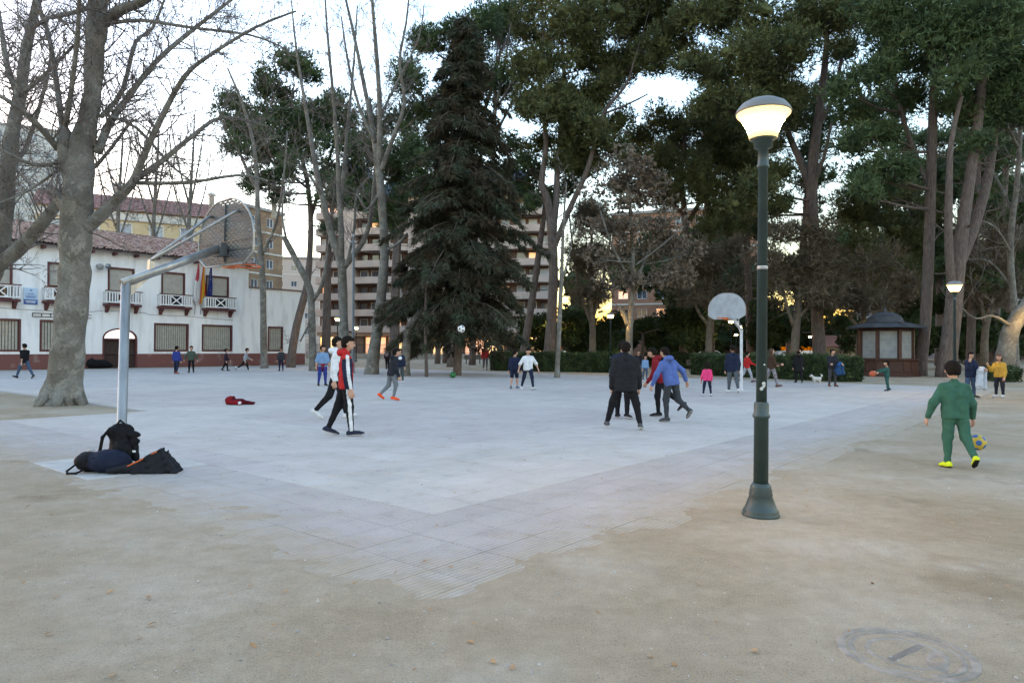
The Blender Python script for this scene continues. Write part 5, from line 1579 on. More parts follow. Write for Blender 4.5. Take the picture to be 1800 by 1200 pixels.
# ================================================================== BASKETBALL HOOPS
M_STEEL = mat('galvanised_steel', (0.36, 0.365, 0.355), .45, (0.25, 0.255, 0.25), 7, .1, 40, metal=.75, stretch=(1, 1, .3))
M_BOARD = mat('grey_board', (0.085, 0.095, 0.10), .6, (0.06, 0.067, 0.072), 5)
M_BOARDW = mat('pale_board', (0.34, 0.38, 0.41), .6, (.26, .29, .32), 3.0)
M_RIM = mat('orange_rim', (0.55, 0.13, 0.03), .5)
def fan_half(z):
    """half width of the fan-shaped board at height z (0..1.07)"""
    if z < .16:
        return .56 + .25 * z / .16
    if z < .40:
        return .81
    u = (z - .40) / .68
    return .81 * math.sqrt(max(0, 1 - u * u))
def hoop(label, loc, heading, perforated, r_post=.065, slim=False):
    t = thing('basketball_hoop', label, 'basketball hoop', loc, heading)
    MB().lathe([(.16, 0.006), (.16, .022), (r_post + .03, .024), (r_post + .01, .09), (r_post, .1), (r_post, 2.60)], 24).build('post', M_STEEL if perforated else mat('white_post', (.55, .56, .56), .5), t)
    pm = M_STEEL if perforated else MATS['white_post']
    mb = MB(); ca, cb2 = Vector((-.06, 0, 2.57)), Vector((1.40, 0, 3.27))
    d = (cb2 - ca).normalized(); nrm = Vector((-d.z, 0, d.x))
    mb.tube([ca, cb2], r_post, 20)
    mb.build('arm', pm, t)
    mb = MB(); mb.add([(.05, -.008, 2.40), (.05, -.008, 2.60), (.36, -.008, 2.72), (.05, .008, 2.40), (.05, .008, 2.60), (.36, .008, 2.72)], [(0, 1, 2), (5, 4, 3), (0, 2, 5, 3), (2, 1, 4, 5)])
    mb.build('gusset', pm, t)
    zb, xb = 3.02, 1.52
    MB().bevel_box((1.38, -.12, 3.15), (1.48, .12, 3.36), .01).build('mount', M_BOARD, t)
    # board
    mb = MB(); th = .004
    if perforated:
        rows = 27; dz = 1.07 / rows
        for r in range(rows):
            z0 = r * dz; zm = z0 + dz * .80
            def strip(za, zc, ya, yc):
                mb.box((xb - th, ya, zb + za), (xb + th, yc, zb + zc))
            w0 = min(fan_half(z0), fan_half(zm)) - .012
            if w0 < .05: continue
            strip(z0, zm - .0005, -w0, w0)
            w1 = min(fan_half(zm), fan_half(z0 + dz)) - .012
            if w1 < .05: continue
            offy = (r % 2) * .065
            y = -w1
            y2 = -math.ceil(w1 / .13) * .13 + offy
            while y2 < w1:
                a_, b_ = max(y2, -w1), min(y2 + .05, w1)
                if b_ > a_ + .004:
                    strip(zm, z0 + dz - .0005, a_, b_)
                y2 += .13
            for (a_, b_) in ((-w1, -w1 + .015), (w1 - .015, w1)):
                pass
        bd = mb.build('backboard', M_BOARD, t)
    else:
        zz = [1.07 * i / 26 for i in range(27)]
        pts = [(-fan_half(z), z) for z in zz] + [(fan_half(z), z) for z in reversed(zz)]
        v = [(xb - th, y, zb + z) for y, z in pts] + [(xb + th, y, zb + z) for y, z in pts]
        n = len(pts)
        mb.add(v, [tuple(range(n)), tuple(range(2 * n - 1, n - 1, -1))] + [(i, (i + 1) % n, n + (i + 1) % n, n + i) for i in range(n)][::1])
        bd = mb.build('backboard', M_BOARDW, t)
    zz = [1.07 * i / 40 for i in range(41)]
    ol = [Vector((xb, -fan_half(z), zb + z)) for z in zz] + [Vector((xb, fan_half(z), zb + z)) for z in reversed(zz[:-1])]
    ol.append(ol[0])
    MB().tube(ol, .016, 6).build('rim_frame', M_STEEL, bd)
    for y in (0,):
        MB().box((xb - .03, y - .012, zb + .05), (xb - .0055, y + .012, zb + (.80 if y else 1.0))).build('stiffener', M_BOARD if perforated else pm, bd)
    for z in (.22, .36):
        MB().box((xb - .036, -.76, zb + z), (xb - .0315, .76, zb + z + .012)).build('stiffener', M_BLACK, bd)
    for s in (-1, 1):
        MB().tube([(.35, .03 * s, 2.96), (1.43, .38 * s, 3.82), (xb - .01, .40 * s, 3.85)], .022, 10).build('strut', pm, t)
    MB().bevel_box((.31, -.03, 2.78), (.39, .03, 2.97), .008).build('strut_bracket', pm, t)
    ring = [Vector((xb + .15 + .225 + .225 * math.cos(a), .225 * math.sin(a), 3.05)) for a in [i * 2 * math.pi / 32 for i in range(33)]]
    rm = MB().tube(ring, .0125, 8).build('hoop_ring', M_RIM, t)
    MB().bevel_box((xb + .006, -.08, 2.98), (xb + .16, .08, 3.045), .008).build('ring_bracket', M_RIM, t)
    for s in (-1, 1):
        MB().tube([(xb + .02, .07 * s, 2.99), (xb + .2, .17 * s, 3.045)], .008, 6).build('ring_brace', M_RIM, t)
    mb = MB()
    for i in range(12):
        a = i * math.pi / 6
        mb.tube([(xb + .375 + .222 * math.cos(a), .222 * math.sin(a), 3.04), (xb + .375 + .222 * math.cos(a), .222 * math.sin(a), 3.02)], .006, 5)
    mb.build('net_hook', M_RIM, rm)
    return t
dirc = (HOOP2 - HOOP1)
hA = math.atan2(dirc.y, dirc.x)
h1 = hoop('bent steel basketball hoop with perforated fan-shaped board beside the bags', (HOOP1.x, HOOP1.y, 0.002), hA - rad(2), True)
h1.rotation_euler = (0, rad(1.1), hA + rad(2))
h1.scale = (.95, .95, .955)
h2 = hoop('far basketball hoop with pale solid fan-shaped board before the hedge', (HOOP2.x, HOOP2.y, 0.002), hA + math.pi - rad(3), False, .06)
h2.scale = (.84, .90, .90)

# ================================================================== KIOSK
kq = P(1556, 660, 43.7)
ko = thing('kiosk', 'octagonal wooden kiosk with steel shutters, wide eaves and a domed roof', 'kiosk', (kq.x, kq.y, 0), rad(-22.5 - 90 + 24 + math.degrees(math.atan2(-kq.x, kq.y)) * -.0))
M_KWOOD = mat('kiosk_wood', (0.062, 0.026, 0.019), .5, (0.042, 0.019, 0.014), 5, .2, 30)
M_KROOF = mat('kiosk_zinc', (0.065, 0.068, 0.072), .6, (0.045, 0.045, 0.048), 3, metal=.3)
M_SHUT = mat('shutter_steel', (0.40, 0.42, 0.43), .5, (.31, .33, .34), 3, metal=.2)
def octv(R, z):
    return [(R * math.cos(k * math.pi / 4), R * math.sin(k * math.pi / 4), z) for k in range(8)]
mb = MB(); mb.lathe([(1.98, 0), (1.98, .16), (1.92, .18)], 8, smooth=False); mb.build('plinth', M_KWOOD, ko)
MB().lathe([(1.85, .17), (1.85, .96), (1.80, .97)], 8, smooth=False).build('counter_base', M_KWOOD, ko)
MB().lathe([(1.97, .975), (2.0, .99), (2.0, 1.05), (1.6, 1.055)], 8, smooth=False).build('counter_top', M_KWOOD, ko)
MB().lathe([(1.50, 1.05), (1.50, 2.86)], 8, smooth=False).build('core', mat('kiosk_inside', (.06, .04, .03), .8), ko)
for k in range(8):
    a = k * math.pi / 4
    MB().box((-.09, -.09, 1.056), (.09, .09, 2.80), 0, Matrix.Translation((1.55 * math.cos(a), 1.55 * math.sin(a), 0)) @ Matrix.Rotation(a, 4, 'Z')).build('post', M_KWOOD, ko)
    am = a + math.pi / 8
    ap_ = 1.50 * math.cos(math.pi / 8)
    M_ = Matrix.Rotation(am, 4, 'Z')
    hw = 1.50 * math.sin(math.pi / 8) - .10
    vis = True
    for i in range(20):
        z0 = 1.09 + i * .083
        mb = MB(); mb.add([M_ @ Vector(p) for p in ((ap_ + .008, -hw, z0), (ap_ + .008, hw, z0), (ap_ + .045, hw, z0 + .06), (ap_ + .045, -hw, z0 + .06), (ap_ + .012, hw, z0 + .080), (ap_ + .012, -hw, z0 + .080))], [(0, 1, 2, 3), (3, 2, 4, 5)])
        mb.build('shutter_slat', M_SHUT, ko)
    ap2 = 1.85 * math.cos(math.pi / 8); hw2 = 1.85 * math.sin(math.pi / 8)
    for (y0, y1) in ((-hw2 + .08, -.04), (.04, hw2 - .08)):
        MB().bevel_box((ap2 + .001, y0, .27), (ap2 + .025, y1, .87), .012, 0, M_).build('panel', M_KWOOD, ko)
MB().lathe([(1.64, 2.78), (1.68, 2.86), (1.56, 2.98)], 8, smooth=False).build('frieze', M_KWOOD, ko)
MB().lathe([(2.32, 2.93), (2.36, 2.96), (2.33, 3.0), (1.35, 3.24), (1.05, 3.30), (1.05, 3.24), (1.6, 3.0), (1.7, 2.94)], 8, smooth=False).build('eaves_roof', M_KROOF, ko)
MB().lathe([(1.12, 3.28), (1.12, 3.34), (1.02, 3.40), (1.0, 3.52), (.90, 3.68), (.68, 3.83), (.35, 3.93), (.12, 3.96), (.08, 4.04), (.12, 4.10), (.06, 4.18), (0, 4.3)], 16).build('dome', M_KROOF, ko)
for k in range(8):
    a = k * math.pi / 4
    MB().tube([(2.33 * math.cos(a), 2.33 * math.sin(a), 3.015), (1.1 * math.cos(a), 1.1 * math.sin(a), 3.315), (1.01 * math.cos(a), 1.01 * math.sin(a), 3.42), (.9 * math.cos(a), .9 * math.sin(a), 3.69), (.36 * math.cos(a), .36 * math.sin(a), 3.94)], .025, 5).build('rib', M_KROOF, ko)
kb = MB(); kb.tube([G(1380 + i * 60, 667 - i * .8, .0) + Vector((0, 0, .03)) for i in range(6)], .06, 6)

# ================================================================== BENCHES
M_SLATW = mat('bench_wood', (.10, .065, .045), .7, (.07, .045, .03), 6)
def bench(label, p, ang, L=1.8):
    q = G(*p)
    t = thing('park_bench', label, 'bench', q, ang, 'park benches')
    for k in range(4):
        MB().bevel_box((-L / 2, -.02 + k * .115, .42), (L / 2, .08 + k * .115, .455), .008).build('seat_slat', M_SLATW, t)
    for k in range(3):
        M_ = Matrix.Translation((0, .44 + k * .035, .54 + k * .12)) @ Matrix.Rotation(rad(-14), 4, 'X')
        MB().bevel_box((-L / 2, -.015, -.048), (L / 2, .015, .048), .008, 0, M_).build('back_slat', M_SLATW, t)
    for s in (-1, 1):
        mb = MB(); x = s * (L / 2 - .2)
        mb.tube([(x, 0, 0), (x, .03, .41)], .025, 6); mb.tube([(x, .42, 0), (x, .40, .41), (x, .53, .85)], .025, 6); mb.tube([(x, -.02, .415), (x, .44, .415)], .02, 6)
        mb.build('leg', M_BLACK, t)
bench('dark slatted bench before the short hedge, farther from the girl in pink', (1196, 646), rad(4))
bench('dark slatted bench beside the girl in pink before the hedge', (1232, 653), rad(6))
bench('dark slatted bench between the hedge end and the kiosk', (1494, 657), rad(-8))
bench('pale empty bench at the end of the long hedge', (832, 639), rad(10))

# ================================================================== PARKED CARS (behind the hedge)
def car(label, px, Y, c, ang):
    q = P(px, 612, Y)
    t = thing('parked_car', label, 'car', (q.x, q.y, 0), ang, 'cars parked beyond the hedge')
    m_ = mat('car_paint_%d' % px, c, .3, c, 2, spec=.6, metal=.2)
    prof = [(-2.1, .35), (-2.12, .75), (-1.95, .92), (-1.55, .98), (-.95, 1.42), (.5, 1.44), (1.15, 1.0), (1.9, .86), (2.1, .65), (2.1, .35)]
    mb = MB(); n = len(prof)
    rows = [(-.85, 0), (-.80, 1), (.80, 1), (.85, 0)]
    v = []
    for (y, k) in ((-.86, .96), (-.78, 1.0), (.78, 1.0), (.86, .96)):
        for (x, z) in prof:
            v.append((x * k, y * (1 if z < 1 else .82), .35 + (z - .35) * k))
    f = []
    for r in range(3):
        for i in range(n - 1):
            f.append((r * n + i, r * n + i + 1, (r + 1) * n + i + 1, (r + 1) * n + i))
        f.append((r * n + n - 1, r * n, (r + 1) * n, (r + 1) * n + n - 1))
    f += [tuple(range(n - 1, -1, -1)), tuple(3 * n + i for i in range(n))]
    mb.add(v, f, 0, False); mb.build('body', m_, t)
    for s in (-1, 1):
        w = [(-1.35, 1.0), (-.9, 1.34), (.42, 1.36), (.95, 1.02)]
        mb = MB(); mb.add([(x, s * (.725 if z > 1.1 else .80), z) for x, z in w] + [(x, s * (.70), z) for x, z in w], [(0, 1, 2, 3), (4, 5, 6, 7), (0, 1, 5, 4), (1, 2, 6, 5), (2, 3, 7, 6), (3, 0, 4, 7)]); mb.build('side_window', M_GLASS, t)
        for x in (-1.3, 1.3):
            M_ = Matrix.Translation((x, s * .80, .32)) @ Matrix.Rotation(rad(90), 4, 'X')
            wh = MB().lathe([(.2, -.1), (.32, -.1), (.32, .1), (.2, .1)], 16, 0, M_).build('wheel', M_BLACK, t)
            MB().lathe([(.19, -.09), (.19, .105), (.05, .11)], 12, 0, M_).build('rim', M_GREY, wh)
    for s in (-1, 1):
        MB().bevel_box((2.02, s * .6 - .17, .60), (2.11, s * .6 + .17, .74), .02).build('headlight', M_WTRIM, t)
car('silver car parked under the trees beyond the far hoop', 1250, 82, (.45, .46, .48), rad(5))
car('dark car parked beside a white one beyond the hedge', 1345, 84, (.05, .055, .07), rad(3))
car('white car parked beyond the hedge near the lit lamp', 1382, 83, (.6, .6, .6), rad(4))
car('pale car parked beyond the long hedge near the lit shop glow', 1030, 88, (.35, .36, .38), rad(-4))

# ================================================================== PEOPLE
SKIN = mat('skin', (.45, .27, .19), .55, (.40, .23, .16), 12)
LIPS = mat('lips', (.28, .11, .09), .5)
EYE = mat('eye_dark', (.02, .015, .012), .3)
def cloth(name, c, c2=None):
    return mat('cloth_' + name, c, .9, c2 or tuple(x * .8 for x in c), 14, .25, 160, spec=.1)
HAIRD = mat('hair_dark', (.009, .007, .006), .8, (.016, .012, .010), 30, stretch=(1, 1, 3), spec=.06)
HAIRB = mat('hair_brown', (.07, .035, .02), .6, (.05, .025, .015), 30)
def rx(a):
    c, s = math.cos(a), math.sin(a)
    return np.array([[1, 0, 0], [0, c, -s], [0, s, c]])
def ry(a):
    c, s = math.cos(a), math.sin(a)
    return np.array([[c, 0, s], [0, 1, 0], [-s, 0, c]])
def rz(a):
    c, s = math.cos(a), math.sin(a)
    return np.array([[c, -s, 0], [s, c, 0], [0, 0, 1]])
def person(label, feet, head_y, face, top, legs_c, shoe, hair=None, child=0.0, lean=0, roll=0, L=(5, 5, 4), R=(-5, 8, 4), armL=(-4, 8, 12), armR=(4, 8, 12),
           head=(0, 0), sleeve=1.0, shorts=False, coat=0.0, hood=False, long_hair=False, puffy=False, bulk=1.0, sole=None, stripes=None, foreL=None, foreR=None, skirt=False, cap=None, waist=None, collar=None, yoke=None, twist=0, lift=0.0, group='people in the plaza'):
    """local axes: x = the person's right, y = forward, z = up. L/R = (hip pitch, knee bend, splay) in degrees, arms = (pitch, splay, elbow).
    face = compass heading in degrees: 0 away from the camera, 90 towards +X."""
    pos = G(*feet)
    d_hor = feet[1] - (612 + .0044 * (feet[0] - 900))
    H = CAM_Z * (feet[1] - head_y) / d_hor
    c = child
    hs = 1 + .34 * c                       # heads of children are larger for their height
    thigh, shank, ank = .242 - .014 * c, .238 - .014 * c, .045
    torso, shw, hw = .285 - .012 * c, .097 - .003 * c, .050
    lg, aw_ = (1.0 if shorts else .84), (.86 if sleeve >= .9 else 1.0)
    bl = rx(-rad(lean)) @ ry(rad(roll))
    hip0 = np.array([0, 0, 0.0])
    J = {}
    tw = rz(rad(twist))
    for s, (hp, kb, sp), nm in ((-1, L, 'L'), (1, R, 'R')):
        h_ = np.array([s * hw, 0, 0])
        d1 = np.array([s * math.sin(rad(sp)), math.sin(rad(hp)) * math.cos(rad(sp)), -math.cos(rad(hp)) * math.cos(rad(sp))])
        kn = h_ + d1 * thigh
        d2 = np.array([s * math.sin(rad(sp)) * .7, math.sin(rad(hp - kb)), -math.cos(rad(hp - kb))]); d2 /= np.linalg.norm(d2)
        an = kn + d2 * shank
        fp = rad(min(max((hp - kb) * .75, -55), 18))
        fd = np.array([s * .18, math.cos(fp), math.sin(fp)]); fd /= np.linalg.norm(fd)
        up_ = np.array([0, -math.sin(fp), math.cos(fp)])
        J[nm] = (h_, kn, an, fd, up_, d2)
    low = min(min((J[n][2] - J[n][4] * ank)[2], (J[n][2] - J[n][4] * ank + J[n][3] * .095)[2]) for n in 'LR')
    T = lambda q: bl @ (tw @ np.array(q))
    sh = {s: T((s * shw, 0, torso - .047)) for s in (-1, 1)}
    neck0, neck1 = T((0, -.004, torso)), T((0, .008, torso + .052 + .006 * c))
    hR = bl @ tw @ rz(-rad(head[0])) @ rx(-rad(head[1]))
    hc = neck1 + hR @ np.array([0, .012, .052 * hs])
    topz = hc[2] + .066 * hs
    S = H / (topz - low)
    px_m = pos.y / 700.0
    h = min(max(.0112, px_m * .62), .029)
    up3 = lambda q: (np.array(q) - (0, 0, low)) * S
    t = thing('person', label, 'person', (pos.x, pos.y, 0.002 + lift), -rad(face), group)
    # arms
    A = {}
    for s, (pt, sp, el), fo, nm in ((-1, armL, foreL, 'L'), (1, armR, foreR, 'R')):
        d1 = T((s * math.sin(rad(sp)), math.sin(rad(pt)) * math.cos(rad(sp)), -math.cos(rad(pt)) * math.cos(rad(sp))))
        el_ = sh[s] + d1 * .165
        if fo is not None:
            d2 = T(np.array(fo, float)); d2 /= np.linalg.norm(d2)
        else:
            d2 = T((s * math.sin(rad(sp * .5)), math.sin(rad(pt + el)), -math.cos(rad(pt + el)))); d2 /= np.linalg.norm(d2)
        wr = el_ + d2 * .138
        A[nm] = (sh[s], el_, wr, d2, s)
    B = bulk
    fr = max(.0052, .62 * h / S)
    U = lambda *a: cone(up3(a[0]), up3(a[1]), a[2] * S, (a[3] if len(a) > 3 else a[2]) * S)
    E = lambda q, r, R_=None: ell(up3(q), np.array(r) * S, R_)
    # ---------------- body: one continuous skin
    P_ = []
    for s in (-1, 1):
        P_ += [U(T((s * .042, 0, .0)), T((s * .055, .004, torso * .62)), .050, .056), U(T((s * .050, .004, torso * .6)), T((s * .055, 0, torso - .05)), .052, .036)]
        P_ += [U(T((s * .025, 0, torso - .010)), sh[s], .026, .028)]
    for nm in 'LR':
        h_, kn, an, fd, up_, d2 = J[nm]
        P_ += [U(h_, kn, .050 * lg, .033 * lg), U(kn, kn + (an - kn) * .35 + np.array([0, -.008, 0]), .031 * lg, .032 * lg), U(kn + (an - kn) * .35, an, .031 * lg, .019), U(an, an - up_ * (ank * .5) + fd * .05, .018, .016)]
        s0, el_, wr, d2a, s = A[nm]
        P_ += [U(s0, el_, .030 * aw_, .024 * aw_), U(el_, el_ + (wr - el_) * .4, .024 * aw_, .022 * aw_), U(el_ + (wr - el_) * .4, wr, .022 * aw_, .0145)]
        # palm and five fingers, a little curled
        side = np.cross(d2a, np.array([s, 0, 0.2])); side /= np.linalg.norm(side) + 1e-9      # across the palm
        inn = np.cross(side, d2a) * -1
        if inn[0] * s > 0: inn = -inn
        pb = wr + d2a * .012; pe = wr + d2a * .052
        for o in (-.5, .5):
            P_.append(U(pb + side * o * .014, pe + side * o * .026, .0115, .0115))
        for i, (o, ln) in enumerate(((-1.5, .036), (-.5, .043), (.5, .045), (1.5, .041))):
            k0 = pe + side * o * .0125
            k1 = k0 + (d2a * .9 + inn * .35) * ln * .55
            k2 = k1 + (d2a * .55 + inn * .8) * ln * .5
            P_ += [U(k0, k1, fr, fr * .95), U(k1, k2, fr * .95, fr * .85)]
        th0 = pb + side * .018 + d2a * .006
        th1 = th0 + (side * .55 + d2a * .7 + inn * .3) * .024
        P_ += [U(th0, th1, fr * 1.25, fr * 1.1), U(th1, th1 + (d2a * .85 + inn * .4) * .02, fr * 1.1, fr * .9)]
    P_ += [U(neck0, neck1 + (hc - neck1) * .3, .029, .027)]
    hq = lambda x, y, z: hc + hR @ (np.array([x, y, z]) * hs)
    P_ += [E(hc + hR @ np.array([0, -.004, .014]) * hs, (.0475 * hs, .058 * hs, .053 * hs), hR), E(hq(0, .012, -.026), (.036 * hs, .042 * hs, .040 * hs), hR)]
    P_ += [U(hq(0, .052, .002), hq(0, .064, -.014), .0055 * hs, .0085 * hs)]
    for s in (-1, 1):
        P_ += [E(hq(s * .049, -.004, -.006), (.006 * hs, .012 * hs, .017 * hs), hR)]
    eyes = [up3(hq(s * .019, .052, .004)) for s in (-1, 1)]; mouth = up3(hq(0, .052, -.034))
    def pick(C):
        mi = np.zeros(len(C), int)
        for e_ in eyes:
            mi[np.linalg.norm((C - e_) / (1, 1, .75), axis=1) < .0088 * S * hs] = 1
        mi[np.linalg.norm((C - mouth) / (1.0, 1, .35), axis=1) < .014 * S * hs] = 2
        return mi
    solid('body', P_, h, [SKIN, EYE, LIPS], t, .016 * S, pick)
    # ---------------- top
    o = .0085 * B + (.010 if puffy else 0)
    Q = []
    for s in (-1, 1):
        Q += [U(T((s * .046, 0, -.035 - coat)), T((s * .052, .004, torso * .62)), .058 * B + o + coat * .05, .054 * B + o), U(T((s * .050, .004, torso * .6)), T((s * .055, 0, torso - .055)), .053 * B + o, .038 * B + o), U(T((s * .020, 0, torso - .024)), sh[s], .022 + o, .029 * B + o)]
    clips = [(up3(T((0, 0, -.062 - coat))), (bl @ np.array([0, 0, -1.0])))]
    for nm in 'LR':
        s0, el_, wr, d2a, s = A[nm]
        if sleeve >= .9:
            Q += [U(s0, el_, .031 * B + o, .028 * B + o), U(el_, wr, .028 * B + o, .019 * B + o * .8)]
        else:
            Q += [U(s0, s0 + (el_ - s0) * sleeve * 1.3, .034 * B + o, .032 * B + o)]
    if hood:
        Q += [E(T((0, -.055, torso + .012)), (.062, .036, .038)), U(T((-.04, -.02, torso + .012)), T((.04, -.02, torso + .012)), .03)]
    if collar or hood:
        Q += [U(neck0, neck0 + (neck1 - neck0) * .8, .040, .037)]
    else:
        Q += [U(neck0 - (0, 0, .012), neck0 + (neck1 - neck0) * .35, .040, .036)]
    minus = [cone(up3(neck0), up3(hc + (hc - neck0) * .5), .030 * S, .04 * S)]
    fn = None
    if puffy:
        def fn(D, X):
            return D - .006 * np.abs(np.sin(X[..., 2] * 46)) ** .5 + .004
    def pick_top(C):
        mi = np.zeros(len(C), int)
        q = C / S + (0, 0, low)
        if stripes:
            for nm in 'LR':
                s0, el_, wr, d2a, s = A[nm]
                for a_, b_ in ((s0, el_), (el_, wr)):
                    ab = b_ - a_; tt = np.clip(((q - a_) @ ab) / (ab @ ab), 0, 1)
                    rel = q - (a_ + tt[:, None] * ab)
                    nr = np.linalg.norm(rel, axis=1)
                    inside = nr < .056
                    mi[inside & (tt > .02)] = 2
                    mi[inside & (rel[:, 0] * s > .55 * nr) & (np.abs(rel[:, 1]) < .016)] = 1
        if yoke:
            lz = (q @ (bl if True else 1))[:, 2]
            mi[lz > yoke[0]] = yoke[1]
        return mi
    mt = top if isinstance(top, (list, tuple)) else [top]
    solid('jacket' if (puffy or coat > .02) else 'top', Q, h, mt, t, .022 * S, pick_top if (stripes or yoke) else None, clips=clips, minus=minus, wrinkle=.0038 if h < .013 else .003, fn=fn)
    # ---------------- trousers
    Q = []
    for s in (-1, 1):
        Q += [U(T((s * .038, 0, .045)), np.array((s * .043, 0, -.01)), .044 * B + .004, .054 * B + .003)]
    clips = []
    for nm in 'LR':
        h_, kn, an, fd, up_, d2 = J[nm]
        if shorts:
            Q += [U(h_, kn - (kn - h_) * .05, .056 * B + .004, .047 * B)]
        else:
            Q += [U(h_, kn, .053 * B + .003, .040 * B + .003), U(kn, an - d2 * .012, .039 * B + .002, .0265 * B)]
    ml = legs_c if isinstance(legs_c, (list, tuple)) else [legs_c]
    def pick_leg(C):
        mi = np.zeros(len(C), int)
        q = C / S + (0, 0, low)
        for nm, s in (('L', -1), ('R', 1)):
            h_, kn, an, fd, up_, d2 = J[nm]
            for a_, b_ in ((h_, kn), (kn, an + d2 * .02)):
                ab = b_ - a_; tt = np.clip(((q - a_) @ ab) / (ab @ ab), 0, 1)
                rel = q - (a_ + tt[:, None] * ab); nr = np.linalg.norm(rel, axis=1)
                mi[(nr < .07) & (rel[:, 0] * s > .62 * nr) & (np.abs(rel[:, 1]) < .017)] = 1
        return mi
    solid('shorts' if shorts else 'trousers', Q, h, ml, t, .02 * S, pick_leg if len(ml) > 1 else None, wrinkle=.0040 if h < .013 else .003)
    # ---------------- shoes
    sm = [shoe, sole or cloth('sole_grey', (.25, .25, .25))]
    for nm in 'LR':
        h_, kn, an, fd, up_, d2 = J[nm]
        heel = an - up_ * (ank - .019) - fd * .026
        ball = an - up_ * (ank - .0185) + fd * .070
        toe = an - up_ * (ank - .0165) + fd * .112
        Q = [U(heel, ball, .0235, .0245), U(ball, toe, .0245, .0165), U(heel + up_ * .012, an + up_ * .004, .0245, .0235), U(an - up_ * .012 + fd * .01, ball, .0245, .019)]
        solep = up3(an - up_ * (ank)); n_ = up_
        solid('shoe', Q, min(h, .012), sm, t, .012 * S, (lambda C, sp_=solep, n2=n_: (((C - sp_) @ n2) < .012 * S).astype(int)), clips=[(solep, -n_)])
    # ---------------- hair
    hm = hair or HAIRD
    hp = [E(hc + hR @ np.array([0, -.010, .018]) * hs, (.0560 * hs, .0660 * hs, .0590 * hs), hR), E(hq(0, -.032, -.012), (.049 * hs, .038 * hs, .052 * hs), hR)]
    if long_hair:
        hp += [U(hq(0, -.035, -.01), hq(0, -.045, -.085), .040 * hs, .028 * hs), U(hq(-.035, -.012, .0), hq(-.036, -.018, -.07), .02 * hs, .016 * hs), U(hq(.035, -.012, .0), hq(.036, -.018, -.07), .02 * hs, .016 * hs)]
    else:
        hp += [E(hq(0, .030, .045), (.038 * hs, .022 * hs, .016 * hs), hR)]
    fc = up3(hq(0, .0, .0)); fdir = hR @ np.array([0, .80, -.60])
    def hairfn(D, X):
        q = (X - fc)
        yy = q @ (hR @ np.array([0, 1., 0])); zz = q @ (hR @ np.array([0, 0, 1.]))
        facecut = np.minimum(yy - .004 * S * hs, .024 * S * hs - zz)          # open in front, below the fringe
        D = np.maximum(D, facecut)
        if not long_hair:
            D = np.maximum(D, -(zz + .044 * S * hs))
        return D + .0040 * np.sin(q[..., 0] * 170 + 3 * np.sin(q[..., 2] * 60)) * np.sin(q[..., 1] * 150 + q[..., 2] * 70)
    solid('cap' if cap else 'hair', hp, min(h, .012), cap or hm, t, .012 * S, fn=hairfn)
    t['_s'] = 0
    del t['_s']
    info = dict(t=t, S=S, low=low, up3=up3, A=A, J=J, T=T, h=h, H=H, hc=hc, hs=hs, hR=hR, bl=bl, torso=torso, U=U, E=E, pos=pos)
    if waist is not None:                      # a jacket knotted round the waist
        Q = []
        n = 12
        for i in range(n):
            a0, a1 = 2 * math.pi * i / n, 2 * math.pi * (i + 1) / n
            Q.append(U(T((.102 * math.cos(a0), .075 * math.sin(a0), .0)), T((.102 * math.cos(a1), .075 * math.sin(a1), .0)), .017))
        Q += [U(T((-.09, -.05, -.01)), T((-.10, -.07, -.15)), .03, .036), U(T((0, -.075, -.01)), T((0, -.085, -.16)), .03, .036), U(T((.08, -.05, -.01)), T((.09, -.065, -.14)), .03, .03)]
        Q += [U(T((.03, .075, .0)), T((.05, .085, -.12)), .014), U(T((.0, .078, .0)), T((-.02, .088, -.11)), .014)]
        solid('knotted_jacket', Q, h, waist, t, .02 * S, wrinkle=.003)
    return info

C_ = cloth
NAVY = C_('navy', (.018, .024, .05)); BLACK = C_('black', (.014, .014, .016)); CHAR = C_('charcoal', (.04, .042, .048)); GREYT = C_('grey', (.16, .175, .19)); LGREY = C_('light_grey', (.34, .36, .40))
RED = C_('red', (.42, .025, .025)); DRED = C_('dark_red', (.22, .018, .025)); WHITEC = C_('white', (.66, .68, .70)); BLUE = C_('blue', (.09, .14, .36)); SKYB = C_('sky_blue', (.17, .28, .46)); ROYAL = C_('royal_blue', (.035, .05, .23))
GREEN = C_('green', (.045, .12, .085)); OLIVE = C_('olive', (.07, .09, .07)); PINK = C_('pink', (.75, .06, .20)); MUST = C_('mustard', (.50, .29, .05)); DENIM = C_('denim', (.06, .09, .15)); BROWN = C_('brown', (.06, .035, .025)); ORANGE = C_('orange', (.75, .10, .03)); YELL = C_('neon_yellow', (.62, .72, .03)); SOLEB = C_('sole_black', (.02, .02, .02)); SOLEW = C_('sole_white', (.6, .6, .6)); TEAL = C_('teal', (.03, .09, .085))
SH_N, SH_W, SH_O, SH_D = C_('shoe_navy', (.025, .03, .05)), C_('shoe_white', (.6, .6, .6)), C_('shoe_orange', (.85, .10, .03)), C_('shoe_dark', (.02, .02, .022))

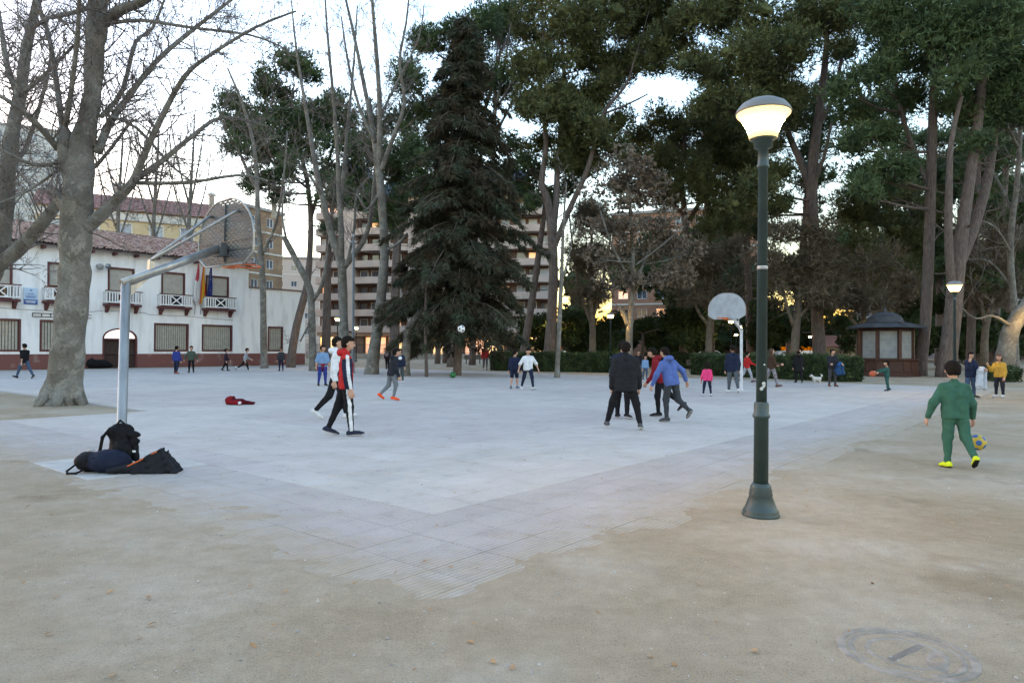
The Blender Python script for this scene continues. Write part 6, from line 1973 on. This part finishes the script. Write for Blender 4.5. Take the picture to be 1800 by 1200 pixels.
# near players ------------------------------------------------------------------
person('boy in red and black track jacket with white sleeve stripes, walking', (607, 765), 592, 70, [RED, WHITEC, NAVY], [BLACK, WHITEC], SH_N, sole=SOLEW, L=(-15, 9, 2), R=(7, 2, 2), armL=(-10, 6, 10), armR=(3, 8, 8), stripes=True, collar=True, head=(12, 5), hood=True)
person('boy in white hoodie walking half hidden by the red track jacket', (590, 735), 593, 75, WHITEC, BLACK, SH_W, sole=SOLEW, L=(18, 6, 2), R=(-18, 24, 2), armL=(14, 8, 14), armR=(-10, 8, 14), hood=True, head=(8, 0))
person('boy in black quilted jacket seen from behind, legs apart', (1100, 754), 602, 8, C_('puffer', (.020, .021, .024)), BLACK, C_('shoe_grey', (.09, .09, .095)), sole=SOLEW, L=(8, 6, 23), R=(-6, 10, 15), armL=(4, 14, 14), armR=(10, 12, 16), puffy=True, coat=.045, collar=True, bulk=1.03, lean=6, head=(10, 6))
person('boy in navy top mostly hidden behind the black quilted jacket', (1094, 735), 599, 30, NAVY, BLACK, SH_D, sole=SOLEW, L=(6, 6, 4), R=(-6, 8, 6), armL=(0, 10, 10), armR=(0, 8, 10), head=(10, 4))
person('boy in red hoodie leaning into a run behind the blue hoodie', (1160, 731), 612, -70, DRED, BLACK, SH_D, L=(6, 10, 4), R=(-28, 26, 8), armL=(20, 10, 30), armR=(-16, 12, 24), hood=True, lean=14, head=(0, 5))
person('boy in bright blue hoodie running with one foot kicked back', (1180, 741), 611, -28, BLUE, C_('trackpants', (.045, .05, .056)), C_('shoe_slate', (.06, .07, .07)), L=(4, 12, 6), R=(-10, 46, 6), armL=(18, 34, 14), armR=(-12, 40, 22), hood=True, lean=12, roll=-4, head=(-12, 4))
gk = person('small boy in green tracksuit and neon yellow shoes seen from behind', (1679, 822), 636, 10, GREEN, GREEN, YELL, sole=SOLEB, child=.65, L=(-2, 4, 4), R=(-14, 30, 4), armL=(4, 30, 14), armR=(10, 22, 14), head=(8, 10), bulk=1.05, lean=4)
# middle distance ----------------------------------------------------------------
person('boy in pale blue T-shirt with a red jacket knotted at his waist', (567, 678), 607, 150, SKYB, ROYAL, SH_D, L=(2, 4, 3), R=(-4, 6, 5), armL=(2, 14, 14), armR=(6, 20, 20), sleeve=.8, waist=DRED, child=.2, head=(-30, 0), bulk=1.05)
person('boy in dark hoodie and grey joggers with orange trainers', (688, 703), 613, 60, C_('dark_hoodie', (.025, .026, .034)), GREYT, SH_O, sole=SH_O, L=(-8, 36, 3), R=(16, 30, 5), armL=(6, 8, 26), armR=(10, 8, 26), lean=12, hood=True, child=.3, head=(10, -6))
em = person('boy in navy sweatshirt with a round white chest emblem', (703, 673), 613, 170, NAVY, C_('slate_trousers', (.06, .075, .085)), SH_W, L=(2, 4, 5), R=(-2, 6, 5), armL=(4, 10, 18), armR=(4, 12, 18), child=.25, head=(40, 0))
person('boy in navy top and shorts turning away from the white shirt', (904, 683), 615, 15, NAVY, NAVY, C_('shoe_blue', (.12, .18, .25)), shorts=True, L=(-2, 14, 3), R=(6, 6, 3), armL=(-8, 10, 10), armR=(18, 12, 14), child=.3, head=(40, 8), lean=4)
person('boy in white T-shirt striding with arms spread', (928, 685), 612, 165, WHITEC, NAVY, SH_W, L=(20, 10, 6), R=(-14, 14, 8), armL=(2, 36, 10), armR=(0, 34, 10), sleeve=.8, child=.2, head=(10, 10))
_c = em['up3'](em['T']((.0, .072, em['torso'] * .70)))
MB().lathe([(.085, 0), (.085, .012), (.0, .014)], 20, 0, Matrix.Translation(Vector(_c)) @ Matrix.Rotation(rad(-90), 4, 'X')).build('emblem', WHITEC, em['t'])
pg = person('girl in bright pink jacket and navy leggings', (1243, 696), 637, 10, PINK, NAVY, SH_W, L=(2, 4, 9), R=(-4, 8, 8), armL=(4, 16, 16), armR=(4, 10, 30), child=.8, hair=HAIRD, long_hair=True, head=(10, 14), lean=4)
person('man in navy jacket and jeans seen from behind by the far hoop', (1288, 690), 607, 4, NAVY, C_('jeans_grey', (.085, .10, .115)), SH_W, sole=SOLEW, L=(6, 4, 3), R=(-12, 16, 3), armL=(2, 10, 14), armR=(2, 10, 16), coat=.03, collar=True, bulk=1.05, head=(-6, 4))
person('boy in red sweater and pale joggers walking past the hoop post', (1313, 672), 618, 80, RED, LGREY, C_('shoe_plum', (.08, .03, .05)), L=(-20, 14, 3), R=(22, 8, 3), armL=(-8, 8, 20), armR=(28, 10, 46), child=.2, head=(0, 6))
person('woman in brown jacket and patterned trousers holding something pale', (1356, 680), 613, 85, [BROWN, WHITEC], C_('pattern_grey', (.26, .25, .27), (.12, .11, .13)), C_('boot_brown', (.11, .045, .03)), L=(-18, 12, 2), R=(18, 6, 2), armL=(10, 8, 66), armR=(12, 8, 74), hair=HAIRB, long_hair=True, head=(6, -4))
person('woman in long black coat walking a small white dog', (1404, 673), 617, 10, BLACK, BLACK, SH_D, L=(6, 4, 3), R=(-8, 10, 3), armL=(6, 12, 20), armR=(10, 12, 24), coat=.14, hood=True, bulk=1.05, head=(20, 24), lean=6)
wb = person('woman in dark jumper standing with a blue jacket over her arm', (1463, 679), 614, 178, C_('dark_jumper', (.022, .024, .032)), C_('dusk_trousers', (.06, .058, .065)), C_('boot_tan', (.16, .07, .04)), L=(2, 2, 4), R=(0, 3, 4), armL=(20, 14, 60), armR=(16, 10, 70), hair=HAIRD, head=(-20, 0))
bk = person('small child in green tracksuit holding out an orange basketball', (1559, 687), 634, -80, TEAL, TEAL, SH_N, child=.85, L=(4, 6, 6), R=(-8, 10, 6), armL=(62, 6, 6), armR=(70, 8, 4), head=(0, 0), bulk=1.05)
ad = person('adult in navy coat on the phone with a white jacket over one arm', (1706, 699), 619, 170, NAVY, DENIM, SH_D, L=(4, 3, 3), R=(-4, 6, 3), armL=(24, 12, 62), armR=(34, 14, 128), coat=.03, collar=True, head=(10, 4), bulk=1.05)
person('girl in mustard sweatshirt and dark leggings standing by the lit plane', (1757, 698), 622, -120, MUST, C_('dark_leggings', (.03, .03, .04)), SH_W, L=(2, 3, 4), R=(0, 4, 4), armL=(4, 10, 20), armR=(30, 14, 110), child=.5, hair=HAIRB, long_hair=True, bulk=1.05, head=(0, 0))
# far away ---------------------------------------------------------------------
person('man in black T-shirt and jeans striding before the school wall', (43, 665), 604, -75, BLACK, DENIM, SH_D, L=(26, 4, 2), R=(-24, 10, 2), armL=(-14, 8, 12), armR=(16, 8, 12), sleeve=.8)
person('child in blue jacket seen from behind before the school', (310, 657), 608, 10, ROYAL, C_('dark_blue', (.02, .025, .05)), C_('shoe_rust', (.3, .06, .03)), L=(4, 4, 3), R=(-6, 10, 3), armL=(0, 12, 14), armR=(6, 10, 14), child=.45, bulk=1.06)
person('child in olive jacket with arms out before the barred school window', (336, 655), 608, 165, OLIVE, BLACK, SH_D, L=(6, 4, 5), R=(-6, 8, 5), armL=(4, 30, 10), armR=(4, 34, 10), child=.45)
person('small child in dark clothes running by the school wall', (397, 652), 613, 80, C_('plum', (.035, .025, .04)), BLACK, SH_D, L=(-14, 16, 2), R=(16, 10, 2), armL=(10, 10, 30), armR=(-6, 10, 30), child=.6)
person('child in grey top running after a ball by the school', (431, 653), 612, 75, LGREY, BLACK, SH_W, L=(-30, 26, 2), R=(20, 6, 2), armL=(24, 10, 46), armR=(-14, 10, 40), child=.45, lean=8)
person('child in dark clothes standing between the annex plane trees', (494, 652), 611, 175, CHAR, NAVY, SH_D, L=(3, 4, 4), R=(-3, 5, 4), armL=(6, 12, 20), armR=(6, 12, 20), child=.4)
wbp = person('woman in dark clothes walking away beneath the spruce', (681, 649), 609, 10, C_('wine', (.035, .022, .03)), BLACK, SH_D, L=(8, 4, 3), R=(-10, 12, 3), hair=HAIRD, long_hair=True)
rs = person('man in red sweater walking beside the long hedge', (853, 650), 607, 8, RED, C_('grey_trousers', (.13, .12, .12)), SH_W, L=(8, 4, 4), R=(-10, 12, 4), armL=(0, 12, 20), armR=(4, 12, 14))
bkp = person('long-haired person in dark jacket walking next to the red sweater', (869, 651), 610, 8, C_('dark_brown', (.03, .025, .02)), C_('dark_olive', (.035, .035, .03)), SH_D, L=(-6, 10, 3), R=(8, 4, 3), hair=HAIRB, long_hair=True)
person('woman in black top glimpsed between the running boys', (1122, 664), 616, 178, BLACK, DENIM, SH_D, L=(3, 4, 3), R=(-3, 5, 3), hair=HAIRB, long_hair=True, armR=(20, 12, 60))
person('child in pale blue behind the boy in red hoodie', (1134, 667), 624, 170, SKYB, DENIM, SH_D, child=.5, L=(3, 4, 3), R=(-3, 5, 3))

# things they hold or carry ---------------------------------------------------------
def sphere_dirs(phi=1.618034):
    v = []
    for a in (-1, 1):
        for b in (-phi, phi):
            v += [(0, a, b), (a, b, 0), (b, 0, a)]
    v = np.array(v, float); return v / np.linalg.norm(v, axis=1, keepdims=True)
def ball(name, label, loc, r, m0, m1=None, th=.36, ring=False, rot=(0.3, 0.5, 0.2)):
    import bmesh
    bm = bmesh.new(); bmesh.ops.create_icosphere(bm, subdivisions=5, radius=1)
    v = np.array([tuple(x.co) for x in bm.verts]); f = np.array([[x.index for x in q.verts] for q in bm.faces]); bm.free()
    C = v[f].mean(1); C /= np.linalg.norm(C, axis=1, keepdims=True)
    D = sphere_dirs()
    ang = np.arccos(np.clip(C @ D.T, -1, 1)).min(1)
    mi = (ang < th).astype(int)
    if ring:
        mi = ((np.abs(C[:, 0]) < .018) | (np.abs(C[:, 1]) < .018) | (np.abs(np.abs(C[:, 0]) - .62 - .1 * C[:, 2] ** 2) < .018)).astype(int)
    a2 = np.sort(np.arccos(np.clip(v @ D.T, -1, 1)), axis=1)[:, 0]
    vv = v * (1 - .012 * np.exp(-((a2 - th) / .03) ** 2))[:, None] * r
    o = obj(name, np_mesh(name, vv, f, True, mi), [m0, m1 or m0])
    o.location = loc; o.rotation_euler = rot
    return tag(o, label, 'ball')
M_BW, M_BB, M_BO, M_BY, M_BBL, M_BG = (mat('ball_white', (.72, .72, .70), .4), mat('ball_black', (.02, .02, .025), .4), mat('ball_orange', (.42, .10, .045), .7, (.36, .08, .04), 30), mat('ball_yellow', (.50, .36, .05), .5), mat('ball_blue', (.04, .11, .32), .5), mat('ball_green', (.03, .16, .05), .5))
ball('football', 'white football with dark patches in mid-air before the spruce', P(811, 578, 22.0), .115, M_BW, M_BB, .27)
ball('football', 'small white football on the ground by the school wall', G(415, 649) + Vector((0, 0, .11)), .11, M_BW, M_BB)
q = P(1718, 777, gk['pos'].y + .25)
ball('playground_ball', 'yellow ball with blue patches bouncing at the green boy\'s feet', q, .112, M_BY, M_BBL, .34)
wl_ = bk['A']
hand = (bk['up3'](bk['A']['L'][2]) + bk['up3'](bk['A']['R'][2])) / 2 + bk['up3'](bk['A']['L'][3]) * 0
Rw = bk['t'].rotation_euler.to_matrix()
hv = bk['pos'] + Rw @ Vector(hand) + (Rw @ Vector(bk['A']['L'][3])) * (.17 + .04)
ball('basketball', 'orange basketball held out by the small child before the kiosk', hv, .118, M_BO, M_BB, ring=True)
ball('green_ball', 'green ball resting beside the spruce trunk', G(796, 664) + Vector((0, 0, .16)), .17, M_BG, mat('ball_green_dark', (.015, .08, .03), .5), .3)
def hung_jacket(name, label, info, side, m, drop=.5, cat='jacket', wide=.2):
    """a jacket draped over a bent forearm"""
    Rm = info['t'].rotation_euler.to_matrix()
    a, b = info['up3'](info['A'][side][1]), info['up3'](info['A'][side][2])
    mid = (a + b) / 2; d = (b - a); d /= np.linalg.norm(d)
    Q = []
    for i in range(4):
        p = a + (b - a) * (.25 + .22 * i)
        for s in (-1, 1):
            off = np.cross(d, (0, 0, 1.)) * s * .055
            Q.append(cone(p + (0, 0, .045), p + off * 1.3 + (0, 0, -.05), .035, .04))
            Q.append(cone(p + off * 1.3 + (0, 0, -.05), p + off * 1.8 + np.array((random.uniform(-.05, .05), random.uniform(-.05, .05), -drop * random.uniform(.75, 1.05))), .045, .065 * wide / .2))
    t = thing(name, label, cat, info['pos'], info['t'].rotation_euler.z)
    solid('shell', Q, .014, m, t, .05, wrinkle=.005)
    solid('sleeve', [cone(mid + (.02, .03, 0), mid + (.08, .10, -drop * .7), .045, .04), cone(mid + (.08, .10, -drop * .7), mid + (.07, .12, -drop * .95), .04, .035)], .014, m, t, .03, wrinkle=.004)
hung_jacket('draped_jacket', 'pale silvery jacket hanging over the arm of the adult on the phone', ad, 'L', C_('silver_jacket', (.46, .50, .56)), .62)
hung_jacket('draped_jacket', 'bright blue jacket hanging over the arm of the woman in the dark jumper', wb, 'L', C_('cobalt_jacket', (.03, .10, .26), (.02, .03, .06)), .42)
def backpack_on(label, info, m):
    t = thing('backpack', label, 'backpack', info['pos'], info['t'].rotation_euler.z)
    T, E, U, S = info['T'], info['E'], info['U'], info['S']
    solid('bag', [E(T((0, -.115, info['torso'] * .52)), (.085, .055, .12)), E(T((0, -.15, info['torso'] * .38)), (.06, .035, .07))], .016, m, t, .03 * S, wrinkle=.002)
    for s in (-1, 1):
        solid('strap', [U(T((s * .055, -.07, info['torso'] * .3)), T((s * .062, -.065, info['torso'] - .02)), .014), U(T((s * .062, -.065, info['torso'] - .02)), T((s * .06, .03, info['torso'] + .018)), .014), U(T((s * .06, .03, info['torso'] + .018)), T((s * .066, .075, info['torso'] * .7)), .014)], .014, m, t, .01)
backpack_on('grey-pink school backpack worn by the woman under the spruce', wbp, C_('bag_grey', (.28, .22, .24)))
backpack_on('dark backpack on the long-haired walker beside the red sweater', bkp, C_('bag_dark', (.03, .025, .022)))

# small white dog ---------------------------------------------------------------------
dq = G(1436, 673)
dog = thing('dog', 'small fluffy white dog standing on the paving beside the hedge', 'dog', dq, rad(176))
DOGM = mat('dog_fur', (.58, .56, .52), .95, (.44, .42, .39), 30, .6, 60)
Q = [cone((-.12, 0, .20), (.12, 0, .21), .088, .098), ell((.13, 0, .20), (.09, .085, .10)), cone((.15, 0, .24), (.24, 0, .33), .06, .06), ell((.26, 0, .35), (.068, .066, .066)), cone((.29, 0, .335), (.345, 0, .325), .038, .028),
     cone((-.17, 0, .25), (-.24, 0, .36), .028, .03), cone((-.24, 0, .36), (-.18, 0, .42), .036, .025)]
for s in (-1, 1):
    Q += [cone((.25, s * .055, .37), (.235, s * .08, .30), .024, .022)]
    Q += [cone((.13, s * .05, .17), (.13, s * .052, .09), .042, .03), cone((.13, s * .052, .09), (.14, s * .052, .02), .028, .026), cone((.14, s * .052, .02), (.165, s * .052, .018), .022, .02)]
    Q += [cone((-.12, s * .05, .18), (-.085, s * .055, .115), .055, .036), cone((-.085, s * .055, .115), (-.145, s * .055, .075), .03, .024), cone((-.145, s * .055, .075), (-.125, s * .055, .02), .024, .024), cone((-.125, s * .055, .02), (-.10, s * .055, .018), .022, .02)]
def dogpick(C):
    mi = np.zeros(len(C), int)
    mi[np.linalg.norm(C - (.372, 0, .33), axis=1) < .022] = 1
    for s in (-1, 1):
        mi[np.linalg.norm(C - (.315, s * .035, .365), axis=1) < .016] = 1
    return mi
solid('body', Q, .012, [DOGM, EYE], dog, .03, dogpick, fn=lambda D, X: D + .006 * np.sin(X[..., 0] * 70 + X[..., 2] * 40) * np.sin(X[..., 1] * 80 + X[..., 2] * 55))
MB().tube([(.2, 0, .335), (.1, .06, .5), (-.2, .3, .62), (-.75, .5, .82)], .006, 5).build('lead', BLACK, dog)

# bags and clothes left on the ground ---------------------------------------------------
# black rucksack sitting up against the post
bq = HOOP1 + Vector((0.22, -.40, 0))
NYL = mat('black_nylon', (.006, .006, .007), .7, (.010, .010, .012), 20, .4, 90, spec=.12); NYN = mat('navy_nylon', (.008, .011, .026), .7, (.012, .016, .032), 12, .4, 90, spec=.12); NYC = mat('charcoal_nylon', (.017, .018, .022), .7, (.011, .012, .015), 14, .4, 90, spec=.12)
bp_ = thing('rucksack', 'black rucksack slumped upright against the steel hoop post', 'rucksack', (bq.x, bq.y, .008), rad(12), 'bags at the hoop post')
bp_.scale = (.95, .95, 1.0)
solid('bag', [ell((0, 0, .17), (.17, .13, .18)), ell((.01, .02, .40), (.15, .11, .19), rx(rad(-8))), ell((.06, -.10, .24), (.12, .07, .13)), cone((-.1, 0, .48), (.1, .02, .50), .075, .06)], .012, NYL, bp_, .06, wrinkle=.006, clips=[((0, 0, 0), (0, 0, -1))])
solid('flap', [cone((.13, -.04, .45), (.23, -.03, .44), .05, .03), cone((.17, -.05, .34), (.24, -.06, .36), .05, .03), cone((.18, -.05, .44), (.21, -.06, .14), .04, .05)], .012, NYL, bp_, .03, wrinkle=.006)
solid('strap', [cone((-.12, -.04, .53), (-.20, -.08, .42), .02), cone((-.20, -.08, .42), (-.23, -.10, .22), .022), cone((-.23, -.10, .22), (-.17, -.08, .08), .02)], .010, NYL, bp_, .02)
solid('handle', [cone((-.04, -.02, .58), (.0, -.03, .63), .012), cone((.0, -.03, .63), (.05, -.02, .59), .012)], .008, NYL, bp_, .01)
MB().bevel_box((.18, -.115, .22), (.225, -.105, .245), .003).build('tag', M_WTRIM, bp_)
bq = HOOP1 + Vector((.12, -.66, 0))
bn = thing('rucksack', 'navy rucksack lying on its side with a looped strap', 'rucksack', (bq.x, bq.y, .008), rad(8), 'bags at the hoop post')
bn.scale = (.95, .95, 1.0)
solid('bag', [ell((.10, 0, .14), (.27, .17, .145)), ell((-.17, .03, .13), (.17, .15, .13)), ell((.12, -.08, .10), (.22, .12, .10))], .012, [NYN, NYL], bn, .05, lambda C: (C[:, 0] < -.12).astype(int), wrinkle=.006, clips=[((0, 0, 0), (0, 0, -1))])
ring_ = [(-.30, -.06, .10), (-.36, -.14, .04), (-.33, -.2, .02), (-.22, -.2, .02), (-.16, -.14, .05)]
solid('strap', [cone(ring_[i], ring_[i + 1], .014) for i in range(4)], .009, NYL, bn, .01)
solid('zip_band', [cone((-.05 + .06 * i, -.13 + .02 * math.sin(i), .20 - .012 * i), (.01 + .06 * i, -.13 + .02 * math.sin(i + 1), .19 - .012 * i), .008) for i in range(5)], .007, NYL, bn, .005)
MB().tube([(-.16, -.02, .265), (-.10, -.04, .285), (-.06, -.05, .28)], .008, 6).build('handle', M_GREY, bn)
bq = HOOP1 + Vector((.70, -.62, 0))
jk = thing('crumpled_jacket', 'charcoal jacket with a bright orange zip folded on the ground by the rucksacks', 'jacket', (bq.x, bq.y, .008), rad(6))
jk.scale = (.95, .95, 1.0)
def folded(D, X):
    x, y, z = X[..., 0], X[..., 1], X[..., 2]
    D = np.maximum(z - (.09 + .52 * (x + .22)), z - (.30 - 1.35 * (x - .20)))          # rising top edge, steep outer end
    D = np.maximum(D, z - .285 + .10 * np.sin(x * 30) * .1)
    D = np.maximum(D, np.maximum(-x - .27, np.abs(y + .02 + .12 * z) - .15 + .32 * z))
    D = np.maximum(D * .8, -z)
    return D + .007 * np.sin(26 * x + 30 * z + 5 * np.sin(20 * y)) + .004 * np.sin(60 * z - 35 * x)
solid('shell', [ell((.05, 0, .12), (.42, .26, .24))], .012, NYC, jk, .03, fn=folded)
solid('collar', [cone((.17, -.02, .25), (.21, -.03, .30), .022, .012), cone((.24, -.02, .22), (.27, -.03, .27), .02, .010)], .010, NYC, jk, .02, wrinkle=.004)
solid('sleeve', [cone((-.15, -.10, .07), (-.34, -.17, .05), .06, .045), cone((-.34, -.17, .05), (-.42, -.19, .045), .045, .04)], .012, NYC, jk, .02, wrinkle=.006, clips=[((0, 0, 0), (0, 0, -1))])
zp = [(-.22, -.155, .085), (-.14, -.150, .125), (-.06, -.140, .160), (.02, -.128, .205), (.09, -.118, .240), (.15, -.105, .268)]
MB().tube(zp, .008, 6).build('zip', mat('orange_zip', (.75, .14, .02), .5), jk)
rq = G(418, 711)
rj = thing('crumpled_jacket', 'dark red hooded sweatshirt dropped in a heap on the paving', 'jacket', (rq.x, rq.y, .008), rad(0))
s_ = rq.y / 16.0
Q = [ell((-.22, 0, .10), (.13, .14, .13)), ell((-.02, .02, .07), (.24, .18, .09)), cone((.1, 0, .08), (.34, -.02, .045), .08, .045), cone((.3, -.02, .045), (.46, -.03, .04), .045, .035), cone((-.1, -.12, .05), (.12, -.14, .05), .055, .06), cone((-.2, -.04, .12), (-.12, .0, .18), .07, .05)]
solid('shell', Q, .014, [C_('wine_red', (.085, .008, .014)), C_('deep_red', (.20, .012, .016)), WHITEC], rj, .04, lambda C: np.where(np.linalg.norm(C - (.12, -.19, .06), axis=1) < .045, 2, np.where((C[:, 0] < -.14) | (C[:, 1] < -.12), 1, 0)), wrinkle=.009, clips=[((0, 0, 0), (0, 0, -1))])
gq = W0 + AX * wall_xz(170, 635)[0] - BX * .5
gb = thing('rubbish_bag', 'dark bundle lying against the school wall by the arched door', 'bundle', gq, ROT_AX)
solid('sack', [ell((0, 0, .3), (.75, .35, .33)), ell((-.5, 0, .35), (.35, .3, .36)), ell((.5, 0, .2), (.4, .3, .2))], .03, NYL, gb, .12, wrinkle=.02, clips=[((0, 0, 0), (0, 0, -1))])
solid('knot', [cone((-.5, 0, .66), (-.5, 0, .8), .07, .03)], .02, NYL, gb, .02)
print('scene built in %.1f s, %d objects' % (time.time() - T0, len(bpy.data.objects)))
